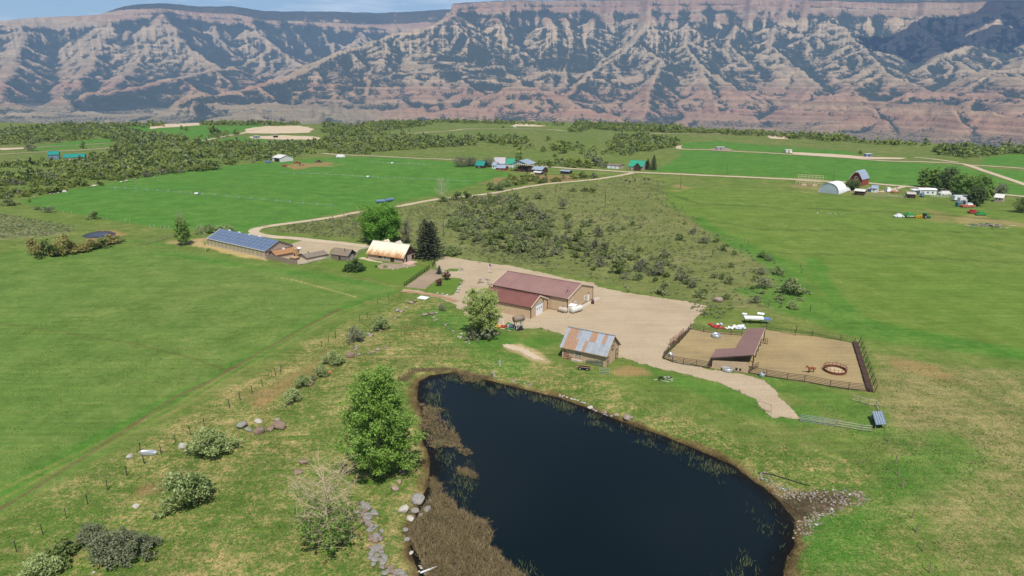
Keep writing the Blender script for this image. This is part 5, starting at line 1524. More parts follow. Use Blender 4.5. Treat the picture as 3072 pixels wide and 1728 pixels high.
# ------------------------------------------------------------------ yard things
def lathe_thing(name, label, cat, loc, prof, m, k=20, parts=(), group=None, rz=0):
    t = thing(name, label, cat, loc, rz, group)
    for nm, pr, mm in [('body', prof, m)] + list(parts): MB().lathe(pr, k).build(nm, mm, t, True)
    return t
def stock_tank(label, p, r, h):
    c = G(*p) if not isinstance(p, Vector) else p
    t = lathe_thing('stock_tank', label, 'stock tank', c + Vector((0, 0, .05)), [(r * .96, 0), (r, .05), (r, h * .33), (r * 1.015, h * .36), (r, h * .39), (r, h * .7), (r * 1.015, h * .73), (r, h * .76), (r, h), (r * .95, h), (r * .95, h * .8)], M_GALV, 22)
    MB().lathe([(r * .94, h * .78), (.01, h * .78)], 22, cap=False).build('water', M_GLASS, t)
    return t
stock_tank('round galvanised stock tank in the left corral pen', z6(1050, 620), 1.15, .75)
stock_tank('round galvanised stock tank before the front wall of the corral shed', z6(1240, 1185), 1.25, .8)
stock_tank('small galvanised tub by the near right corral fence', z6(1815, 1275), .6, .75)
stock_tank('small dark metal tub inside the near left corral corner', z6(290, 955), .5, .9)
stock_tank('long low grey trough on the grass near the bare white boulder', (446, 1363), .8, .55).scale = (1.9, .6, 1)
c = G(*z6(1420, 1190)); t = thing('mineral_feeder', 'pair of black tubs on a pallet beside the large stock tank', 'feeder', c, -.4)
MB().box(-.8, .8, -.5, .5, .0, .25).build('pallet', M_FENCE, t)
for s in (-.4, .4): MB().lathe([(.3, .25), (.36, .8), (.3, .8), (.26, .4)], 12, (s, 0, 0)).build('tub', M_BLACK, t)
# round bale feeder
c = G(*z7(1085, 585)); t = thing('round_feeder', 'rusty round bale feeder ring with hay in the corral', 'hay feeder', c)
r = 2.35
MB().lathe([(r, .05), (r + .04, .3), (r, .62), (r - .06, .62), (r - .06, .05)], 28).build('ring_panel', mat('rusty_steel', (.13, .045, .03), .7, .3, 3), t)
for z in (1.05,): MB().tube([(r * math.cos(a * math.pi / 14), r * math.sin(a * math.pi / 14), z) for a in range(15)], .05, 5).tube([(r * math.cos(a * math.pi / 14), r * math.sin(a * math.pi / 14), z) for a in range(14, 29)], .05, 5).build('top_rail', M_REDPIPE, t)
for i in range(18):
    a = i / 18 * 2 * math.pi; MB().bar((r * math.cos(a), r * math.sin(a), .55), (r * math.cos(a), r * math.sin(a), 1.25 + (.3 if i % 3 == 0 else 0)), .06, .06).build('upright', M_REDPIPE, t)
MB().lathe([(2.1, .1), (1.6, .35), (.8, .5), (.0, .45)], 20).build('hay', mat('hay', (.42, .34, .19), .95, .25, 3), t)
# grey panels stacked on a rack
a, b = G(*z7(1550, 1260)), G(*z7(1660, 1255)); c2 = G(*z7(1500, 1130))
t = thing('panel_stack', 'leaning stack of long grey livestock panels by the right fence', 'panel stack', a)
u = (b - a); v = (c2 - a) 
for i in range(9):
    o = u * (i / 8); MB().bar(o + Vector((0, 0, 1.1)), o + v + Vector((0, 0, 1.5)), .2, .12).build('panel', M_GALV if i % 2 else M_BLUEGREY, t)
for q in (.1, .9): MB().bar(v * q + Vector((0, 0, .95 + .3 * q)), u + v * q + Vector((0, 0, .95 + .3 * q)), .12, .12).build('cross_bar', M_PIPE, t)
for q, s in ((.1, 0), (.1, 1), (.9, 0), (.9, 1)): MB().bar(v * q + u * s, v * q + u * s + Vector((0, 0, 1.0 + .3 * q)), .14, .14).build('leg', M_FENCE, t)
# propane and water tanks by the barn
def htank(name, label, c, ang, L, r, m, legs=.3, legm=None, group=None):
    t = thing(name, label, 'tank', c, ang, group); z = legs + r
    pts = [(-L/2, 0, z), (-L/2 + .05, 0, z), (-L/2 + .3, 0, z), (L/2 - .3, 0, z), (L/2 - .05, 0, z), (L/2, 0, z)]
    MB().tube(pts, [r * .55, r * .8, r, r, r * .8, r * .55], 16).build('shell', m, t, True)
    for s in (-.32, .32): MB().box(s * L - .1, s * L + .1, -r * .7, r * .7, 0, legs + r * .35).build('cradle', legm or M_CONC, t)
    MB().tube([(0, 0, z + r - .03), (0, 0, z + r + .18)], .16, 8).build('filler_cap', M_DARK, t)
    return t
Z4 = lambda x, y: (1440 + x / 6.038, 780 + y / 6.038)
htank('fuel_tank', 'short pale horizontal tank against the long side of the metal barn', G(*Z4(1500, 950)), BIG.ang, 2.7, .72, M_CONC, .15)
htank('fuel_tank', 'long pale horizontal tank at the corner of the metal barn', G(*Z4(1745, 945)), BIG.ang + math.pi / 2 - .25, 4.2, .85, M_OFFW, .15)
f = Frame('white_locker', 'white metal locker box at the corner of the metal barn', 'locker', Z4(1590, 940), Z4(1660, 955))
L = 2.0; f.part(MB().box(0, L, 0, 1.6, .1, 1.9), 'body', M_WHITE); f.part(MB().slab([(-.1, -.1, 1.95), (L + .1, -.1, 1.95), (L + .1, 1.7, 2.15), (-.1, 1.7, 2.15)], .06), 'lid', M_WHITE)
for i in range(5): f.part(MB().box(.15 + i * .36, .4 + i * .36, -.03, .0, .3, 1.6), 'louvre_panel', M_OFFW)
t = lathe_thing('burn_barrel', 'rusty burn barrel standing right of the metal barn', 'barrel', G(*Z4(2040, 792)), [(.42, 0), (.45, .05), (.43, .4), (.45, .43), (.43, .8), (.45, 1.2), (.4, 1.2), (.4, .9)], M_BROWNTRIM, 14)
# raised tank on legs by the tree
c = G(*Z4(700, 1262)); t = thing('raised_tank', 'grey-brown barrel tank raised on a wooden stand in the gravel yard', 'tank', c, .5)
for x in (-1.0, 1.0):
    for y in (-.55, .55): MB().bar((x, y, 0), (x * .85, y * .9, 2.2), .16, .16).build('leg', M_PALEWOOD, t)
for y in (-.5, .5): MB().bar((-1.1, y, 2.25), (1.1, y, 2.25), .14, .16).build('beam', M_FENCE, t)
MB().bar((-.95, -.53, .4), (.9, -.53, 1.9), .1, .1).build('brace', M_PALEWOOD, t)
MB().tube([(-1.5, 0, 3.05), (-1.45, 0, 3.05), (1.45, 0, 3.05), (1.5, 0, 3.05)], [.6, .78, .78, .6], 14).build('shell', mat('dull_brown_tank', (.22, .17, .13), .7, .15, 2), t, True)
MB().box(-1.0, 1.0, -.8, .8, 0, .45).build('black_tub', M_BLACK, t)

def wheel(parent, loc, r, w, axis_x=True):
    mb = MB(); a = Vector((w / 2, 0, 0)) if axis_x else Vector((0, w / 2, 0))
    o = mb.tube([-a, a], r, 14).build('wheel', M_BLACK, parent); o.location = loc
    MB().tube([-a * 1.06, a * 1.06], r * .5, 10).build('rim', M_GALV, o)
    return o
M_JDG = mat('green_machine_paint', (.03, .22, .045), .4, .12, 2); M_JDY = mat('yellow_machine_paint', (.55, .36, .02), .4, .12, 2)
M_REDP = mat('red_machine_paint', (.36, .03, .025), .4, .15, 2); M_ORANGE = mat('orange_yellow_sheet', (.52, .28, .07), .6, .15, 2)
# implements parked by the tree
c = G(*Z4(545, 1240)); t = thing('mower_implement', 'green farm mower with red deck parked by the raised tank', 'mower', c, -.4)
MB().tube([(-1.3, 0, .7), (-.4, 0, 1.5), (.6, 0, 1.2)], [.18, .22, .16], 8).build('boom', M_JDG, t); MB().box(-.2, 1.0, -.5, .5, .5, 1.1).build('housing', M_BLUEGREY, t)
MB().box(-2.6, -1.0, -.5, .6, .15, .45).build('deck', M_REDP, t); MB().box(-.9, 1.3, -1.2, -.7, .2, .4).build('frame', M_JDG, t)
wheel(t, (.9, -.7, .4), .4, .25, False); wheel(t, (.9, .7, .4), .4, .25, False)
MB().tube([(-2.2, .6, .4), (-2.3, .7, 1.9), (-2.0, .7, 2.1)], .09, 6).build('chute', M_WHITE, t)
c = G(*Z4(250, 1225)); t = thing('yellow_trough', 'orange-yellow sheet metal trough lying under the blossoming tree', 'trough', c, -.2)
MB().slab([(-1.8, -.5, .45), (1.8, -.5, .45), (1.8, .5, .7), (-1.8, .5, .7)], .12).build('tray', M_ORANGE, t)
for x in (-1.4, 1.4): MB().bar((x, 0, 0), (x, 0, .5), .12, .6).build('leg', M_DARKWOOD, t)
for i in range(4): MB().box(-1.5 + i * .8, -1.0 + i * .8, -.3, .3, .66, .85).build('rib', M_JDY, t)
# flag
c = G(1467, 822); t = thing('flagpole', 'thin white flagpole with a red, white and blue flag', 'flagpole', c)
hh = at_height(1467, 790, c)
MB().tube([(0, 0, 0), (0, 0, hh)], [.06, .035], 8).build('pole', M_WHITE, t)
fl = bpy.data.objects.new('flag', None); fl = MB().box(-.01, .01, -.01, .01, hh - .1, hh).build('flag', M_WHITE, t)
def wav(u, v): return (u * 1.25, .18 * math.sin(u * 4), hh - .12 - v - u * .75)
for s in range(7):
    mb = MB()
    for i in range(6):
        u0, u1 = i / 6 * 1.0, (i + 1) / 6 * 1.0; v0, v1 = s * .16, (s + 1) * .16
        if s < 4 and u1 <= .45: continue
        mb.quad(wav(u0, v0), wav(u1, v0), wav(u1, v1), wav(u0, v1))
    mb.build('stripe', mat('flag_red', (.45, .03, .04), .8, .1, 2) if s % 2 == 0 else M_WHITE, fl)
mb = MB()
for i in range(3):
    for j in range(4): mb.quad(wav(i / 6, j * .16), wav((i + 1) / 6, j * .16), wav((i + 1) / 6, (j + 1) * .16), wav(i / 6, (j + 1) * .16))
mb.build('canton', mat('flag_blue', (.03, .05, .22), .8, .1, 2), fl)
# things in the grass behind the corral
c = G(*z6(1680, 385)); t = thing('flat_trailer', 'white topped flat trailer on dark legs behind the corral shed', 'trailer', c, -.12)
MB().box(-2.6, 2.3, -.9, .9, 1.3, 1.7).build('deck', M_WHITE, t)
for x in (-2.3, -1.0, 1.8):
    for y in (-.8, .8): MB().bar((x, y, 0), (x, y, 1.3), .14, .14).build('leg', M_DARK, t)
MB().box(2.5, 4.0, -.7, .6, 1.0, 1.5).build('blue_tarp', mat('blue_tarp', (.13, .2, .42), .6, .2, 2), t)
MB().bar((2.3, 0, 1.35), (4.6, 0, 1.2), .15, .15).build('tongue', M_GALV, t)
rs = random.Random(9)
c = G(*z6(1150, 455))
for i in range(34):
    x, y = rs.uniform(-1, 1), rs.uniform(-1, 1)
    m = M_REDP if x < -.55 else rs.choice((M_WHITE, M_WHITE, M_OFFW, mat('pale_blue_sack', (.45, .52, .66), .6, .1, 2)))
    q = Vector((c.x + 1.8 + x * 4.2 - y * .5, c.y + y * 1.6 - x * .6, 0)); q.z = hz(q.x, q.y)
    o = MB().lathe([(.1, 0), (.4, .06), (.46, .2), (.38, .36), (.1, .42)], 8).build('feed_sack', m, None, True)
    o.location = q; o.scale = (1.3, .75, rs.uniform(.8, 1.5)); o.rotation_euler = (rs.uniform(-.2, .2), rs.uniform(-.2, .2), rs.uniform(0, 3))
    red = m is M_REDP
    tag(o, 'crumpled red bag in the heap behind the corral fence' if red else 'pale plastic sack in the heap behind the corral fence', 'sack', 'red bags behind the corral' if red else 'pale sacks behind the corral')
for i, (p, s, lb) in enumerate([(z6(1795, 245), .9, 'white square box lying in grass right of the flat trailer'), (z6(1525, 248), .6, 'small white box lying in grass left of the flat trailer'), ((1270, 896), 1.5, 'flat white panel lying on grass below the red dirt track')]):
    c = G(*p); t = thing('white_board', lb, 'board', c, -.5)
    MB().slab([(-s, -s * .7, .3), (s, -s * .7, .3), (s, s * .7, .42), (-s, s * .7, .42)], .15).build('top', M_WHITE, t); MB().box(-s * .8, s * .8, -s * .5, s * .5, 0, .28).build('core', M_OFFW, t)
c = G(976, 1118); t = thing('orange_tarp', 'crumpled orange tarp lying at the end of the field ditch', 'tarp', c)
for i in range(5): MB().slab([(-1.3 + i * .45, -.5, .1), (-.6 + i * .45, -.5 - .2 * (i % 2), .14), (-.5 + i * .45, .4, .3), (-1.2 + i * .45, .5, .25)], .05).build('fold', mat('orange_tarp_cloth', (.60, .13, .06), .7, .15, 3), t)
c = G(*Z5(660, 1215)); t = thing('black_cart', 'low black cart frame in the grass before the tin-roofed barn', 'cart', c, -.3)
MB().box(-1.3, 1.3, -.5, .5, .3, .7).build('box', M_BLACK, t); wheel(t, (-.8, -.6, .35), .35, .2, False); wheel(t, (.8, -.6, .35), .35, .2, False)
for y in (-.55, .55): MB().bar((-1.8, y, .75), (2.2, y, .75), .07, .07).build('rail', M_BRICK, t)
c = G(1700, 1090 + 20)
# grey burnt debris by the drive
c = G(1984, 1137)
for i in range(16):
    q = Vector((c.x + rs.gauss(0, 1.3), c.y + rs.gauss(0, .7), 0)); q.z = hz(q.x, q.y)
    o = MB().bar((-rs.uniform(.3, .8), 0, .08), (rs.uniform(.3, .8), 0, .16), .16, .12).build('charred_log', rs.choice((M_DARK, M_PALEWOOD, M_DARK)), None); o.location = q; o.rotation_euler = (0, 0, rs.uniform(0, 3))
    tag(o, 'charred log in the burn heap beside the dirt drive', 'log', 'burn heap beside the drive')
# pipes at the water
c = G(1290, 1715); t = thing('drain_pipe', 'straight white plastic pipe lying at the lower edge of the pond', 'pipe', c)
a, b = G(1262, 1728), G(1338, 1704); MB().tube([a - c + Vector((0, 0, .5)), b - c + Vector((0, 0, .75))], .12, 8).build('pipe_run', M_WHITE, t); MB().tube([b - c + Vector((0, 0, .75)), b - c + Vector((.3, .1, .72))], .16, 8).build('collar', M_OFFW, t)
a, b = G(2276, 1420), G(2422, 1457)
t = thing('hose_pipe', 'thin black pipe lying on the bank above the stony inlet', 'pipe', a)
MB().tube([(0, 0, .1), (b - a) * .3 + Vector((0, .5, .12)), (b - a) * .7 + Vector((0, .2, .12)), b - a + Vector((0, 0, .1))], .07, 6).build('pipe_run', M_BLACK, t); MB().tube([b - a + Vector((0, 0, .1)), b - a + Vector((.3, -.1, .1))], .1, 6).build('end_cap', M_DARK, t)
for p, lb in (((1499, 1097), 'grey standpipe on the bank above the far end of the pond'), ((1482, 1130), 'short pale standpipe at the far shore of the pond')):
    c = G(*p); t = thing('standpipe', lb, 'standpipe', c); MB().tube([(0, 0, 0), (0, 0, 1.0)], .22, 10).build('pipe', M_CONC, t); MB().lathe([(.26, 1.0), (.28, 1.1), (0, 1.15)], 10).build('cap', M_GALV, t)

# ------------------------------------------------------------------ horse
def skinned(name, joints, edges, m, parent=None):
    me = bpy.data.meshes.new(name); me.from_pydata([j[0] for j in joints], edges, []); me.update()
    o = link(name, me, parent); o.modifiers.new('skin', 'SKIN'); sub = o.modifiers.new('sub', 'SUBSURF'); sub.levels = 1; sub.render_levels = 1
    for i, j in enumerate(joints):
        r = j[1]; me.skin_vertices[0].data[i].radius = r if isinstance(r, tuple) else (r, r)
    me.skin_vertices[0].data[0].use_root = True
    me.materials.append(m); return o
M_HORSE = mat('chestnut_coat', (.20, .065, .028), .55, .15, 2)
def horse(label, c, ang):
    t = thing('horse', label, 'horse', c, ang)
    J = [((0, 0, 1.12), (.30, .33)), ((.55, 0, 1.15), (.28, .32)), ((-.5, 0, 1.10), (.28, .33)), ((.78, 0, 1.05), .2), ((-.72, 0, 1.22), (.2, .22)), ((-.98, 0, 1.5), (.13, .17)), ((-1.2, 0, 1.68), (.11, .14)), ((-1.42, 0, 1.52), (.09, .10)), ((-1.6, 0, 1.34), .07)]
    E = [(0, 1), (0, 2), (1, 3), (2, 4), (4, 5), (5, 6), (6, 7), (7, 8)]
    def leg(root, x, y, hind):
        n = len(J)
        if hind: pts = [((x + .02, y, .85), .13), ((x - .06, y, .68), .09), ((x + .12, y, .46), .065), ((x + .08, y, .12), .05), ((x + .02, y, .03), .065)]
        else: pts = [((x, y, .82), .11), ((x, y, .48), .065), ((x + .01, y, .12), .045), ((x - .03, y, .03), .06)]
        J.extend(pts); E.append((root, n)); E.extend((n + i, n + i + 1) for i in range(len(pts) - 1))
    leg(1, .62, .16, True); leg(1, .58, -.16, True); leg(2, -.5, .15, False); leg(2, -.58, -.15, False)
    skinned('body', J, E, M_HORSE, t)
    MB().tube([(.95, 0, 1.15), (1.08, 0, .95), (1.05, 0, .55)], [.06, .09, .03], 7).build('tail', mat('dark_mane', (.10, .04, .02), .7, .2, 3), t)
    MB().tube([(-.75, 0, 1.5), (-1.0, 0, 1.72), (-1.18, 0, 1.84)], [.04, .06, .05], 6).build('mane', MATS['dark_mane'], t)
    for y in (-.07, .07): MB().tube([(-1.18, y, 1.78), (-1.17, y * 1.2, 1.93)], [.04, .012], 5).build('ear', M_HORSE, t)
    MB().slab([(-1.35, -.04, 1.665), (-1.35, .04, 1.665), (-1.6, .03, 1.43), (-1.6, -.03, 1.43)], .02).build('blaze', M_WHITE, t)
    return t
horse('chestnut horse with white blaze standing beside the round feeder', G(*z7(810, 603)), .25)
M_COW = mat('black_hide', (.022, .018, .016), .7, .3, 2); M_COWB = mat('brown_hide', (.09, .045, .028), .7, .3, 2)
def cow(label, p, ang, m, group):
    c = G(*p); t = thing('cow', label, 'cow', c, ang, group)
    J = [((0, 0, 1.0), (.38, .38)), ((.6, 0, 1.02), (.34, .36)), ((-.6, 0, 1.0), (.34, .38)), ((.85, 0, 1.05), .22), ((-.9, 0, 1.1), .22), ((-1.2, 0, 1.12), .16), ((-1.5, 0, .98), .1)]
    E = [(0, 1), (0, 2), (1, 3), (2, 4), (4, 5), (5, 6)]
    for root, x, y in ((1, .7, .2), (1, .7, -.2), (2, -.65, .2), (2, -.65, -.2)):
        n = len(J); J.extend([((x, y, .6), .13), ((x + (.06 if x > 0 else 0), y, .35), .075), ((x, y, .04), .07)]); E.extend([(root, n), (n, n + 1), (n + 1, n + 2)])
    skinned('body', J, E, m, t); MB().tube([(1.0, 0, 1.15), (1.08, 0, .5)], [.04, .02], 5).build('tail', m, t)
    return t
for i, (p, a) in enumerate([((1878, 545), .3), ((1889, 549), 2.0), ((1905, 542), 1.2), ((1946, 541), .2), ((1933, 541), 2.6)]):
    cow('dark cow grazing on the pasture below the county road', p, a, M_COW, 'cattle grazing below the county road')
for i, (p, a) in enumerate([((1612, 533), .4), ((1600, 537), 1.4), ((1637, 527), 2.2), ((1540, 537), .1), ((1636, 525), .9)]):
    cow('brown cow standing in the bare pen by the open hay shed', p, a, M_COWB, 'cattle in the pen by the hay shed')
# ------------------------------------------------------------------ distant farms
def far_house(name, label, FL, FR, D, ev, rg, wall, roof, cat='house', wins=2, doorm=None, group=None, gd=False, ov=.4):
    f = Frame(name, label, cat, FL, FR, group)
    gable_shell(f, D, ev, rg, wall); gable_roof(f, D, ev, rg, roof, ov, ov, .12, None)
    for i in range(wins):
        a = f.L * (i + .6) / (wins + .4); window(f, 'f', a - .5, a + .5, min(1.0, ev * .4), min(2.1, ev * .8), fm=M_WHITE)
    if doorm: door(f, 'f', f.L * .08, f.L * .08 + 1.0, min(2.1, ev * .85), doorm)
    return f
def Q(x, y): return (1500 + x / 3.15, 340 + y / 3.15)
def Q5(x, y): return (800 + x / 3.15, 340 + y / 3.15)
def Q7(x, y): return (2272 + x / 3.15, 340 + y / 3.15)
def Q4(x, y): return (x / 3.15, 340 + y / 3.15)
M_STONEW = mat('tan_stone_wall', (.36, .28, .21), .85, .2, 1.5); M_LAV = mat('lavender_grey_roof', (.36, .33, .36), .5, .1, .5); M_WHITEW = mat('white_siding', (.62, .64, .66), .6, .08, 1)
# middle farm
far_house('farm_cottage', 'dark cottage with blue-green roof at the left of the middle farm', Q5(1975, 518), Q5(2050, 522), 8, 2.4, 5.4, M_DARKWOOD, M_TEALR, wins=1)
far_house('farm_house', 'long white farmhouse with lavender grey roof in the middle farm', Q5(2150, 505), Q5(2250, 508), 9, 3.0, 7.2, M_WHITEW, M_LAV, wins=2)
far_house('farm_house', 'white house wing with bright green roof in the middle farm', Q5(2262, 508), Q5(2330, 512), 8, 3.0, 6.6, M_WHITEW, M_GREENR, wins=1)
far_house('farm_cottage', 'small white cottage with pale blue roof in front of the lavender roof', Q5(2130, 522), Q5(2165, 525), 6, 2.8, 5.0, M_WHITEW, M_STEEL, wins=1)
far_house('farm_shed', 'low shed with pale blue roof and red front in the middle farm', Q5(2165, 535), Q5(2250, 542), 6, 2.0, 3.8, M_REDBARN, M_STEEL, 'shed', wins=1)
def hay_shed():
    f = Frame('hay_shed', 'open pole hay shed with grey gable roof in the middle farm', 'hay shed', Q(105, 545), Q(265, 558)); L = f.L; D, ev, rg = 13, 6.0, 8.6
    k = (rg - ev) / (L / 2)
    for s in (0, 1):
        xe = -.6 if s == 0 else L + .6
        f.part(MB().slab([(xe, -.6, ev - .1), (xe, D + .6, ev - .1), (L / 2, D + .6, rg), (L / 2, -.6, rg)], .15), 'roof_slope', M_STEEL)
    f.part(MB().poly([(0, 0, ev), (L, 0, ev), (L / 2, 0, rg - .1)]), 'gable_panel', M_STEEL)
    for x in (0, L * .33, L * .67, L):
        for y in (0, D / 2, D): f.part(MB().bar((x, y, 0), (x, y, ev), .3, .3), 'post', M_DARKWOOD)
    for i in range(4):
        for j in range(3): f.part(MB().box(L * .3 + i * 2.6, L * .3 + i * 2.6 + 2.4, 2 + j * 3, 4.6 + j * 3, 0, 3.6 - .5 * (i % 2)), 'hay_stack', mat('dark_hay', (.07, .045, .03), .95, .3, 2))
hay_shed()
far_house('farm_shed', 'shed with steel blue roof right of the open hay shed', Q(300, 560), Q(395, 568), 8, 2.6, 4.6, M_DARKWOOD, M_STEEL, 'shed', wins=1)
far_house('farm_shed', 'low lean-to with white roof before the steel blue shed', Q(315, 575), Q(380, 580), 4, 1.6, 2.2, M_DARKWOOD, M_OFFW, 'shed', wins=0)
far_house('livestock_shelter', 'small open shelter with pale blue roof in the brown pen', Q(570, 572), Q(650, 576), 5, 2.3, 2.9, M_DARKWOOD, M_STEEL, 'shelter', wins=0)
t = thing('hay_block', 'cream square hay block by the pen below the hay shed', 'hay', G(*Q(305, 588)), .2); MB().box(-1.6, 1.6, -1.2, 1.2, 0, 1.0).build('lower_bale', mat('pale_straw', (.55, .5, .28), .9, .15, 2), t); MB().box(-1.5, 1.4, -1.1, 1.1, 1.02, 1.9).build('upper_bale', MATS['pale_straw'], t)
# garage with three doors and the green-roofed house
f = Frame('triple_garage', 'tan garage with three white doors beside the county road', 'garage', Q(1010, 518), Q(1125, 526)); gable_shell(f, 7, 2.9, 3.5, M_STONEW); gable_roof(f, 7, 2.9, 3.5, M_SHINGLE, .4, .4, .15, None)
for i in range(3): a = f.L * (i + .12) / 3; f.part(MB().box(a, a + f.L / 3 * .8, -.06, 0, .05, 2.5), 'garage_door', M_WHITE)
f = far_house('green_roof_house', 'house with bright green hipped roof beside the road junction', Q(1212, 535), Q(1345, 540), 12, 3.0, 7.0, M_STONEW, M_GREENR, wins=3, doorm=M_DARKWOOD)
for s, x in ((0, f.L * .72),):
    f.part(MB().slab([(x - 3, -3, 3.2), (x - 3, 5, 3.2), (x, 5, 6.2), (x, -3, 6.2)], .12).slab([(x + 3, -3, 3.2), (x + 3, 5, 3.2), (x, 5, 6.2), (x, -3, 6.2)], .12), 'cross_gable', M_GREENR)
    f.part(MB().poly([(x - 2.6, -2.6, 0), (x + 2.6, -2.6, 0), (x + 2.6, -2.6, 3.2), (x, -2.6, 5.9), (x - 2.6, -2.6, 3.2)]), 'porch_front', M_DARKWOOD)
# far left green-roofed farm
far_house('green_roof_barn', 'long low barn with teal roof in the woods at far left', Q4(605, 448), Q4(800, 440), 9, 2.6, 5.0, M_STONEW, M_TEALR, 'barn', wins=3)
far_house('woodland_house', 'dark house with teal roof left of the long teal barn', Q4(460, 436), Q4(560, 432), 8, 4.0, 6.4, M_BLUEGREY, M_TEALR, wins=2)
# white shed with red machines, left of the wheel-line field
f = far_house('machine_shed', 'white machine shed at the edge of the oak woods', Q5(55, 452), Q5(130, 460), 12, 3.2, 5.2, M_OFFW, M_OFFW, 'shed', wins=0); door(f, 'f', 3, f.L - 1.2, 2.9, M_DARK)
def vehicle(name, label, p, ang, body, cab, L=4.8, W=1.9, H=.8, cabx=(-.3, .25), cabh=.75, cat='truck', wr=.38, group=None):
    c = G(*p) if not isinstance(p, Vector) else p
    t = thing(name, label, cat, c, ang, group)
    mb = MB(); z0 = wr * .8; pr = [(-L/2, z0), (-L/2, z0 + H * .8), (-L/2 + .25, z0 + H), (L/2 - 1.3, z0 + H), (L/2 - .15, z0 + H * .85), (L/2, z0 + H * .5), (L/2, z0)]
    n = len(pr); v0 = len(mb.v); mb.v += [(x, -W/2, z) for x, z in pr] + [(x, W/2, z) for x, z in pr]
    mb.f += [tuple(range(n)), tuple(range(2*n-1, n-1, -1))] + [(i, i + n, (i+1) % n + n, (i+1) % n) for i in range(n)]
    mb.build('body', body, t)
    x0, x1 = cabx[0] * L, cabx[1] * L; z = z0 + H
    cb = MB(); q = [(x0, -W*.47, z), (x1, -W*.47, z), (x1, W*.47, z), (x0, W*.47, z), (x0 + .2, -W*.4, z + cabh), (x1 - .45, -W*.4, z + cabh), (x1 - .45, W*.4, z + cabh), (x0 + .2, W*.4, z + cabh)]
    cb.v += q; cb.f += [(4,5,6,7), (0,1,5,4), (1,2,6,5), (2,3,7,6), (3,0,4,7)]
    k = cb.build('cabin', cab, t)
    MB().quad((x0 + .4, -W*.45, z + .1), (x1 - .3, -W*.45, z + .1), (x1 - .55, -W*.41, z + cabh - .1), (x0 + .45, -W*.41, z + cabh - .1)).build('side_window', M_GLASS, k)
    for x in (-L*.3, L*.3):
        for y in (-W/2, W/2): wheel(t, (x, y, wr), wr, .22, False)
    return t
M_REDV = mat('red_vehicle_paint', (.30, .03, .025), .35, .1, 2); M_WHV = mat('white_vehicle_paint', (.68, .69, .7), .3, .06, 2); M_BLV = mat('blue_vehicle_paint', (.10, .16, .30), .35, .1, 2)
def tractor(label, p, ang, m, m2=None):
    c = G(*p); t = thing('tractor', label, 'tractor', c, ang)
    MB().box(-.2, 2.0, -.4, .4, .7, 1.4).build('hood', m, t); cb = MB().box(-1.3, -.1, -.65, .65, 1.0, 2.5).build('cab', m2 or M_GLASS, t); MB().box(-1.4, 0, -.75, .75, 2.5, 2.62).build('cab_roof', m, cb)
    MB().tube([(1.2, .2, 1.4), (1.2, .2, 2.2)], .06, 6).build('exhaust', M_DARK, t)
    for y in (-.85, .85): wheel(t, (-.8, y, .8), .8, .45, False); wheel(t, (1.6, y * .85, .5), .5, .3, False)
    return t
vehicle('pickup_truck', 'red pickup truck, middle of the row of old machines left of the spray', Q5(285, 472), .2, M_REDV, M_REDV, cabx=(-.05, .25))
vehicle('pickup_truck', 'dark red pickup truck under the irrigation spray', Q5(490, 462), -.1, mat('dark_red_paint', (.13, .03, .03), .4, .1, 2), M_DARK, cabx=(-.05, .25))
vehicle('old_car', 'blue car at the left edge of the old machine row', Q5(15, 468), .1, M_BLV, M_BLV, cat='car')
vehicle('old_car', 'small bright red car in front of the machine row', Q5(170, 505), .2, M_REDV, M_REDV, 3.6, cat='car')
vehicle('camper', 'white camper trailer beside the county road at the wood edge', Q5(700, 418), 0, M_WHV, M_WHV, 7.5, 2.3, 1.6, (-.4, .35), .6, 'camper')
tractor('small orange tractor in the row of old machines', Q5(325, 490), .3, M_ORANGE)
# right-hand farm
def gambrel():
    f = Frame('red_barn', 'tall red barn with steep curved blue-grey roof', 'barn', Q7(868, 678), Q7(985, 690)); W = f.L; D = 12
    pr = [(-.35, 4.2), (W * .12, 6.3), (W * .3, 8.3), (W * .5, 9.6), (W * .7, 8.3), (W * .88, 6.3), (W + .35, 4.2)]
    f.part(MB().poly([(0, 0, 0), (W, 0, 0), (W, 0, 4.6)] + [(x, 0, z - .12) for x, z in reversed(pr[1:-1])] + [(0, 0, 4.6)]).quad((W, 0, 0), (W, D, 0), (W, D, 4.6), (W, 0, 4.6)).quad((0, D, 0), (0, 0, 0), (0, 0, 4.6), (0, D, 4.6)), 'wall', M_REDBARN)
    for a, b in zip(pr[:-1], pr[1:]):
        f.part(MB().slab([(a[0], -.8, a[1]), (b[0], -.8, b[1]), (b[0], D, b[1]), (a[0], D, a[1])], .14), 'roof_panel', M_STEEL)
        f.part(MB().bar((a[0], -.82, a[1] - .05), (b[0], -.82, b[1] - .05), .1, .3), 'rake_trim', M_OFFW)
    f.part(MB().slab([(W * .4, -1.8, 8.7), (W * .6, -1.8, 8.7), (W * .6, -.7, 9.2), (W * .4, -.7, 9.2)], .12), 'hay_hood', M_STEEL)
    door(f, 'f', W * .3, W * .7, 3.0, M_DARK); window(f, 'f', W * .38, W * .62, 4.3, 5.8, fm=M_WHITE); window(f, 'f', W * .08, W * .22, 1.2, 2.2, fm=M_WHITE); window(f, 'f', W * .78, W * .92, 1.2, 2.2, fm=M_WHITE)
gambrel()
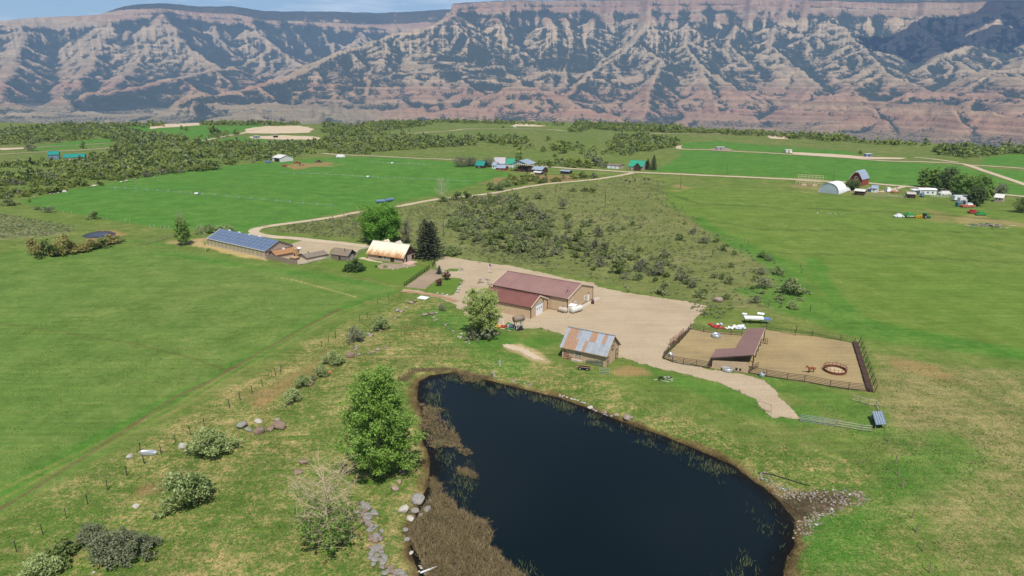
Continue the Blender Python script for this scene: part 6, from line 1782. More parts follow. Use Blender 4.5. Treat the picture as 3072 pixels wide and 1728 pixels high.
def quonset():
    a, b = G(*Q7(578, 745)), G(*Q7(770, 765)); f = Frame('quonset_hut', 'white arched metal hut with pale blue ribbed end wall', 'quonset hut', a, b); W = f.L; D = 13; h = 6.2
    n = 22; A = [(W/2 - W/2 * math.cos(math.pi * i / n), h * math.sin(math.pi * i / n) ** .9) for i in range(n + 1)]
    for i in range(n):
        f.part(MB().slab([(A[i][0], -.3, A[i][1]), (A[i+1][0], -.3, A[i+1][1]), (A[i+1][0], D, A[i+1][1]), (A[i][0], D, A[i][1])], .08), 'roof_panel', M_WHITE)
    for i in range(n):
        x0, x1 = W * i / n, W * (i + 1) / n - .06
        z = lambda x: h * max(0, 1 - ((x - W/2) / (W/2)) ** 2) ** .5 - .1
        f.part(MB().poly([(x0, 0, 0), (x1, 0, 0), (x1, 0, max(.02, z(x1))), (x0, 0, max(.01, z(x0)))]), 'end_wall_panel', mat('pale_blue_end_wall', (.36, .43, .48), .5, .08, 1))
quonset()
def lumber_rack():
    f = Frame('timber_frame', 'bare pale timber frame of a building under construction', 'timber frame', Q7(362, 672), Q7(600, 690)); L = f.L; D = 7; h = 6.0
    for y in (0, D):
        for i in range(8): f.part(MB().bar((L * i / 7, y, 0), (L * i / 7, y, h if y else h * .55), .22, .22), 'post', M_LUMBER)
        for z in ((.5, .8) if y == 0 else (.55, .78, .98)): f.part(MB().bar((0, y, h * z * (1 if y else .6)), (L, y, h * z * (1 if y else .6)), .18, .24), 'beam', M_LUMBER)
    for i in range(5): f.part(MB().box(.6 + i * 3.2, 3.2 + i * 3.2, -1.5, .5, 0, .5 + .4 * (i % 2)), 'board_stack', M_LUMBER if i % 2 else M_FENCE)
lumber_rack()
far_house('farm_shed', 'dark brown shed with white roof right of the arched hut', Q7(915, 772), Q7(1005, 778), 6, 2.6, 3.4, M_DARKWOOD, M_OFFW, 'shed', wins=0, doorm=M_DARK)
far_house('farm_shed', 'small brown shed with tan roof left of the mobile home', Q7(1415, 800), Q7(1492, 804), 6, 2.4, 3.2, M_DARKWOOD, M_PALEWOOD, 'shed', wins=0, doorm=M_DARK)
far_house('farm_shed', 'pale blue gabled shed between red barn and mobile home', Q7(1075, 745), Q7(1128, 749), 5, 2.6, 4.0, M_WHITEW, M_STEEL, 'shed', wins=1)
far_house('farm_shed', 'grey board lean-to beside the pale blue gabled shed', Q7(1040, 742), Q7(1072, 745), 4, 2.0, 2.6, M_BLUEGREY, M_TIN2, 'shed', wins=0)
far_house('farm_shed', 'tan cottage shed with pale roof right of the tall trees', Q7(2235, 835), Q7(2312, 842), 6, 2.6, 4.2, M_STONEW, M_OFFW, 'shed', wins=2)
far_house('farm_shed', 'stone shed half hidden at the right end of the tall trees', Q7(2185, 775), Q7(2245, 782), 5, 2.2, 3.6, M_STONEW, M_GREYROOF, 'shed', wins=1)
f = far_house('mobile_home', 'long white mobile home in front of the tall trees', Q7(1535, 768), Q7(1690, 772), 6, 3.0, 3.5, M_WHITEW, M_WHITE, 'mobile home', wins=3, doorm=M_STEEL)
f.part(MB().slab([(-4, -1, 2.7), (0, -1, 2.9), (0, 5, 2.9), (-4, 5, 2.7)], .1), 'carport_roof', M_WHITE)
for x in (-3.8, -.3): f.part(MB().bar((x, -.8, 0), (x, -.8, 2.7), .12, .12), 'carport_post', M_WHITE)
c = G(*Q7(1820, 795)); t = fence('picket_fence', 'low white fence in front of the mobile home', [Q7(1640, 788), Q7(1740, 792), Q7(1830, 796)], 1.1, 2, M_WHITE, M_WHITE, 1.6)
fence('board_fence', 'grey board fence between the brown sheds of the right farm', [Q7(1010, 782), Q7(1150, 788), Q7(1300, 795), Q7(1410, 802)], 1.3, 3, M_FENCE, M_PALEWOOD, 4.0)
t = thing('water_bin', 'blue-grey round bin beside the brown shed', 'bin', G(*Q7(1555, 792))); MB().lathe([(1.1, 0), (1.1, 2.2), (.9, 2.5), (0, 2.6)], 14).build('shell', M_BLUEGREY, t, True); MB().lathe([(1.12, 1.0), (1.16, 1.05), (1.12, 1.1)], 14).build('band', M_GALV, t)
vehicle('camper', 'cream camper trailer near the dark brown shed', Q7(835, 738), .1, M_WHV, M_OFFW, 4.4, 2.2, 1.6, (-.4, .35), .5, 'camper')
vehicle('box_truck', 'white box truck parked between the farm sheds', Q7(1230, 742), 1.4, M_WHV, M_WHV, 5.0, 2.2, 1.0, (-.45, .2), 1.5, 'truck')
vehicle('pickup_truck', 'orange pickup truck behind the grey board fence', Q7(1300, 752), .2, mat('orange_vehicle', (.45, .14, .06), .4, .1, 2), M_OFFW, cabx=(-.05, .25))
vehicle('pickup_truck', 'blue pickup truck under the white carport', Q7(1500, 752), .1, M_BLV, M_BLV, cabx=(-.05, .25))
vehicle('camper', 'white camper trailer right of the mobile home', Q7(1770, 772), .05, M_WHV, M_WHV, 6.5, 2.3, 1.3, (-.42, .38), .8, 'camper')
vehicle('camper', 'pale blue camper by the white cargo trailers', Q7(1895, 805), .1, M_STEEL, M_WHV, 6, 2.3, 1.2, (-.42, .38), .7, 'camper')
for p, lb, L in ((Q7(1920, 828), 'white cargo trailer in front of the tall trees', 9.0), (Q7(1965, 850), 'second white cargo trailer, nearer the red truck', 8.0)):
    t = thing('cargo_trailer', lb, 'trailer', G(*p), .05); MB().box(-L/2, L/2, -1.2, 1.2, .7, 3.2).build('box', M_WHV, t)
    for x in (-L*.25, -L*.15): 
        for y in (-1.1, 1.1): wheel(t, (x, y, .45), .45, .25, False)
t = thing('green_dumpster', 'teal metal bin beside the cargo trailers', 'bin', G(*Q7(1905, 880)), .1); MB().box(-1.5, 1.5, -1, 1, .1, 2.2).build('body', mat('teal_bin', (.06, .16, .15), .5, .1, 2), t); MB().slab([(-1.55, -1.05, 2.25), (1.55, -1.05, 2.25), (1.55, 1.05, 2.4), (-1.55, 1.05, 2.4)], .08).build('lid', M_BLUEGREY, t)
vehicle('flatbed_truck', 'old orange and white flatbed truck before the tall trees', Q7(1985, 888), .15, mat('orange_truck', (.38, .12, .07), .4, .1, 2), M_WHV, 7.5, 2.3, 1.1, (-.1, .3), .9, 'truck')
vehicle('old_car', 'bright red car in the weeds below the flatbed truck', Q7(2035, 945), .1, M_REDV, M_REDV, 4.6, cat='car')
vehicle('old_car', 'green car in the weeds right of the bright red car', Q7(2110, 965), 0, M_JDG, M_JDG, 5.0, cat='car')
vehicle('old_car', 'white car, leftmost of three vehicles parked on the open field', Q7(1335, 985), .1, M_WHV, M_WHV, 4.6, cat='car')
t = vehicle('hay_baler', 'green hay baler, middle of the three machines on the open field', Q7(1445, 985), .05, M_JDG, M_JDG, 5.5, 2.2, 1.3, (-.35, .1), .5, 'baler', .5); MB().box(-2.4, 1.4, -1.15, -1.1, .6, 1.1).build('side_panel', M_LUMBER, t)
tractor('green and yellow tractor, rightmost machine on the open field', Q7(1590, 992), .1, M_JDG)
c = G(*Q7(1540, 990)); t = thing('hay_rake', 'green hay rake hitched behind the tractor on the open field', 'rake', c, .1); MB().bar((-2.5, 0, .7), (2.0, 0, .9), .2, .2).build('beam', M_JDG, t)
for i in range(5): o = MB().lathe([(.7, -.04), (.75, 0), (.7, .04), (.5, .04), (.5, -.04)], 14).build('rake_wheel', M_JDY, t); o.location = (-2.2 + i * .9, -.4, .8); o.rotation_euler = (1.4, 0, .4)
# junk timber heap
rs = random.Random(21); c = G(*Q7(2180, 1065))
for i in range(60):
    L = rs.uniform(1.5, 5); q = Vector((c.x + rs.gauss(0, 4.2), c.y + rs.gauss(0, 2.2), 0)); q.z = hz(q.x, q.y) + max(.1, 1.6 - .25 * (q - c).length) * rs.random()
    o = MB().bar((-L/2, 0, 0), (L/2, 0, 0), rs.uniform(.15, .5), .1).build('scrap_board', rs.choice((M_FENCE, M_PALEWOOD, M_BLUEGREY, M_LUMBER, M_DARKWOOD)), None)
    o.location = q + Vector((0, 0, .12)); o.rotation_euler = (rs.uniform(-.3, .3), rs.uniform(-.35, .35), rs.uniform(0, 3.1))
    tag(o, 'scrap board in the timber heap below the right farm', 'board', 'scrap boards in the timber heap')
# small far things: well-site sheds and machines, valley town
for p, lb, s, m in ((Q5(2345, 132), 'white cabin on the bare pad near the mesa edge', 4, M_WHV), (Q(2080, 345), 'grey tank shed on the stony pad by the field road', 8, M_TIN2), (Q7(1045, 412), 'dark blue trailer on the long bare pad', 6, M_BLUEGREY), (Q7(290, 372), 'pale container at the left end of the long bare pad', 6, M_OFFW), (Q4(2425, 235), 'grey equipment shed on the well pad', 7, M_BLUEGREY), (Q5(85, 230), 'dark equipment skid on the lower well pad', 5, M_DARK), (Q(1680, 160), 'white cabin among trees on the mesa edge', 5, M_WHV)):
    c = G(*p); t = thing('site_cabin', lb, 'cabin', c, .1); MB().box(-s/2, s/2, -1.5, 1.5, .2, 2.8).build('body', m, t); MB().slab([(-s/2 - .2, -1.7, 2.85), (s/2 + .2, -1.7, 2.85), (s/2 + .2, 1.7, 3.0), (-s/2 - .2, 1.7, 3.0)], .1).build('roof', M_OFFW, t); MB().box(-.4, .5, -1.56, -1.5, .3, 2.3).build('door', M_DARK, t)
rs = random.Random(33)
def vbuild(px, py, L, W, H, m, lb, grp):
    X, Y = G0(px, py, VALLEY); z = hz(X, Y) - 1
    t = thing('valley_building', lb, 'building', (X, Y, z), rs.uniform(-.3, .3), grp)
    MB().box(-L/2, L/2, -W/2, W/2, 0, H).build('wall', m, t); MB().slab([(-L/2 - 1, -W/2 - 1, H), (L/2 + 1, -W/2 - 1, H), (L/2 + 1, W/2 + 1, H + 1.5), (-L/2 - 1, W/2 + 1, H + 1.5)], .6).build('roof', rs.choice((M_WHITE, M_OFFW, M_PINKWALL)), t)
for i in range(26):
    vbuild(2125 + rs.uniform(0, 160), 374 + rs.uniform(0, 12), rs.uniform(20, 70), rs.uniform(15, 30), rs.uniform(7, 14), rs.choice((M_OFFW, M_PINKWALL, M_WHITE)), 'pale building in the valley town below the cliffs', 'buildings of the valley town')
for i in range(9):
    vbuild(2330 + rs.uniform(0, 300), 378 + rs.uniform(0, 22), rs.uniform(15, 35), 15, 8, rs.choice((M_OFFW, M_WHITE)), 'lone pale building beside the valley highway', 'lone buildings beside the valley highway')
X, Y = G0(2180, 388, VALLEY)
structure(sheet('valley_clearing', [G0(x, y, VALLEY) for x, y in [(2110,384),(2160,374),(2260,374),(2300,384),(2260,391),(2150,392)]], M_PAD, 30, 6, 15, 60, 55))

# ------------------------------------------------------------------ utility poles
def pole(label, base, top, arm=True, trafo=False):
    c = G(*base); h = at_height(top[0], top[1], c); t = thing('utility_pole', label, 'utility pole', c)
    m = mat('pole_wood', (.13, .095, .065), .85, .2, 2)
    MB().tube([(0, 0, -.2), (0, 0, h)], [.19, .13], 8).build('shaft', m, t)
    if arm:
        MB().bar((-1.1, 0, h - .5), (1.1, 0, h - .5), .12, .12).build('crossarm', m, t)
        for x in (-1, 0, 1): MB().tube([(x, 0, h - .44), (x, 0, h - .25)], .06, 6).build('insulator', M_OFFW, t)
    if trafo: MB().tube([(.42, 0, h - 1.9), (.42, 0, h - .9)], .28, 10).build('transformer', M_GALV, t)
pole('utility pole standing alone in the scrub pasture', (1815, 625), (1817, 573)); pole('utility pole where two pasture fences meet below the road', (2041, 565), (2045, 523))
pole('utility pole in the bright field above the county road', (2181, 523), (2184, 489)); pole('utility pole with grey transformer right of the dark spruce', (1331, 709), (1334, 661), trafo=True)
pole('short utility pole beside the drive of the right farm', Q7(1315, 728), Q7(1317, 680)); pole('slim pole left of the red barn beyond the road', Q7(715, 640), Q7(722, 540), False)

# ------------------------------------------------------------------ wheel-line irrigation
def wheel_line(label, pts, n, mover_at):
    A, B = G(*pts[0]), G(*pts[1]); t = thing('wheel_line', label, 'irrigation line', A); d = B - A; an = math.atan2(d.y, d.x)
    q = [Vector((A + d * (i / 12)).to_tuple()) for i in range(13)]
    MB().tube([Vector((p.x, p.y, hz(p.x, p.y) + .8)) - A for p in q], .045, 5).build('pipe', M_GALV, t)
    ring = MB(); K = 14
    ring.tube([(0, .75 * math.cos(a * 2 * math.pi / K), .75 * math.sin(a * 2 * math.pi / K)) for a in range(K + 1)], .04, 4, False)
    for a in range(4): c_, s_ = math.cos(a * math.pi / 4), math.sin(a * math.pi / 4); ring.bar((0, -.75 * c_, -.75 * s_), (0, .75 * c_, .75 * s_), .04, .04)
    rm = ring.mesh('wheel', M_GALV)
    for i in range(n):
        p = A + d * ((i + .5) / n); o = link('wheel', rm, t, Vector((p.x, p.y, hz(p.x, p.y) + .8)) - A, an)
    p = A + d * mover_at; z = hz(p.x, p.y)
    mv = MB().box(-.9, .9, -.7, .7, .5, 1.3).build('mover', M_WHITE, t); mv.location = Vector((p.x, p.y, z)) - A; MB().box(.9, 1.7, -.5, .5, .5, 1.1).build('engine', M_BLV, mv)
wheel_line('near wheel-line irrigation pipe with white mover on the bright left field', [Q4(1040, 708), (1013, 622)], 19, .42)
wheel_line('middle wheel-line irrigation pipe crossing the bright left field', [Q5(150, 570), Q5(1930, 650)], 22, .47)
wheel_line('far wheel-line irrigation pipe near the county road', [Q5(980, 468), Q5(1560, 492)], 12, .36)
# two black rolled culverts by the lane
for i, (p, q, lb) in enumerate(((Q5(1035, 850), Q5(1120, 845), 'left of two black plastic culverts beside the farm lane'), (Q5(1125, 840), Q5(1195, 828), 'right of two black plastic culverts beside the farm lane'))):
    a, b = G(*p), G(*q); t = thing('culvert_pipe', lb, 'culvert', a); n = 9; dd = b - a
    for k in range(n): MB().tube([dd * (k / n) + Vector((0, 0, 1.0)), dd * ((k + .9) / n) + Vector((0, 0, 1.0))], 1.0 if k % 2 else .93, 14).build('ribbed_section', M_BLUEGREY, t)
# valley overpass
# ------------------------------------------------------------------ plants: leaf clouds and limbs
def leaf_quads(C, size, rg, up=0.35, aspect=1.3):
    """quads at centres C (n,3), random tilt; returns V (4n,3), F (n,4)"""
    n = len(C)
    nn = rg.normal(size=(n, 3)); nn[:, 2] = np.abs(nn[:, 2]) + up; nn /= np.linalg.norm(nn, axis=1)[:, None]
    a = rg.normal(size=(n, 3)); a -= (a * nn).sum(1)[:, None] * nn; a /= np.linalg.norm(a, axis=1)[:, None] + 1e-9
    b = np.cross(nn, a)
    s = size * rg.uniform(.6, 1.35, n)[:, None]
    a = a * s * .5 * aspect; b = b * s * .5 / aspect
    V = np.stack([C - a * .9 - b * .25, C - b, C + a, C + b * .9], 1).reshape(-1, 3)
    return V, np.arange(4 * n).reshape(-1, 4)

def clump_points(centres, rad, per, rg, flat=.8):
    C = np.repeat(np.asarray(centres), per, axis=0); R = np.repeat(np.asarray(rad), per)
    d = rg.normal(size=C.shape); d /= np.linalg.norm(d, axis=1)[:, None]
    return C + d * (R * rg.uniform(.25, 1, len(R)) ** .6)[:, None] * (1, 1, flat)

def make_tree(seed, H, cr, base=.2, nl=26, env=None, leaf=.35, per=26, leafprob=None, trunk_r=.3, sub=4, clump=.16, trunk_top=.86, multi=1, lift=(25, 60)):
    """limb mesh builder and leaf centres of a broadleaf tree"""
    rr = random.Random(seed); rg = np.random.default_rng(seed)
    env = env or (lambda t: math.sin(math.pi * min(1, max(0, t)) ** .8) ** .7 * .95 + .08)
    mb = MB(); cents = []; rads = []
    for m in range(multi):
        off = Vector((rr.uniform(-.06, .06) * H, rr.uniform(-.06, .06) * H, 0)) if multi > 1 else Vector((0, 0, 0))
        tr = [Vector((0, 0, -.2)) + off * .2]
        for i in range(1, 8):
            t = i / 7; tr.append(Vector((rr.uniform(-1, 1) * .012 * H, rr.uniform(-1, 1) * .012 * H, H * trunk_top * t)) + off * (.2 + t * 1.2))
        mb.tube(tr, [trunk_r * (1 - .85 * i / 7) + .02 for i in range(8)], 7)
        for i in range(nl // multi):
            f = base + (1 - base) * ((i + rr.random()) / (nl // multi)) * .93
            z0 = max(base * .7, f - .22) * H
            k = z0 / (H * trunk_top) * 7; j = min(6, int(k)); p0 = tr[j].lerp(tr[j + 1], min(1, k - j))
            az = i * 2.39996 + rr.uniform(-.4, .4) + m; t = (f - base) / (1 - base)
            R = cr * env(t) * rr.uniform(.72, 1.05)
            el = math.radians(rr.uniform(*lift))
            tip = Vector((math.cos(az) * R, math.sin(az) * R, f * H)) + off
            mid = p0.lerp(tip, .5) + Vector((rr.uniform(-.08, .08) * R, rr.uniform(-.08, .08) * R, -.05 * H * rr.random()))
            lr = trunk_r * .32 * (1 - .5 * f)
            mb.tube([p0, mid, tip], [lr, lr * .6, .015], 5)
            for s in range(sub):
                q = .35 + .65 * (s + rr.random()) / sub
                b0 = p0.lerp(mid, q * 2) if q < .5 else mid.lerp(tip, q * 2 - 1)
                L = cr * rr.uniform(.18, .42)
                dv = Vector((rr.gauss(0, 1), rr.gauss(0, 1), rr.uniform(-.1, 1.1))).normalized() * L
                b1 = b0 + dv
                mb.tube([b0, b0.lerp(b1, .5) + Vector((0, 0, .04 * L)), b1], [max(.022, lr * .35), max(.018, lr * .22), .012], 4, False)
                pr = leafprob(b1.z / H, rr) if leafprob else 1
                if rr.random() < pr:
                    cents.append(b1[:]); rads.append(cr * clump * rr.uniform(.7, 1.3))
                    if rr.random() < .6: cents.append(b0[:]); rads.append(cr * clump * rr.uniform(.5, 1.0))
            if rr.random() < (leafprob(f, rr) if leafprob else 1): cents.append(tip[:]); rads.append(cr * clump * rr.uniform(.8, 1.2))
    C = clump_points(cents, rads, per, rg) if cents else np.zeros((0, 3))
    return mb, C

def plant_tree(name, label, pos, lm, bm, seed, H, cr, leaf, cat='tree', group=None, **kw):
    c = G(*pos) if not isinstance(pos, Vector) else pos
    t = thing(name, label, cat, c, 0, group)
    mb, C = make_tree(seed, H, cr, leaf=leaf, **kw)
    link('trunk', mb.mesh('trunk', bm), t)
    if len(C):
        V, F_ = leaf_quads(C, leaf, np.random.default_rng(seed + 1)); link('crown', mesh_np('crown', V, F_, lm), t)
    return t

B_GREY = mat('grey_bark', (.24, .20, .155), .9, .25, 2, stretch=(3, 3, .6)); B_PALE = mat('pale_bark', (.40, .35, .26), .85, .2, 2); B_STRAW = mat('straw_bark', (.40, .33, .21), .85, .2, 2); B_BROWN = mat('brown_bark', (.13, .095, .07), .9, .25, 2); B_DARK = mat('dark_bark', (.06, .045, .035), .9, .2, 2)
L_COTT = leaf_mat('cottonwood_leaves', (0.121, 0.245, 0.033), (0.254, 0.396, 0.075))
L_SPRING = leaf_mat('spring_leaves', (0.257, 0.329, 0.086), (0.454, 0.559, 0.181), trans=.35)
L_ROUND = leaf_mat('bright_leaves', (0.109, 0.254, 0.029), (0.246, 0.456, 0.065))
L_POP = leaf_mat('poplar_leaves', (0.150, 0.261, 0.052), (0.300, 0.435, 0.106))
L_SPRUCE = leaf_mat('spruce_needles', (0.034, 0.048, 0.024), (0.097, 0.106, 0.057), trans=.05)
L_BLUE = leaf_mat('blue_spruce_needles', (0.050, 0.085, 0.070), (0.100, 0.140, 0.115), trans=.05)
L_SCRUB = leaf_mat('scrub_leaves', (0.144, 0.176, 0.070), (0.326, 0.371, 0.161))
L_SCRUBP = leaf_mat('leafless_scrub_twigs', (0.146, 0.148, 0.086), (0.277, 0.289, 0.172))
L_SCRUBG = leaf_mat('green_scrub_leaves', (0.102, 0.152, 0.041), (0.217, 0.268, 0.080))
L_OAK = leaf_mat('oak_brush_leaves', (0.135, 0.195, 0.041), (0.300, 0.355, 0.082))
L_OAKY = leaf_mat('young_oak_leaves', (0.160, 0.208, 0.045), (0.288, 0.320, 0.080))
L_SAGE = leaf_mat('sagebrush_leaves', (0.161, 0.183, 0.098), (0.293, 0.313, 0.190))
L_HAW = leaf_mat('blossoming_shrub_leaves', (0.131, 0.194, 0.046), (0.480, 0.553, 0.247))
L_WIL = leaf_mat('willow_twigs', (0.224, 0.196, 0.059), (0.389, 0.345, 0.123)); L_HEDGE = leaf_mat('hedge_leaves', (0.049, 0.091, 0.025), (0.112, 0.175, 0.053)); L_PLUM = leaf_mat('plum_leaves', (0.140, 0.070, 0.055), (0.260, 0.150, 0.110))
L_DARKT = leaf_mat('dark_tree_leaves', (.085, .13, .04), (.17, .22, .075))

# the big trees near the house and the pond
t = plant_tree('cottonwood_tree', 'big leafy cottonwood tree on the left bank of the pond', (1140, 1418), L_COTT, B_GREY, 3, at_height(1150, 1092, G(1140, 1418)), 6.0, .30, base=.12, nl=46, per=66, trunk_r=.34, clump=.17, sub=6,
    env=lambda t: (.85 + .25 * math.sin(t * 5)) * (1.0 if t < .35 else 1.0 - .62 * (t - .35) / .65) * .98, lift=(20, 50))
t = plant_tree('cottonwood_tree', 'half-bare cottonwood tree with pale twigs by the rock wall', (990, 1640), L_COTT, B_STRAW, 8, at_height(1000, 1352, G(990, 1640)), 5.4, .30, base=.12, nl=66, per=12, trunk_r=.3, clump=.10, sub=12,
    leafprob=lambda z, r: .38 if z < .45 else (.05 if z < .6 else .0), env=lambda t: .75 + .3 * t if t < .6 else .93 - .7 * (t - .6), lift=(45, 75))
t = plant_tree('blossoming_tree', 'pale yellow-green tree coming into leaf beside the workshop', (1448, 1010), L_SPRING, B_GREY, 5, at_height(1450, 862, G(1448, 1010)), 4.5, .27, base=.22, nl=52, per=40, trunk_r=.3, clump=.15, sub=6,
    env=lambda t: .62 + .5 * math.sin(math.pi * min(1, t * 1.0) ** .9) * (1 - .25 * t), lift=(30, 70))
t = plant_tree('maple_tree', 'dense round bright green tree behind the farmhouse', (1145, 728), L_ROUND, B_BROWN, 6, at_height(1145, 614, G(1145, 728)), 7.7, .42, base=.12, nl=54, per=95, trunk_r=.36, clump=.21, sub=6,
    env=lambda t: .80 + .25 * math.sin(math.pi * t) - .30 * max(0, t - .6) / .4)
t = plant_tree('bare_tree', 'brown leafless tree between the round green tree and the spruce', (1220, 730), L_SCRUBP, B_BROWN, 12, at_height(1222, 655, G(1220, 730)), 2.6, .3, base=.15, nl=34, per=5, trunk_r=.15, clump=.16, sub=8, multi=3, lift=(50, 80))
t = plant_tree('poplar_tree', 'slender poplar with bare top left of the greenhouse', (550, 735), L_POP, B_GREY, 14, at_height(548, 618, G(550, 735)), 3.6, .4, base=.14, nl=36, per=22, trunk_r=.2, clump=.18, sub=6, leafprob=lambda z, r: .95 if z < .6 else (.25 if z < .72 else .0), env=lambda t: .95 - .6 * t, lift=(50, 80))
t = plant_tree('poplar_tree', 'thin young tree with sparse leaves at the greenhouse corner', (617, 757), L_POP, B_PALE, 15, at_height(615, 665, G(617, 757)), 1.1, .25, base=.3, nl=18, per=5, trunk_r=.1, clump=.2, sub=4, leafprob=lambda z, r: .35, lift=(50, 80))
t = plant_tree('bare_tree', 'tall pale leafless tree beside the farm lane', (1325, 592), L_SCRUBP, B_PALE, 16, at_height(1322, 527, G(1325, 592)), 5.0, .3, base=.2, nl=38, per=0, trunk_r=.28, sub=8, leafprob=lambda z, r: 0, lift=(50, 80))
t = plant_tree('bare_tree', 'small dark leafless tree alone in the scrub pasture', (1689, 628), L_SCRUBP, B_DARK, 17, at_height(1689, 592, G(1689, 628)), 3.2, .25, base=.3, nl=28, per=3, trunk_r=.2, clump=.15, sub=7, lift=(40, 70))
t = plant_tree('cottonwood_tree', 'fresh green tree behind the middle farm', (1556, 488), L_SPRING, B_BROWN, 18, at_height(1555, 451, G(1556, 488)), 4.2, .6, base=.12, nl=30, per=26, trunk_r=.3, clump=.2, env=lambda t: .9 - .4 * t)
for i, (p, top, cr, lb) in enumerate([((1385, 500), 470, 7, 'greyish bare tree left of the middle farm'), ((1415, 498), 472, 6, 'greyish bare tree touching the blue-green cottage'), ((1465, 500), 474, 6, 'greyish bare tree behind the blue-green cottage')]):
    plant_tree('bare_tree', lb, p, L_SCRUBP, B_GREY, 30 + i, at_height(p[0], top, G(*p)), cr, .45, base=.12, nl=30, per=9, trunk_r=.25, clump=.16, sub=6, multi=2)
for i, (p, top, cr, lm, lb) in enumerate([((2768, 562), 503, 4.5, L_POP, 'first tall tree from the left behind the mobile home'), ((2798, 562), 500, 4.5, L_POP, 'second tall tree from the left behind the mobile home'), ((2815, 565), 512, 4, L_POP, 'slim third tree from the left behind the mobile home'), ((2842, 575), 498, 7, L_DARKT, 'darkest and broadest tree of the right farm'),
        ((2876, 585), 518, 6, L_POP, 'tree right of the darkest tree in the right farm'), ((2905, 600), 522, 6.5, L_POP, 'tall loose tree above the cargo trailers'), ((2935, 612), 518, 6, L_POP, 'tall tree above the old flatbed truck'), ((2958, 600), 536, 4, L_POP, 'rightmost slim tree of the right farm row'), ((2925, 618), 560, 5, L_DARKT, 'low dark tree in front of the right farm row')]):
    plant_tree('farm_tree', lb, p, lm, B_GREY, 50 + i, at_height(p[0], top, G(*p)), cr * .74, .55, base=.14, nl=30, per=26, trunk_r=.3, clump=.2, sub=5, env=lambda t: .85 + .2 * math.sin(math.pi * t) - .6 * max(0, t - .5))
plant_tree('farm_tree', 'small leafy tree behind the dark brown shed of the right farm', Q7(895, 725), L_DARKT, B_BROWN, 61, 6.5, 4.2, .5, base=.1, nl=20, per=26, trunk_r=.2, clump=.22)
plant_tree('farm_tree', 'small grey tree behind the tan cottage shed', Q7(2290, 780), L_SCRUBP, B_GREY, 62, 7, 4.5, .5, base=.15, nl=20, per=10, trunk_r=.2, clump=.2)
plant_tree('farm_tree', 'lone tree at the right edge of the picture', Q7(2500, 940), L_SCRUBG, B_BROWN, 63, 8, 4.5, .4, base=.15, nl=26, per=14, trunk_r=.2, clump=.2)

def conifer(name, label, base, H, R, lm, seed, dense=1.0, tops=1, pw=.72):
    c = G(*base); t = thing(name, label, 'tree', c); rr = random.Random(seed); rg = np.random.default_rng(seed)
    mb = MB(); C = []
    for k in range(tops):
        ox = (k - (tops - 1) / 2) * R * .36; hh = H * (1 - .05 * k)
        mb.tube([(0, 0, -.2), (ox * .4, 0, hh * .5), (ox, 0, hh)], [.32, .2, .02], 7)
        n = int(150 * dense)
        for i in range(n):
            f = .05 + .95 * (i + rr.random()) / n; z = f * hh
            ofx = ox * f ** 1.5; L = R * (1 - f) ** pw * rr.uniform(.72, 1.08) + .15; az = i * 2.39996 + rr.uniform(-.3, .3)
            d = Vector((math.cos(az), math.sin(az), 0)); p0 = Vector((ofx, 0, z)); p1 = p0 + d * L * .6 + Vector((0, 0, -.10 * L)); p2 = p0 + d * L + Vector((0, 0, -.03 * L))
            mb.tube([p0, p1, p2], [.05, .03, .01], 4, False)
            m = max(5, int(L * 8))
            for j in range(m):
                u = .25 + .75 * (j + rr.random()) / m; q = p0.lerp(p1, u / .6) if u < .6 else p1.lerp(p2, (u - .6) / .4)
                w = L * .24 * (1.15 - u)
                C.append((q.x + rr.gauss(0, w * .6), q.y + rr.gauss(0, w * .6), q.z + rr.gauss(0, .06)))
    link('trunk', mb.mesh('trunk', B_DARK), t)
    V, F_ = leaf_quads(np.array(C), .45 if R > 3 else .2, rg, up=1.2, aspect=1.5); link('crown', mesh_np('crown', V, F_, lm), t)
    return t
conifer('spruce_tree', 'big dark double-topped spruce beside the farmhouse', (1287, 772), at_height(1288, 656, G(1287, 772)), 7.0, L_SPRUCE, 4, 1.1, 2, .62)
conifer('spruce_tree', 'small blue spruce on the island by the dirt strip', (1318, 822), at_height(1318, 797, G(1318, 822)), 1.4, L_BLUE, 5, .7)
conifer('spruce_tree', 'tall dark conifer right of the green-roofed house', Q(1450, 535), 11.5, 3.6, L_SPRUCE, 6, .9)
conifer('spruce_tree', 'shorter dark conifer touching the green-roofed house', Q(1395, 530), 8, 3.2, L_SPRUCE, 7, .8)

# ------------------------------------------------------------------ bushes
def bush_proto(seed, ncl, per, leaf, stems=True, flat=.75, lm=None, skirt=.12):
    """bush of radius 1, height about 1"""
    rr = random.Random(seed); rg = np.random.default_rng(seed)
    cents, rads = [], []; mb = MB()
    for i in range(ncl):
        a = i * 2.39996 + rr.uniform(-.4, .4); q = math.sqrt((i + .5) / ncl) * rr.uniform(.75, 1.0) * (1 + .28 * math.sin(2 * a + seed) + .18 * math.sin(3 * a + 2 * seed))
        z = skirt + max(0, 1 - q * q) ** .5 * rr.uniform(.3, .98) * (1 + .25 * math.sin(a + seed))
        cents.append((math.cos(a) * q * .85, math.sin(a) * q * .85, z)); rads.append(rr.uniform(.18, .32))
        if stems: mb.tube([(math.cos(a) * q * .15, math.sin(a) * q * .15, -.05), (math.cos(a) * q * .5, math.sin(a) * q * .5, z * .5), (math.cos(a) * q * .85, math.sin(a) * q * .85, z)], [.03, .022, .008], 4, False)
    C = clump_points(cents, rads, per, rg, flat); C[:, 2] = np.maximum(C[:, 2], .03)
    V, F_ = leaf_quads(C, leaf, rg)
    if stems:
        SV = np.array(mb.v); SF = np.array([f for f in mb.f if len(f) == 4]); F_ = np.concatenate([F_, SF + len(V)]); V = np.concatenate([V, SV])
    return V, F_
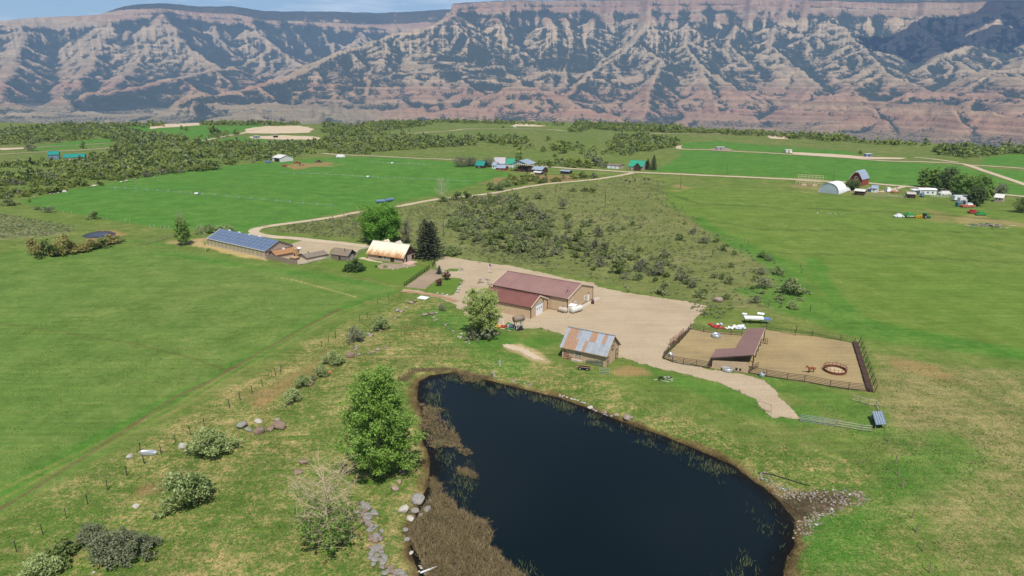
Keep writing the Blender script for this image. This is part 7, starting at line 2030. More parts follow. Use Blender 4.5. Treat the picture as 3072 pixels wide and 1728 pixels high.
def bush_meshes(prefix, n, seed, lm, ncl, per, leaf, **k):
    out = []
    for i in range(n):
        V, F_ = bush_proto(seed + i, ncl, per, leaf, **k); out.append(mesh_np(prefix, V, F_, lm))
    return out
PB_SCRUB = bush_meshes('scrub_bush', 3, 100, L_SCRUB, 16, 30, .17) + bush_meshes('scrub_bush', 2, 110, L_SCRUBP, 15, 24, .15) + bush_meshes('scrub_bush', 2, 120, L_SCRUBG, 15, 30, .17)
PB_OAK = bush_meshes('oak_brush', 3, 130, L_OAK, 14, 22, .24) + bush_meshes('oak_brush', 2, 140, L_OAKY, 14, 22, .24) + bush_meshes('oak_brush', 1, 145, L_SCRUBP, 14, 18, .2)
PB_HAW = bush_meshes('hawthorn_bush', 3, 150, L_HAW, 30, 90, .085); PB_WIL = bush_meshes('willow_bush', 3, 160, L_WIL, 22, 40, .13)
PB_SAGEB = bush_meshes('sage_bush', 3, 170, L_SAGE, 26, 80, .08)
rb = random.Random(77)
def place_bush(name, meshes, label, p, wpx=None, R=None, hs=.9, group=None, cat='bush', idx=None, sx=1.0):
    """bush whose foot shows at picture point p, wpx wide in the picture"""
    c = G(*p) if not isinstance(p, Vector) else p
    if R is None: R = wpx / 2 * math.hypot(c.x, c.y, CAM_H - c.z) / FPX * 1.08
    o = link(name, meshes[rb.randrange(len(meshes)) if idx is None else idx], None, c)
    o.scale = (R * sx, R * rb.uniform(.85, 1.1), R * hs * rb.uniform(.9, 1.15)); o.rotation_euler = (0, 0, rb.uniform(0, 6.28) if sx == 1 else rb.uniform(-.2, .2))
    return tag(o, label, cat, group)
S7 = lambda x, y: (1900 + x / 4.262, 680 + y / 4.262)
scrub_pts = []
for x, y, w in [(760,90,110),(590,170,150),(900,95,70),(905,215,170),(1060,200,100),(1160,305,150),(1290,360,90),(1650,400,130),(1740,440,120),(1250,520,100),(625,690,250),(1035,660,120),(1140,670,130),(1220,725,150),(1640,610,170),(1860,615,170),(1660,785,230),(1560,980,180),(1190,925,130),(1870,940,120),(760,780,170),(850,900,200),(370,860,250),(280,700,100),(90,570,180),(60,680,160),(440,500,100),(240,420,90),(350,420,120),(1520,800,90),(1650,860,90),(900,860,120),(690,740,120),(1560,690,120)]:
    scrub_pts.append((*S7(x, y), w / 4.262))
for x, y, w in [(370,810,110),(300,940,130),(410,1020,170),(180,1000,130),(120,930,150),(1050,1110,110),(1160,1100,70),(1250,1060,70),(1330,1085,50),(1745,1050,45),(1820,1135,90),(250,825,50),(800,740,80),(860,740,70),(690,740,70),(620,1000,60)]:
    scrub_pts.append((*Q(x, y), w / 3.15))
place_bush('scrub_bush', PB_SCRUB, 'largest dark scrub bush at the right corner of the brushy pasture', S7(2040, 860), 330 / 4.262, idx=0)
place_bush('hawthorn_bush', PB_HAW, 'pale blossoming bush below the largest scrub bush', S7(2040, 1050), 150 / 4.262)
place_bush('scrub_bush', PB_SCRUB, 'yellow-green bush at the yard edge behind the metal barn', S7(420, 650), 130 / 4.262, idx=6)
place_bush('hawthorn_bush', PB_HAW, 'light green bush at the foot of the dark spruce', (1362, 765), 55)
place_bush('hawthorn_bush', PB_HAW, 'fluffy pale green bush above the spruce by the pole', (1375, 680), 50)
rw = np.random.default_rng(42)
def scatter(poly_px, spacing, jit=.45, keep=1.0):
    P = np.array(PW(poly_px)); x0, y0 = P.min(0); x1, y1 = P.max(0)
    X, Y = np.meshgrid(np.arange(x0, x1, spacing), np.arange(y0, y1, spacing)); X = X.ravel() + rw.uniform(-jit, jit, X.size) * spacing; Y = Y.ravel() + rw.uniform(-jit, jit, Y.size) * spacing
    m = poly_sd(X, Y, P) + spacing * .8 * fbm(X / (spacing * 4), Y / (spacing * 4), 90, 2) > 0
    m &= rw.random(len(X)) < keep
    X, Y = X[m], Y[m]
    return np.stack([X, Y, HT(X, Y)], 1)
DENSE = [(1335,650),(1380,605),(1450,590),(1540,590),(1600,620),(1640,660),(1650,690),(1720,720),(1850,735),(1930,770),(1960,805),(1930,845),(1870,840),(1840,810),(1790,815),(1700,785),(1640,775),(1560,775),(1500,770),(1430,740),(1390,750),(1360,720)]
d1 = np.concatenate([scatter(DENSE, 3.4, keep=.68), scatter([(1560,600),(1660,640),(1760,660),(1900,730),(2100,800),(2090,890),(1950,860),(1800,800),(1700,760),(1600,700)], 5.2, keep=.42)])
d1 = d1[np.argsort(np.hypot(d1[:, 0], d1[:, 1]))]
SCRUB_LB = 'grey-green scrub bush in the brushy pasture behind the metal barn'; SCRUB_GR = 'scrub bushes of the brushy pasture'
for x, y, w in scrub_pts: place_bush('scrub_bush', PB_SCRUB, SCRUB_LB, (x, y), w, group=SCRUB_GR)
n1 = 294 - len(scrub_pts)
for q in d1[:n1]: place_bush('scrub_bush', PB_SCRUB, SCRUB_LB, Vector(q), R=.8 + 2.6 * rb.random() ** 1.6, hs=rb.uniform(.75, 1.15), group=SCRUB_GR)

def mass(name, protos, pts, rads, hs, label, seed=0):
    """many small plants that read as one mass, merged into one object"""
    rg = np.random.default_rng(seed); Vs, Fs, Ms = [], [], []; n0 = 0; mats_ = []
    ids = rg.integers(0, len(protos), len(pts))
    for k, (V0, F0, m) in enumerate(protos):
        sel = np.nonzero(ids == k)[0]
        if not len(sel): continue
        a = rg.uniform(0, 6.28, len(sel)); R = rads[sel]; c, s = np.cos(a)[:, None], np.sin(a)[:, None]
        x = (V0[None, :, 0] * c - V0[None, :, 1] * s) * R[:, None]; y = (V0[None, :, 0] * s + V0[None, :, 1] * c) * R[:, None]; z = V0[None, :, 2] * R[:, None] * hs * rg.uniform(.8, 1.2, len(sel))[:, None]
        V = np.stack([x + pts[sel, 0:1], y + pts[sel, 1:2], z + pts[sel, 2:3]], -1).reshape(-1, 3)
        F_ = (F0[None] + (np.arange(len(sel)) * len(V0))[:, None, None]).reshape(-1, F0.shape[1]) + n0
        Vs.append(V); Fs.append(F_); n0 += len(V); mats_.append(m); Ms.append(np.full(len(F_), len(mats_) - 1, np.int32))
    me = mesh_np(name, np.concatenate(Vs), np.concatenate(Fs), None)
    for m in mats_: me.materials.append(m)
    me.polygons.foreach_set('material_index', np.concatenate(Ms)); me.update()
    return stuff(link(name, me), label)
lo = lambda seed, lm, ncl=7, per=6, leaf=.42: (*bush_proto(seed, ncl, per, leaf, stems=False), lm)
if len(d1) > n1:
    q = d1[n1:]; mass('scrub_brush', [lo(201, L_SCRUB, 9, 9, .34), lo(202, L_SCRUBP, 9, 9, .32), lo(203, L_SCRUBG, 9, 9, .34)], q, rw.uniform(1.2, 2.6, len(q)), .85, 'far grey-green scrub in the brushy pasture', 3)
WOOD = [(0,600),(127,588),(190,575),(286,559),(349,546),(476,527),(540,521),(651,511),(730,489),(800,489),(900,470),(908,464),(965,459),(1092,464),(1181,451),(1340,442),(1450,436),(1575,435),(1575,418),(1450,414),(1340,419),(1197,407),(1073,403),(978,410),(965,423),(895,432),(800,435),(698,432),(571,432),(562,416),(444,403),(413,388),(317,394),(270,403),(356,426),(359,442),(317,461),(273,476),(248,489),(159,489),(48,492),(-300,500),(-300,620)]
# sagebrush: the small grey plants nobody could count
sg = [scatter(SCRUB, 2.9, keep=.5), scatter([(800,690),(1000,655),(1090,638),(1085,700),(1080,715),(960,705)], 1.7, keep=.8), scatter([(1210,640),(1330,605),(1380,610),(1300,660),(1220,665)], 1.9, keep=.6), scatter(SAGE_L, 1.8, keep=.75), scatter(WOOD, 6.5, keep=.6),
      scatter([(1400,745),(1560,760),(1700,800),(1560,795),(1440,785)], 1.6, keep=.7), scatter([(1650,640),(1900,640),(2150,760),(2050,830),(1850,740),(1700,700)], 2.6, keep=.5), scatter([(2060,905),(2130,905),(2200,930),(2160,960),(2100,950)], 1.3, keep=.6)]
sg = np.concatenate(sg)
mass('sagebrush', [lo(211, L_SAGE, 5, 5, .5), lo(212, L_SAGE, 5, 5, .5), lo(213, L_SCRUB, 5, 5, .5), lo(214, L_SCRUBG, 4, 5, .5)], sg, rw.uniform(.35, .85, len(sg)) * (1 + .5 * (rw.random(len(sg)) < .15)), .85, 'low grey-green sagebrush dotted over the pastures', 4)
# oak woods
woods = [scatter(WOOD, 5.4, keep=.92)]
woods[0] = woods[0][fbm(woods[0][:, 0] / 38, woods[0][:, 1] / 30, 700, 3) > -.27]
for p, s, k in [([(-200,440),(0,436),(200,430),(290,415),(270,400),(340,388),(500,380),(420,374),(190,374),(60,385),(0,395),(-200,395)], 7.5, .7),
    ([(960,398),(1060,380),(1180,369),(1300,367),(1290,376),(1150,392),(1040,402)], 6, .95), ([(1700,396),(1715,380),(1900,377),(2050,387),(2270,398),(2440,407),(2560,425),(2790,434),(2790,440),(2500,424),(2330,412),(2150,402),(2000,398),(1880,396),(1780,387),(1740,398)], 6, .85),
    ([(2790,452),(2840,441),(3072,448),(3300,455),(3300,470),(3072,462),(2980,466),(2900,476),(2820,466)], 5.5, .92), ([(1820,432),(1860,408),(1940,408),(2040,430),(2030,440),(1960,452),(1880,468),(1830,450)], 5.5, .8),
    ([(600,374),(900,371),(1040,378),(900,374),(700,377)], 7, .8), ([(1300,364),(1700,374),(1700,378),(1300,369)], 7, .75), ([(1500,440),(1660,436),(1760,445),(1880,458),(1830,470),(1700,452),(1560,450)], 9, .5),
    ([(1600,500),(1680,480),(1790,495),(1860,492),(1840,505),(1720,503)], 6, .7), ([(1480,545),(1560,538),(1640,540),(1800,530),(1800,538),(1640,548),(1540,560)], 5, .55), ([(590,408),(640,405),(700,392),(740,400),(650,418)], 8, .5), ([(2500,410),(2560,412),(2560,424),(2500,420)], 6, .8)]:
    woods.append(scatter(p, s, keep=k))
woods = np.concatenate(woods)
dist = np.hypot(woods[:, 0], woods[:, 1]); order = np.argsort(dist); woods = woods[order]
for i, q in enumerate(woods[:270]):
    place_bush('oak_brush', PB_OAK, 'oak brush clump along the near edge of the woods at left', Vector(q), R=rb.uniform(1.6, 4.2), hs=rb.uniform(.7, 1.15), group='oak brush clumps at the near edge of the woods')
q = woods[270:]
fr = np.hypot(q[:, 0], q[:, 1])
mass('oak_woods', [lo(221, L_OAK, 8, 5, .5), lo(222, L_OAK, 8, 5, .5), lo(223, L_OAKY, 8, 5, .5), lo(224, L_OAKY, 8, 5, .5), lo(225, L_SCRUBG, 8, 5, .5), lo(226, L_SCRUB, 8, 5, .5)], q, rw.uniform(1.6, 4.6, len(q)) * (1 + .15 * (fr > 700)), 1.0, 'dark oak woods beyond the fields', 5)
# counted trees out on the far meadows
for i, (x, y, w) in enumerate([(1630,456,22),(1663,452,22),(1690,460,40),(1672,450,30),(1745,462,20),(1833,452,20),(1866,453,24),(1550,440,30),(1510,436,26),(1580,428,22),(1645,422,18),(1510,385,10),(1665,472,14),(1060,394,9),(1205,392,9),(1228,394,9),(2580,463,12),(560,392,14),(545,388,10),(640,402,28),(95,452,26),(250,446,18),(595,432,30),(90,606,10),(1765,475,26),(1790,498,40),(1730,498,30),(1780,580,20)]):
    place_bush('meadow_tree', PB_OAK, 'lone dark tree scattered over the far meadows', (x, y), w, hs=1.3, group='lone trees on the far meadows', cat='tree')
# farmstead shrubs
place_bush('round_hedge', bush_meshes('round_hedge', 1, 180, L_HEDGE, 40, 46, .13, skirt=.05), 'round clipped dark hedge on the lawn before the log shed', (1063, 812), 66, hs=.8, cat='hedge')
for x, y, w, lb in [(600,700,34,'leftmost blossoming bush behind the greenhouse'),(628,700,36,'second blossoming bush behind the greenhouse'),(658,699,36,'third blossoming bush behind the greenhouse'),(684,696,34,'rightmost blossoming bush behind the greenhouse')]: place_bush('hawthorn_bush', PB_HAW, lb, (x, y), w)
for i, (x, y, w) in enumerate([(115,768,50),(150,770,56),(190,765,58),(230,758,56),(265,752,52),(300,742,50),(330,733,48),(350,728,34)]):
    o = place_bush('willow_bush', PB_WIL + PB_SCRUB[5:6], 'willow bush in the thicket below the small blue pond', (x, y), w * 1.15, hs=1.1 if x < 220 else .62, group='willow thicket below the small blue pond')
place_bush('scrub_bush', PB_SCRUB, 'dark round bush at the left corner of the bright field', (283, 657), 32, idx=5); place_bush('scrub_bush', PB_SCRUB, 'grey bush left of the dark round bush', (147, 638), 34, idx=3); place_bush('sage_bush', PB_SAGEB, 'small sage bush at the far left of the bright field', (113, 629), 18)
place_bush('scrub_bush', PB_SCRUB, 'dark clump at the left picture edge below the woods', (30, 617), 40, idx=0)
for p, w, lb in [((1340, 840), 22, 'larger purple-leaved shrub on the island lawn'), ((1318, 858), 18, 'smaller purple-leaved shrub on the island lawn')]:
    plant_tree('plum_tree', lb, p, L_PLUM, B_DARK, 90 + w, w * .13, w * .055, .22, base=.3, nl=14, per=16, trunk_r=.07, clump=.3, sub=4)
# ditch bushes
D6 = lambda x, y: (700 + x / 3.45, 880 + y / 3.45)
for (x, y, w, pr, lb) in [(610,1125,190,PB_HAW,'pale blossoming ditch bush with bare branches below it'),(720,965,170,PB_HAW,'blossoming ditch bush beside the round brown boulder'),(925,855,150,PB_HAW,'dull green ditch bush above a white stone'),(1050,740,200,PB_HAW,'broad ditch bush at the fork of the stone lines'),(1265,500,200,PB_SAGEB,'grey-green ditch bush with bare base'),(1530,375,190,PB_HAW,'uppermost blossoming ditch bush with dark base'),(830,900,90,PB_SAGEB,'small grey bush between two ditch bushes')]:
    place_bush('ditch_bush', pr, lb, D6(x, y), w / 3.45 * 1.1, hs=1.0)
S1 = lambda x, y: (x / 2.3075, 1100 + y / 2.3075)
for (x, y, w, pr, lb) in [(1480,600,270,PB_HAW,'bright blossoming bush beside the grey boulders'),(1310,945,330,PB_HAW,'large pale bush with twiggy base at lower left'),(960,1310,230,PB_SAGEB,'right part of the big sage clump at lower left'),(760,1330,270,PB_SAGEB,'middle of the big sage clump at lower left'),(640,1220,180,PB_SAGEB,'upper left part of the big sage clump'),(480,1290,150,PB_SCRUB[5:6],'dark green bush left of the big sage clump'),(400,1370,170,PB_SCRUB[5:6],'dark green bush second from the lower left corner'),(310,1445,200,PB_HAW,'green bush nearest the lower left corner'),(870,1200,120,PB_SAGEB,'top tuft of the big sage clump'),(1060,1240,100,PB_SAGEB,'right tuft of the big sage clump')]:
    place_bush('field_bush', pr, lb, S1(x, y), w / 2.3075 * 1.08, hs=.85)
for (x, y, w, lb) in [(1420,1018,60,'bare grey shrub left of the blossoming tree trunk'),(1465,1018,70,'bare grey shrub at the foot of the blossoming tree'),(1440,990,50,'pale shrub behind the blossoming tree trunk')]: place_bush('bare_shrub', PB_SCRUB[3:5], lb, (x, y), w, hs=1.0)
place_bush('garden_shrub', PB_HAW, 'small shrub in the garden bed before the house', (1155, 803), 14); place_bush('garden_shrub', PB_SCRUB[5:6], 'low green shrub at the left of the garden bed', (1128, 802), 12)
place_bush('field_bush', PB_SAGEB, 'tiny tree-like shrub on the bank below the red track', (1326, 932), 26, hs=1.3)
for (x, y, w, lb) in [(1330,605,36,'green bush at the foot of the tall pale leafless tree'),(1370,600,44,'bush right of the tall pale leafless tree'),(1475,570,40,'pale bush where the lane bends'),(1500,572,44,'pale blossoming bush beside the bend of the lane'),(1520,560,36,'green bush beyond the bend of the lane'),(1400,596,40,'grey bush beside the lane')]: place_bush('lane_bush', PB_HAW + PB_SCRUB[5:6], lb, (x, y), w)
# ------------------------------------------------------------------ stones
import bmesh
def rock_mesh(seed, m, flat=.6, sub=2):
    bm = bmesh.new(); bmesh.ops.create_icosphere(bm, subdivisions=sub, radius=1.0)
    V = np.array([v.co[:] for v in bm.verts]); F_ = np.array([[v.index for v in f.verts] for f in bm.faces]); bm.free()
    rg = np.random.default_rng(seed)
    for k in range(9):          # flat broken faces
        n = rg.normal(size=3); n /= np.linalg.norm(n); d = rg.uniform(.55, .85); h = V @ n; V = V - np.clip(h - d, 0, None)[:, None] * n * .9
    V = V * (1 + .10 * fbm(V[:, 0] * 2.3 + seed, V[:, 1] * 2.3 + V[:, 2] * 1.7, seed, 3))[:, None] * (1, rg.uniform(.7, 1), flat)
    return mesh_np('rock', V, F_, m)
R_GREY = mat('grey_stone', (.225, .21, .19), .9, .25, 2.5, bump=.4); R_WHITE = mat('whitish_stone', (.40, .375, .325), .9, .18, 2.5, bump=.3); R_BROWN = mat('brown_stone', (.20, .145, .105), .9, .25, 2.5, bump=.4); R_PINK = mat('pinkish_stone', (.275, .215, .17), .9, .2, 2.5, bump=.3)
ROCKS = {k: [rock_mesh(i * 7 + j, m) for i in range(4)] for j, (k, m) in enumerate(dict(g=R_GREY, w=R_WHITE, b=R_BROWN, p=R_PINK).items())}
rk = random.Random(5)
def rock(label, p, wpx=None, kind='g', R=None, group=None, flat=1.0, name='boulder', cat='boulder', sink=.25):
    c = G(*p) if not isinstance(p, Vector) else Vector(p)
    if R is None: R = wpx / 2 * math.hypot(c.x, c.y, CAM_H - c.z) / FPX
    o = link(name, ROCKS[kind][rk.randrange(4)], None, c + Vector((0, 0, R * (.6 - sink) * flat)))
    o.scale = (R, R * rk.uniform(.8, 1.1), R * flat * rk.uniform(.85, 1.15)); o.rotation_euler = (rk.uniform(-.2, .2), rk.uniform(-.2, .2), rk.uniform(0, 6.28))
    return tag(o, label, cat, group)
for x, y, w, k, lb in [(1256,1505,46,'g','largest flat boulder at the left shore of the pond'),(1210,1534,36,'w','pale flat boulder left of the largest shore boulder'),(1246,1536,28,'g','middle boulder of the shore cluster'),(1281,1534,36,'g','right boulder of the shore cluster next to the reeds'),(1232,1562,36,'w','lowest pale boulder of the shore cluster'),(1291,1512,24,'p','pinkish boulder right of the largest shore boulder'),(1263,1550,18,'w','small boulder wedged between the shore boulders'),(1296,1497,12,'w','small pale stone at the top of the shore cluster'),
        (1217,1592,18,'g','upright boulder on the shore below the cluster'),(1222,1622,20,'g','boulder at the water edge, second below the cluster'),(1259,1598,14,'w','lone pale stone in the reeds right of the shore boulders'),(1234,1661,16,'w','pale stone on the shore above the white pipe'),
        (911,1390,30,'b','upper of two brown boulders left of the half-bare tree'),(895,1418,26,'b','lower of two brown boulders left of the half-bare tree'),(1206,1420,26,'b','boulder half hidden in grass beside the cottonwood'),(1199,1450,22,'p','round pinkish boulder below the cottonwood'),(1184,1470,26,'p','broken pink boulder below the cottonwood'),
        (391,1374,24,'w','white boulder left of the long trough'),(548,1342,32,'w','white boulder right of the long trough'),(408,1522,20,'w','white boulder above the big sage clump'),(726,1282,34,'g','grey boulder right of the bright blossoming bush'),(775,1268,24,'w','tall white boulder in the row of ditch boulders'),(745,1292,20,'g','small grey boulder beside the white boulder'),(838,1284,46,'b','largest brown boulder of the ditch row'),(812,1290,26,'b','brown boulder left of the largest one in the ditch row'),(775,1300,40,'b','low brown slab in the ditch row'),(833,1263,20,'p','pinkish boulder on top of the ditch row'),
        (931,1154,24,'b','round brown boulder below a blossoming ditch bush'),(975,1126,14,'w','white stone beside the dull green ditch bush'),(1052,1070,32,'b','long brown slab at the fork of the stone lines'),(2153,905,30,'p','big pinkish boulder at the far corner of the gravel yard'),
        (1274,948,20,'p','left boulder of the group above the pond bank'),(1292,944,20,'b','middle boulder of the group above the pond bank'),(1309,941,14,'g','right boulder of the group above the pond bank'),(1232,911,20,'p','pinkish boulder in the stone line below the white panel'),(1245,905,16,'b','brown boulder nearest the white panel'),(1192,935,20,'g','grey boulder at the bend of the upper stone line'),(282,1718,10,'w','small white stone at the lower left edge'),(1880,1258,30,'p','large pale boulder on the right shore of the pond'),(1850,1248,18,'p','smaller pale boulder on the right shore of the pond'),(1893,1254,16,'g','grey boulder beside the large pale shore boulder'),(1770,1226,20,'w','pale boulder on the far shore of the pond')]:
    rock(lb, (x, y), w, k)
def stone_line(pts, n, w, spread, kinds, label, group, cat='stone', name='stone', parent=None):
    P = np.array(pts, float); s = np.r_[0, np.cumsum(np.linalg.norm(np.diff(P, axis=0), axis=1))]
    for i in range(n):
        u = rk.uniform(0, s[-1]); x = np.interp(u, s, P[:, 0]); y = np.interp(u, s, P[:, 1])
        o = rock(label, (x + rk.gauss(0, spread), y + rk.gauss(0, spread * .6)), rk.uniform(*w), rk.choice(kinds), None, group, .9, name, cat)
        if parent is not None:
            for k in ('label', 'category', 'group'):
                if k in o: del o[k]
            o.location -= parent.location; o.parent = parent
rock_wall = thing('rock_wall', 'low dry wall of rough grey stones beside the half-bare tree', 'rock wall', G(1125, 1610))
stone_line([(1085,1505),(1100,1540),(1108,1575),(1125,1610),(1130,1650),(1140,1685),(1170,1720),(1215,1735)], 125, (11, 26), 13, 'ggbgb', '', None, parent=rock_wall)
stone_line([(1372,880),(1380,858),(1386,838)], 14, (6, 12), 2, 'gwp', 'edging stone on the right side of the island lawn', 'edging stones of the island lawn')
stone_line([(1296,878),(1330,884),(1356,887),(1372,876)], 10, (6, 10), 2, 'gwp', 'edging stone on the near side of the island lawn', 'edging stones near the island lawn')
stone_line([(1345,812),(1370,814),(1388,812),(1380,802)], 12, (4, 8), 2, 'gw', 'pale stone around the island bed by the drive', 'stones around the island bed')
stone_line([(1215,925),(1195,945),(1170,965),(1150,985),(1090,1020),(1072,1042),(1050,1066)], 30, (7, 15), 5, 'gpbp', 'stone in the line of rocks along the upper ditch', 'stones of the upper ditch')
stone_line([(1060,1068),(1100,1060),(1135,1050),(1160,1043)], 9, (8, 16), 2, 'pgb', 'stone in the short row right of the ditch fork', 'stones right of the ditch fork')
stone_line([(1300,955),(1330,968),(1345,985),(1370,1000),(1400,1022),(1432,1040)], 26, (5, 10), 5, 'gpw', 'small stone in the line running down to the pond bank', 'stones running down to the pond bank')
stone_line([(1465,1120),(1490,1130),(1540,1142),(1600,1158)], 12, (5, 10), 4, 'gw', 'small stone on the far shore of the pond', 'stones on the far shore')
stone_line([(1672,1184),(1710,1195),(1760,1212)], 18, (5, 9), 3, 'w', 'white stone in the row on the far right shore', 'white stones on the far right shore')
stone_line([(1765,1226),(1800,1238),(1850,1256)], 9, (7, 14), 3, 'pg', 'stone on the right shore near the large pale boulder', 'stones on the right shore')
stone_line([(2275,1410),(2320,1450),(2380,1475),(2440,1480),(2500,1475),(2570,1480),(2590,1495),(2540,1515),(2480,1535),(2430,1565),(2420,1590)], 55, (6, 12), 8, 'ggpgbw', 'pale rubble stone around the stony inlet', 'rubble stones of the inlet')
stone_line([(1180,800),(1215,800),(1240,795),(1190,806),(1150,805)], 10, (4, 8), 4, 'pw', 'small stone in the garden bed before the farmhouse', 'stones in the garden bed')
stone_line([(1258,1700),(1280,1712),(1300,1722),(1262,1722)], 16, (7, 14), 9, 'ww', 'white cobble at the lower pond edge by the pipe', 'white cobbles at the lower pond edge')
stone_line([(1440,850),(1452,838),(1462,835),(1472,842),(1458,858)], 16, (6, 12), 5, 'gb', 'dark stone in the heap at the corner of the metal barn', 'stones heaped at the barn corner')
stone_line([(60,600),(127,590),(190,578),(286,562),(349,549),(476,530)], 16, (5, 12), 3, 'wp', 'pale stone along the lower edge of the oak woods', 'stones along the edge of the woods')
stone_line([(2452,639),(2490,642),(2532,643)], 9, (3, 6), 1, 'w', 'white stone in the row on the open right field', 'white stones on the right field')
# fine rubble of the inlet, too small to count
rgr = np.random.default_rng(61); ip = [(2275,1415),(2320,1462),(2380,1482),(2440,1484),(2500,1478),(2570,1482),(2592,1497),(2540,1520),(2480,1542),(2435,1572),(2415,1610),(2395,1580),(2440,1545),(2510,1512),(2540,1498),(2480,1494),(2400,1494),(2330,1482)]
A_ = np.array(PW([(a + b_ * 0, b_) for a, b_ in ip])); i_ = rgr.integers(0, len(A_) - 1, 520); u_ = rgr.random(520)[:, None]; Q_ = A_[i_] * (1 - u_) + A_[i_ + 1] * u_ + rgr.normal(0, .55, (520, 2))
Q_ = np.c_[Q_, HT(Q_[:, 0], Q_[:, 1]) + .05]; pro = []
for k_, m_ in ((3, R_PINK), (11, R_GREY), (19, R_BROWN)):
    rm_ = rock_mesh(k_, m_, .7, 1); v_ = np.empty(len(rm_.vertices) * 3); rm_.vertices.foreach_get('co', v_); f_ = np.empty(len(rm_.polygons) * 3, np.int32); rm_.polygons.foreach_get('vertices', f_); pro.append((v_.reshape(-1, 3), f_.reshape(-1, 3), m_))
mass('inlet_rubble', pro, Q_, rgr.uniform(.08, .26, 520), 1.0, 'fine pale rubble along the stony inlet', 8)
# ------------------------------------------------------------------ fence posts of the wire fences
M_TPOST = mat('dark_steel_post', (.05, .055, .045), .6, .2, 3); pm = MB().bar((0, 0, -.2), (0, 0, 1.75), .09, .09).bar((0, 0, .3), (0, 0, 1.7), .03, .16).mesh('fence_post', M_TPOST)
pw_ = MB().tube([(0, 0, -.2), (.03, 0, .8), (0, 0, 1.7)], [.1, .09, .08], 6).mesh('fence_post', M_FENCE)
def posts(pts, me, label, group):
    for i, p in enumerate(pts):
        o = link('fence_post', me, None, G(*p)); o.rotation_euler = (rk.uniform(-.06, .06), rk.uniform(-.06, .06), rk.uniform(0, 3)); tag(o, label, 'fence post', group)
posts([S1(*p) for p in [(116,1283),(298,1165),(460,1050),(607,953),(745,855),(878,755),(1000,675),(972,590),(1115,605),(1215,530),(1320,475),(1413,410),(1590,285),(1663,235),(1745,185),(1815,130)]], pm, 'thin dark steel fence post in the lower left pasture', 'steel posts of the lower left fence')
posts([D6(*p) for p in [(395,870),(435,850),(490,820),(910,555),(985,500),(1057,460),(1310,290),(1385,250),(1495,120),(1610,60)]], pm, 'thin dark fence post along the track above the ditch bushes', 'posts along the track above the ditch')
S5 = lambda x, y: (2500 + x / 1.99, 1000 + y / 1.99)
posts([S5(*p) for p in [(328,650),(370,778),(390,850),(410,920),(470,1105),(497,1192),(537,1303),(578,1432)]], pw_, 'weathered wooden fence post in the right foreground pasture', 'wooden posts of the right foreground fence')
posts([Q4(*p) for p in [(820,985),(1015,1015),(1185,1030),(1230,1035),(1420,1080),(1460,1085),(1520,1090),(1555,1092),(1600,1095),(600,945),(680,955)]], mat and MB().bar((0, 0, -.2), (0, 0, 1.6), .12, .12).mesh('fence_post', M_PALEWOOD), 'pale fence post along the lower edge of the bright left field', 'pale posts below the bright left field')
posts([S7(*p) for p in [(1035,905),(2140,530),(2150,600),(1390,200),(1420,205),(1470,220),(2260,1085),(2080,1385 - 40),(2285,1400)]], pm, 'dark fence post on the right side of the brushy pasture', 'posts on the right of the brushy pasture')

# ------------------------------------------------------------------ reeds, grass
def blades(C, h, w, lean, rg):
    n = len(C); a = rg.uniform(0, 6.28, n); d = np.stack([np.cos(a), np.sin(a), np.zeros(n)], 1); b = rg.uniform(0, 6.28, n); l = np.stack([np.cos(b), np.sin(b), np.zeros(n)], 1)
    hh = h * rg.uniform(.5, 1.25, n)[:, None]; ww = w * rg.uniform(.7, 1.3, n)[:, None]; ln = lean * rg.uniform(.3, 1.3, n)[:, None]
    tip = C + l * hh * ln + np.array((0, 0, 1)) * hh * np.sqrt(np.clip(1 - ln ** 2, .02, 1))
    V = np.stack([C - d * ww / 2, C + d * ww / 2, tip], 1).reshape(-1, 3)
    return V, np.arange(3 * n).reshape(-1, 3)
def in_poly(poly, n, rg, z=None):
    P = np.asarray(poly); x0, y0 = P.min(0); x1, y1 = P.max(0); out = []
    while sum(len(o) for o in out) < n:
        X = rg.uniform(x0, x1, n); Y = rg.uniform(y0, y1, n); m = poly_sd(X, Y, P) > 0; out.append(np.stack([X[m], Y[m]], 1))
    A = np.concatenate(out)[:n]
    return np.c_[A, np.full(n, z) if z is not None else HT(A[:, 0], A[:, 1])]
L_REED = leaf_mat('green_reed_blades', (.065, .095, .035), (.16, .19, .085), trans=.15); L_DEAD = leaf_mat('dead_reed_blades', (.12, .088, .044), (.28, .22, .115), trans=.15)
L_TUFT = leaf_mat('grass_blades', (.085, .150, .028), (.15, .215, .05), trans=.4); L_DRY = leaf_mat('dry_grass_blades', (.24, .20, .09), (.38, .32, .17), trans=.4)
rg = np.random.default_rng(9)
def zz(x, y): return G0(1200 + x / 2.236, 1080 + y / 2.236, POND_Z)
MATP = [[(150,300),(250,330),(290,400),(360,450),(400,560),(470,640),(420,640),(360,590),(190,590),(150,450)], [(60,1100),(110,1060),(230,870),(300,900),(370,960),(390,1010),(420,1010),(560,1090),(630,1150),(600,1250),(700,1340),(840,1449),(900,1560),(200,1560),(130,1330),(60,1200)], [(385,730),(450,735),(525,780),(500,800),(400,760)], [(205,790),(240,800),(290,880),(230,900),(200,860)], [(380,95),(450,80),(520,110),(600,120),(520,140),(430,150)], [(-20,160),(20,120),(80,85),(180,75),(300,62),(380,66),(380,80),(250,78),(120,95),(40,150)]]
M_MATD = dirt_mat('dead_reed_mat', (.06, .045, .025), (.15, .112, .06), 1.6, .24)
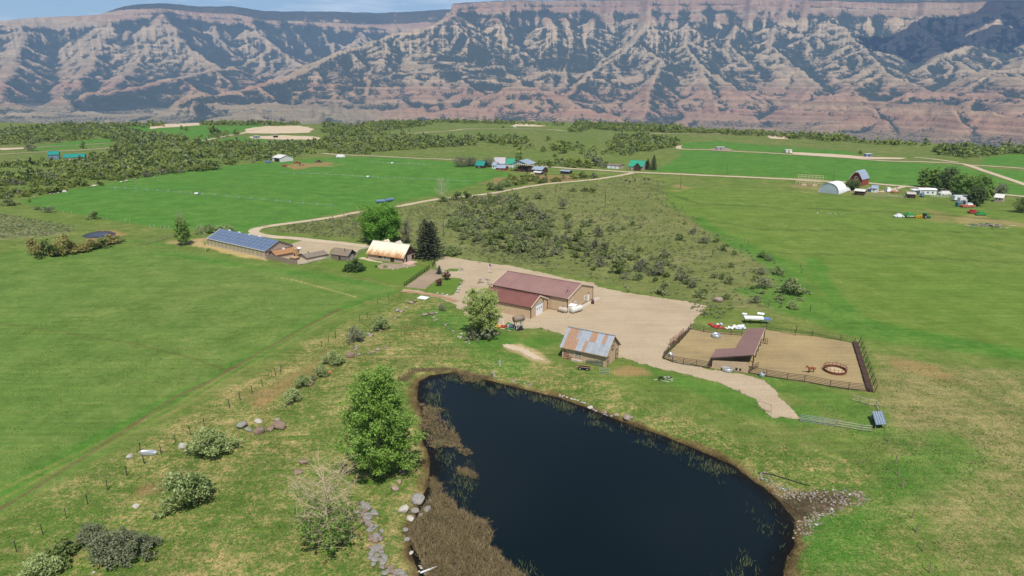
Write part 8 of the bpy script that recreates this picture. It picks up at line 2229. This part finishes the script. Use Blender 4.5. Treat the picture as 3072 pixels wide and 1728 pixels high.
for i, p in enumerate(MATP):
    W_ = [zz(*q) for q in p]; o = sheet('reed_mat', W_, M_MATD, .35, 0, 2.3, 3.2, 70 + i)
    me = o.data; n = len(me.vertices); co = np.empty(n * 3, np.float32); me.vertices.foreach_get('co', co); co = co.reshape(-1, 3); co[:, 2] = np.maximum(POND_Z + .03 + .09 * fbm(co[:, 0] / .9, co[:, 1] / .9, 5, 3), HT(co[:, 0], co[:, 1]) + .03); me.vertices.foreach_set('co', co.ravel()); me.update(); stuff(o, 'brown mat of dead reeds floating at the pond edge')
areas = [900, 9000, 350, 350, 500, 500]
pts = np.concatenate([in_poly([zz(*q) for q in p], a * 2, rg, POND_Z + .04) for p, a in zip(MATP, areas)])
pts[:, 2] = np.maximum(pts[:, 2], HT(pts[:, 0], pts[:, 1]))
V, F_ = blades(pts, .75, .075, .85, rg); stuff(link('dead_reeds', mesh_np('dead_reeds', V, F_, L_DEAD)), 'brown dead reeds along the left side of the pond')
# green and drowned reeds standing in the shallows
n = 130000; P = np.array(POND); X = rg.uniform(P[:, 0].min(), P[:, 0].max(), n); Y = rg.uniform(P[:, 1].min(), P[:, 1].max(), n); sd = poly_sd(X, Y, POND)
right = (X - np.interp(Y, [66, 90, 110, 128], [8, -2, -10, -14])) > 0
band = np.where(right, sstep(.6, 1.6, sd) * sstep(6.0, 3.2, sd + 1.2 * fbm(X / 4, Y / 4, 6, 2)), sstep(.5, 2, sd) * sstep(11, 5, sd + 2.5 * fbm(X / 5, Y / 5, 6, 2)) * .6) * sstep(-.15, .45, fbm(X / 2.2, Y / 2.2, 8, 3))
m = rg.random(n) < band * .85
C = np.stack([X[m], Y[m], np.full(m.sum(), POND_Z - .15)], 1)
k = rg.random(len(C)) < .22
V, F_ = blades(C[~k], .95, .08, .5, rg); stuff(link('green_reeds', mesh_np('green_reeds', V, F_, L_REED)), 'sparse green reeds standing in the pond shallows')
V, F_ = blades(C[k], .9, .08, .75, rg); stuff(link('tan_reeds', mesh_np('tan_reeds', V, F_, L_DEAD)), 'sparse tan reeds standing in the pond shallows')
# shore fringe
n = 14000; X = rg.uniform(P[:, 0].min() - 4, P[:, 0].max() + 4, n); Y = rg.uniform(P[:, 1].min() - 4, P[:, 1].max() + 4, n); sd = poly_sd(X, Y, POND); m = (sd < .1) & (sd > -2.0 + .9 * fbm(X / 3, Y / 3, 4, 2))
C = np.stack([X[m], Y[m], HT(X[m], Y[m])], 1); V, F_ = blades(C, .4, .07, .7, rg); stuff(link('shore_reeds', mesh_np('shore_reeds', V, F_, L_DEAD)), 'tan dead reeds fringing the pond shore')
# grass tufts in the near pastures
def tufts(poly, n, thr, seed, inv=False):
    W_ = [G0(*q) for q in poly]; A = in_poly(W_, n, rg); f = fbm(A[:, 0] / 6, A[:, 1] / 6, seed, 4) + .4 * fbm(A[:, 0] / 1.2, A[:, 1] / 1.2, seed + 3, 2)
    m = (f > thr) & (poly_sd(A[:, 0], A[:, 1], POND) < -1.5) & (poly_sd(A[:, 0], A[:, 1], W_) > 9 * rg.random(len(A)) ** 2 + 3 * f); return A[m]
NEARF = [(-60,1560),(300,1385),(520,1250),(720,1140),(1000,975),(1190,890),(1330,915),(1420,1010),(1500,1055),(1640,1095),(1830,1150),(2060,1180),(2300,1270),(2420,1190),(2640,1200),(2660,1060),(3150,1130),(3150,1790),(-60,1790)]
A = tufts(NEARF, 34000, -.05, 400); A = np.repeat(A, 2, 0) + np.c_[rg.normal(0, .10, (len(A) * 2, 2)), np.zeros(len(A) * 2)]
V, F_ = blades(A, .24, .17, .8, rg); stuff(link('grass_tufts', mesh_np('grass_tufts', V, F_, L_TUFT)), 'short green grass tufts over the near pasture')
A = tufts(NEARF, 40000, .08, 420); A = np.repeat(A, 2, 0) + np.c_[rg.normal(0, .10, (len(A) * 2, 2)), np.zeros(len(A) * 2)]
V, F_ = blades(A, .20, .17, .85, rg); stuff(link('dry_grass_tufts', mesh_np('dry_grass_tufts', V, F_, L_DRY)), 'short tan dry grass tufts over the near pasture')
YP = np.array(PW(YARD)); yi = rg.integers(0, len(YP), 1800); yu = rg.random(1800)[:, None]; yq = YP[yi] * (1 - yu) + YP[(yi + 1) % len(YP)] * yu; yq += rg.normal(0, .9, yq.shape)
V, F_ = blades(np.c_[yq, HT(yq[:, 0], yq[:, 1]) + .02], .2, .16, .8, rg); stuff(link('edge_weeds', mesh_np('edge_weeds', V, F_, L_TUFT)), 'weeds creeping in along the edge of the gravel yard')
FL = [(-60,1500),(-60,1000),(300,900),(700,880),(1050,890),(980,950),(700,1115),(400,1275),(100,1440)]
A = tufts(FL, 30000, .0, 440); V, F_ = blades(A, .20, .18, .8, rg); stuff(link('field_grass', mesh_np('field_grass', V, F_, L_TUFT)), 'short grass of the left field')
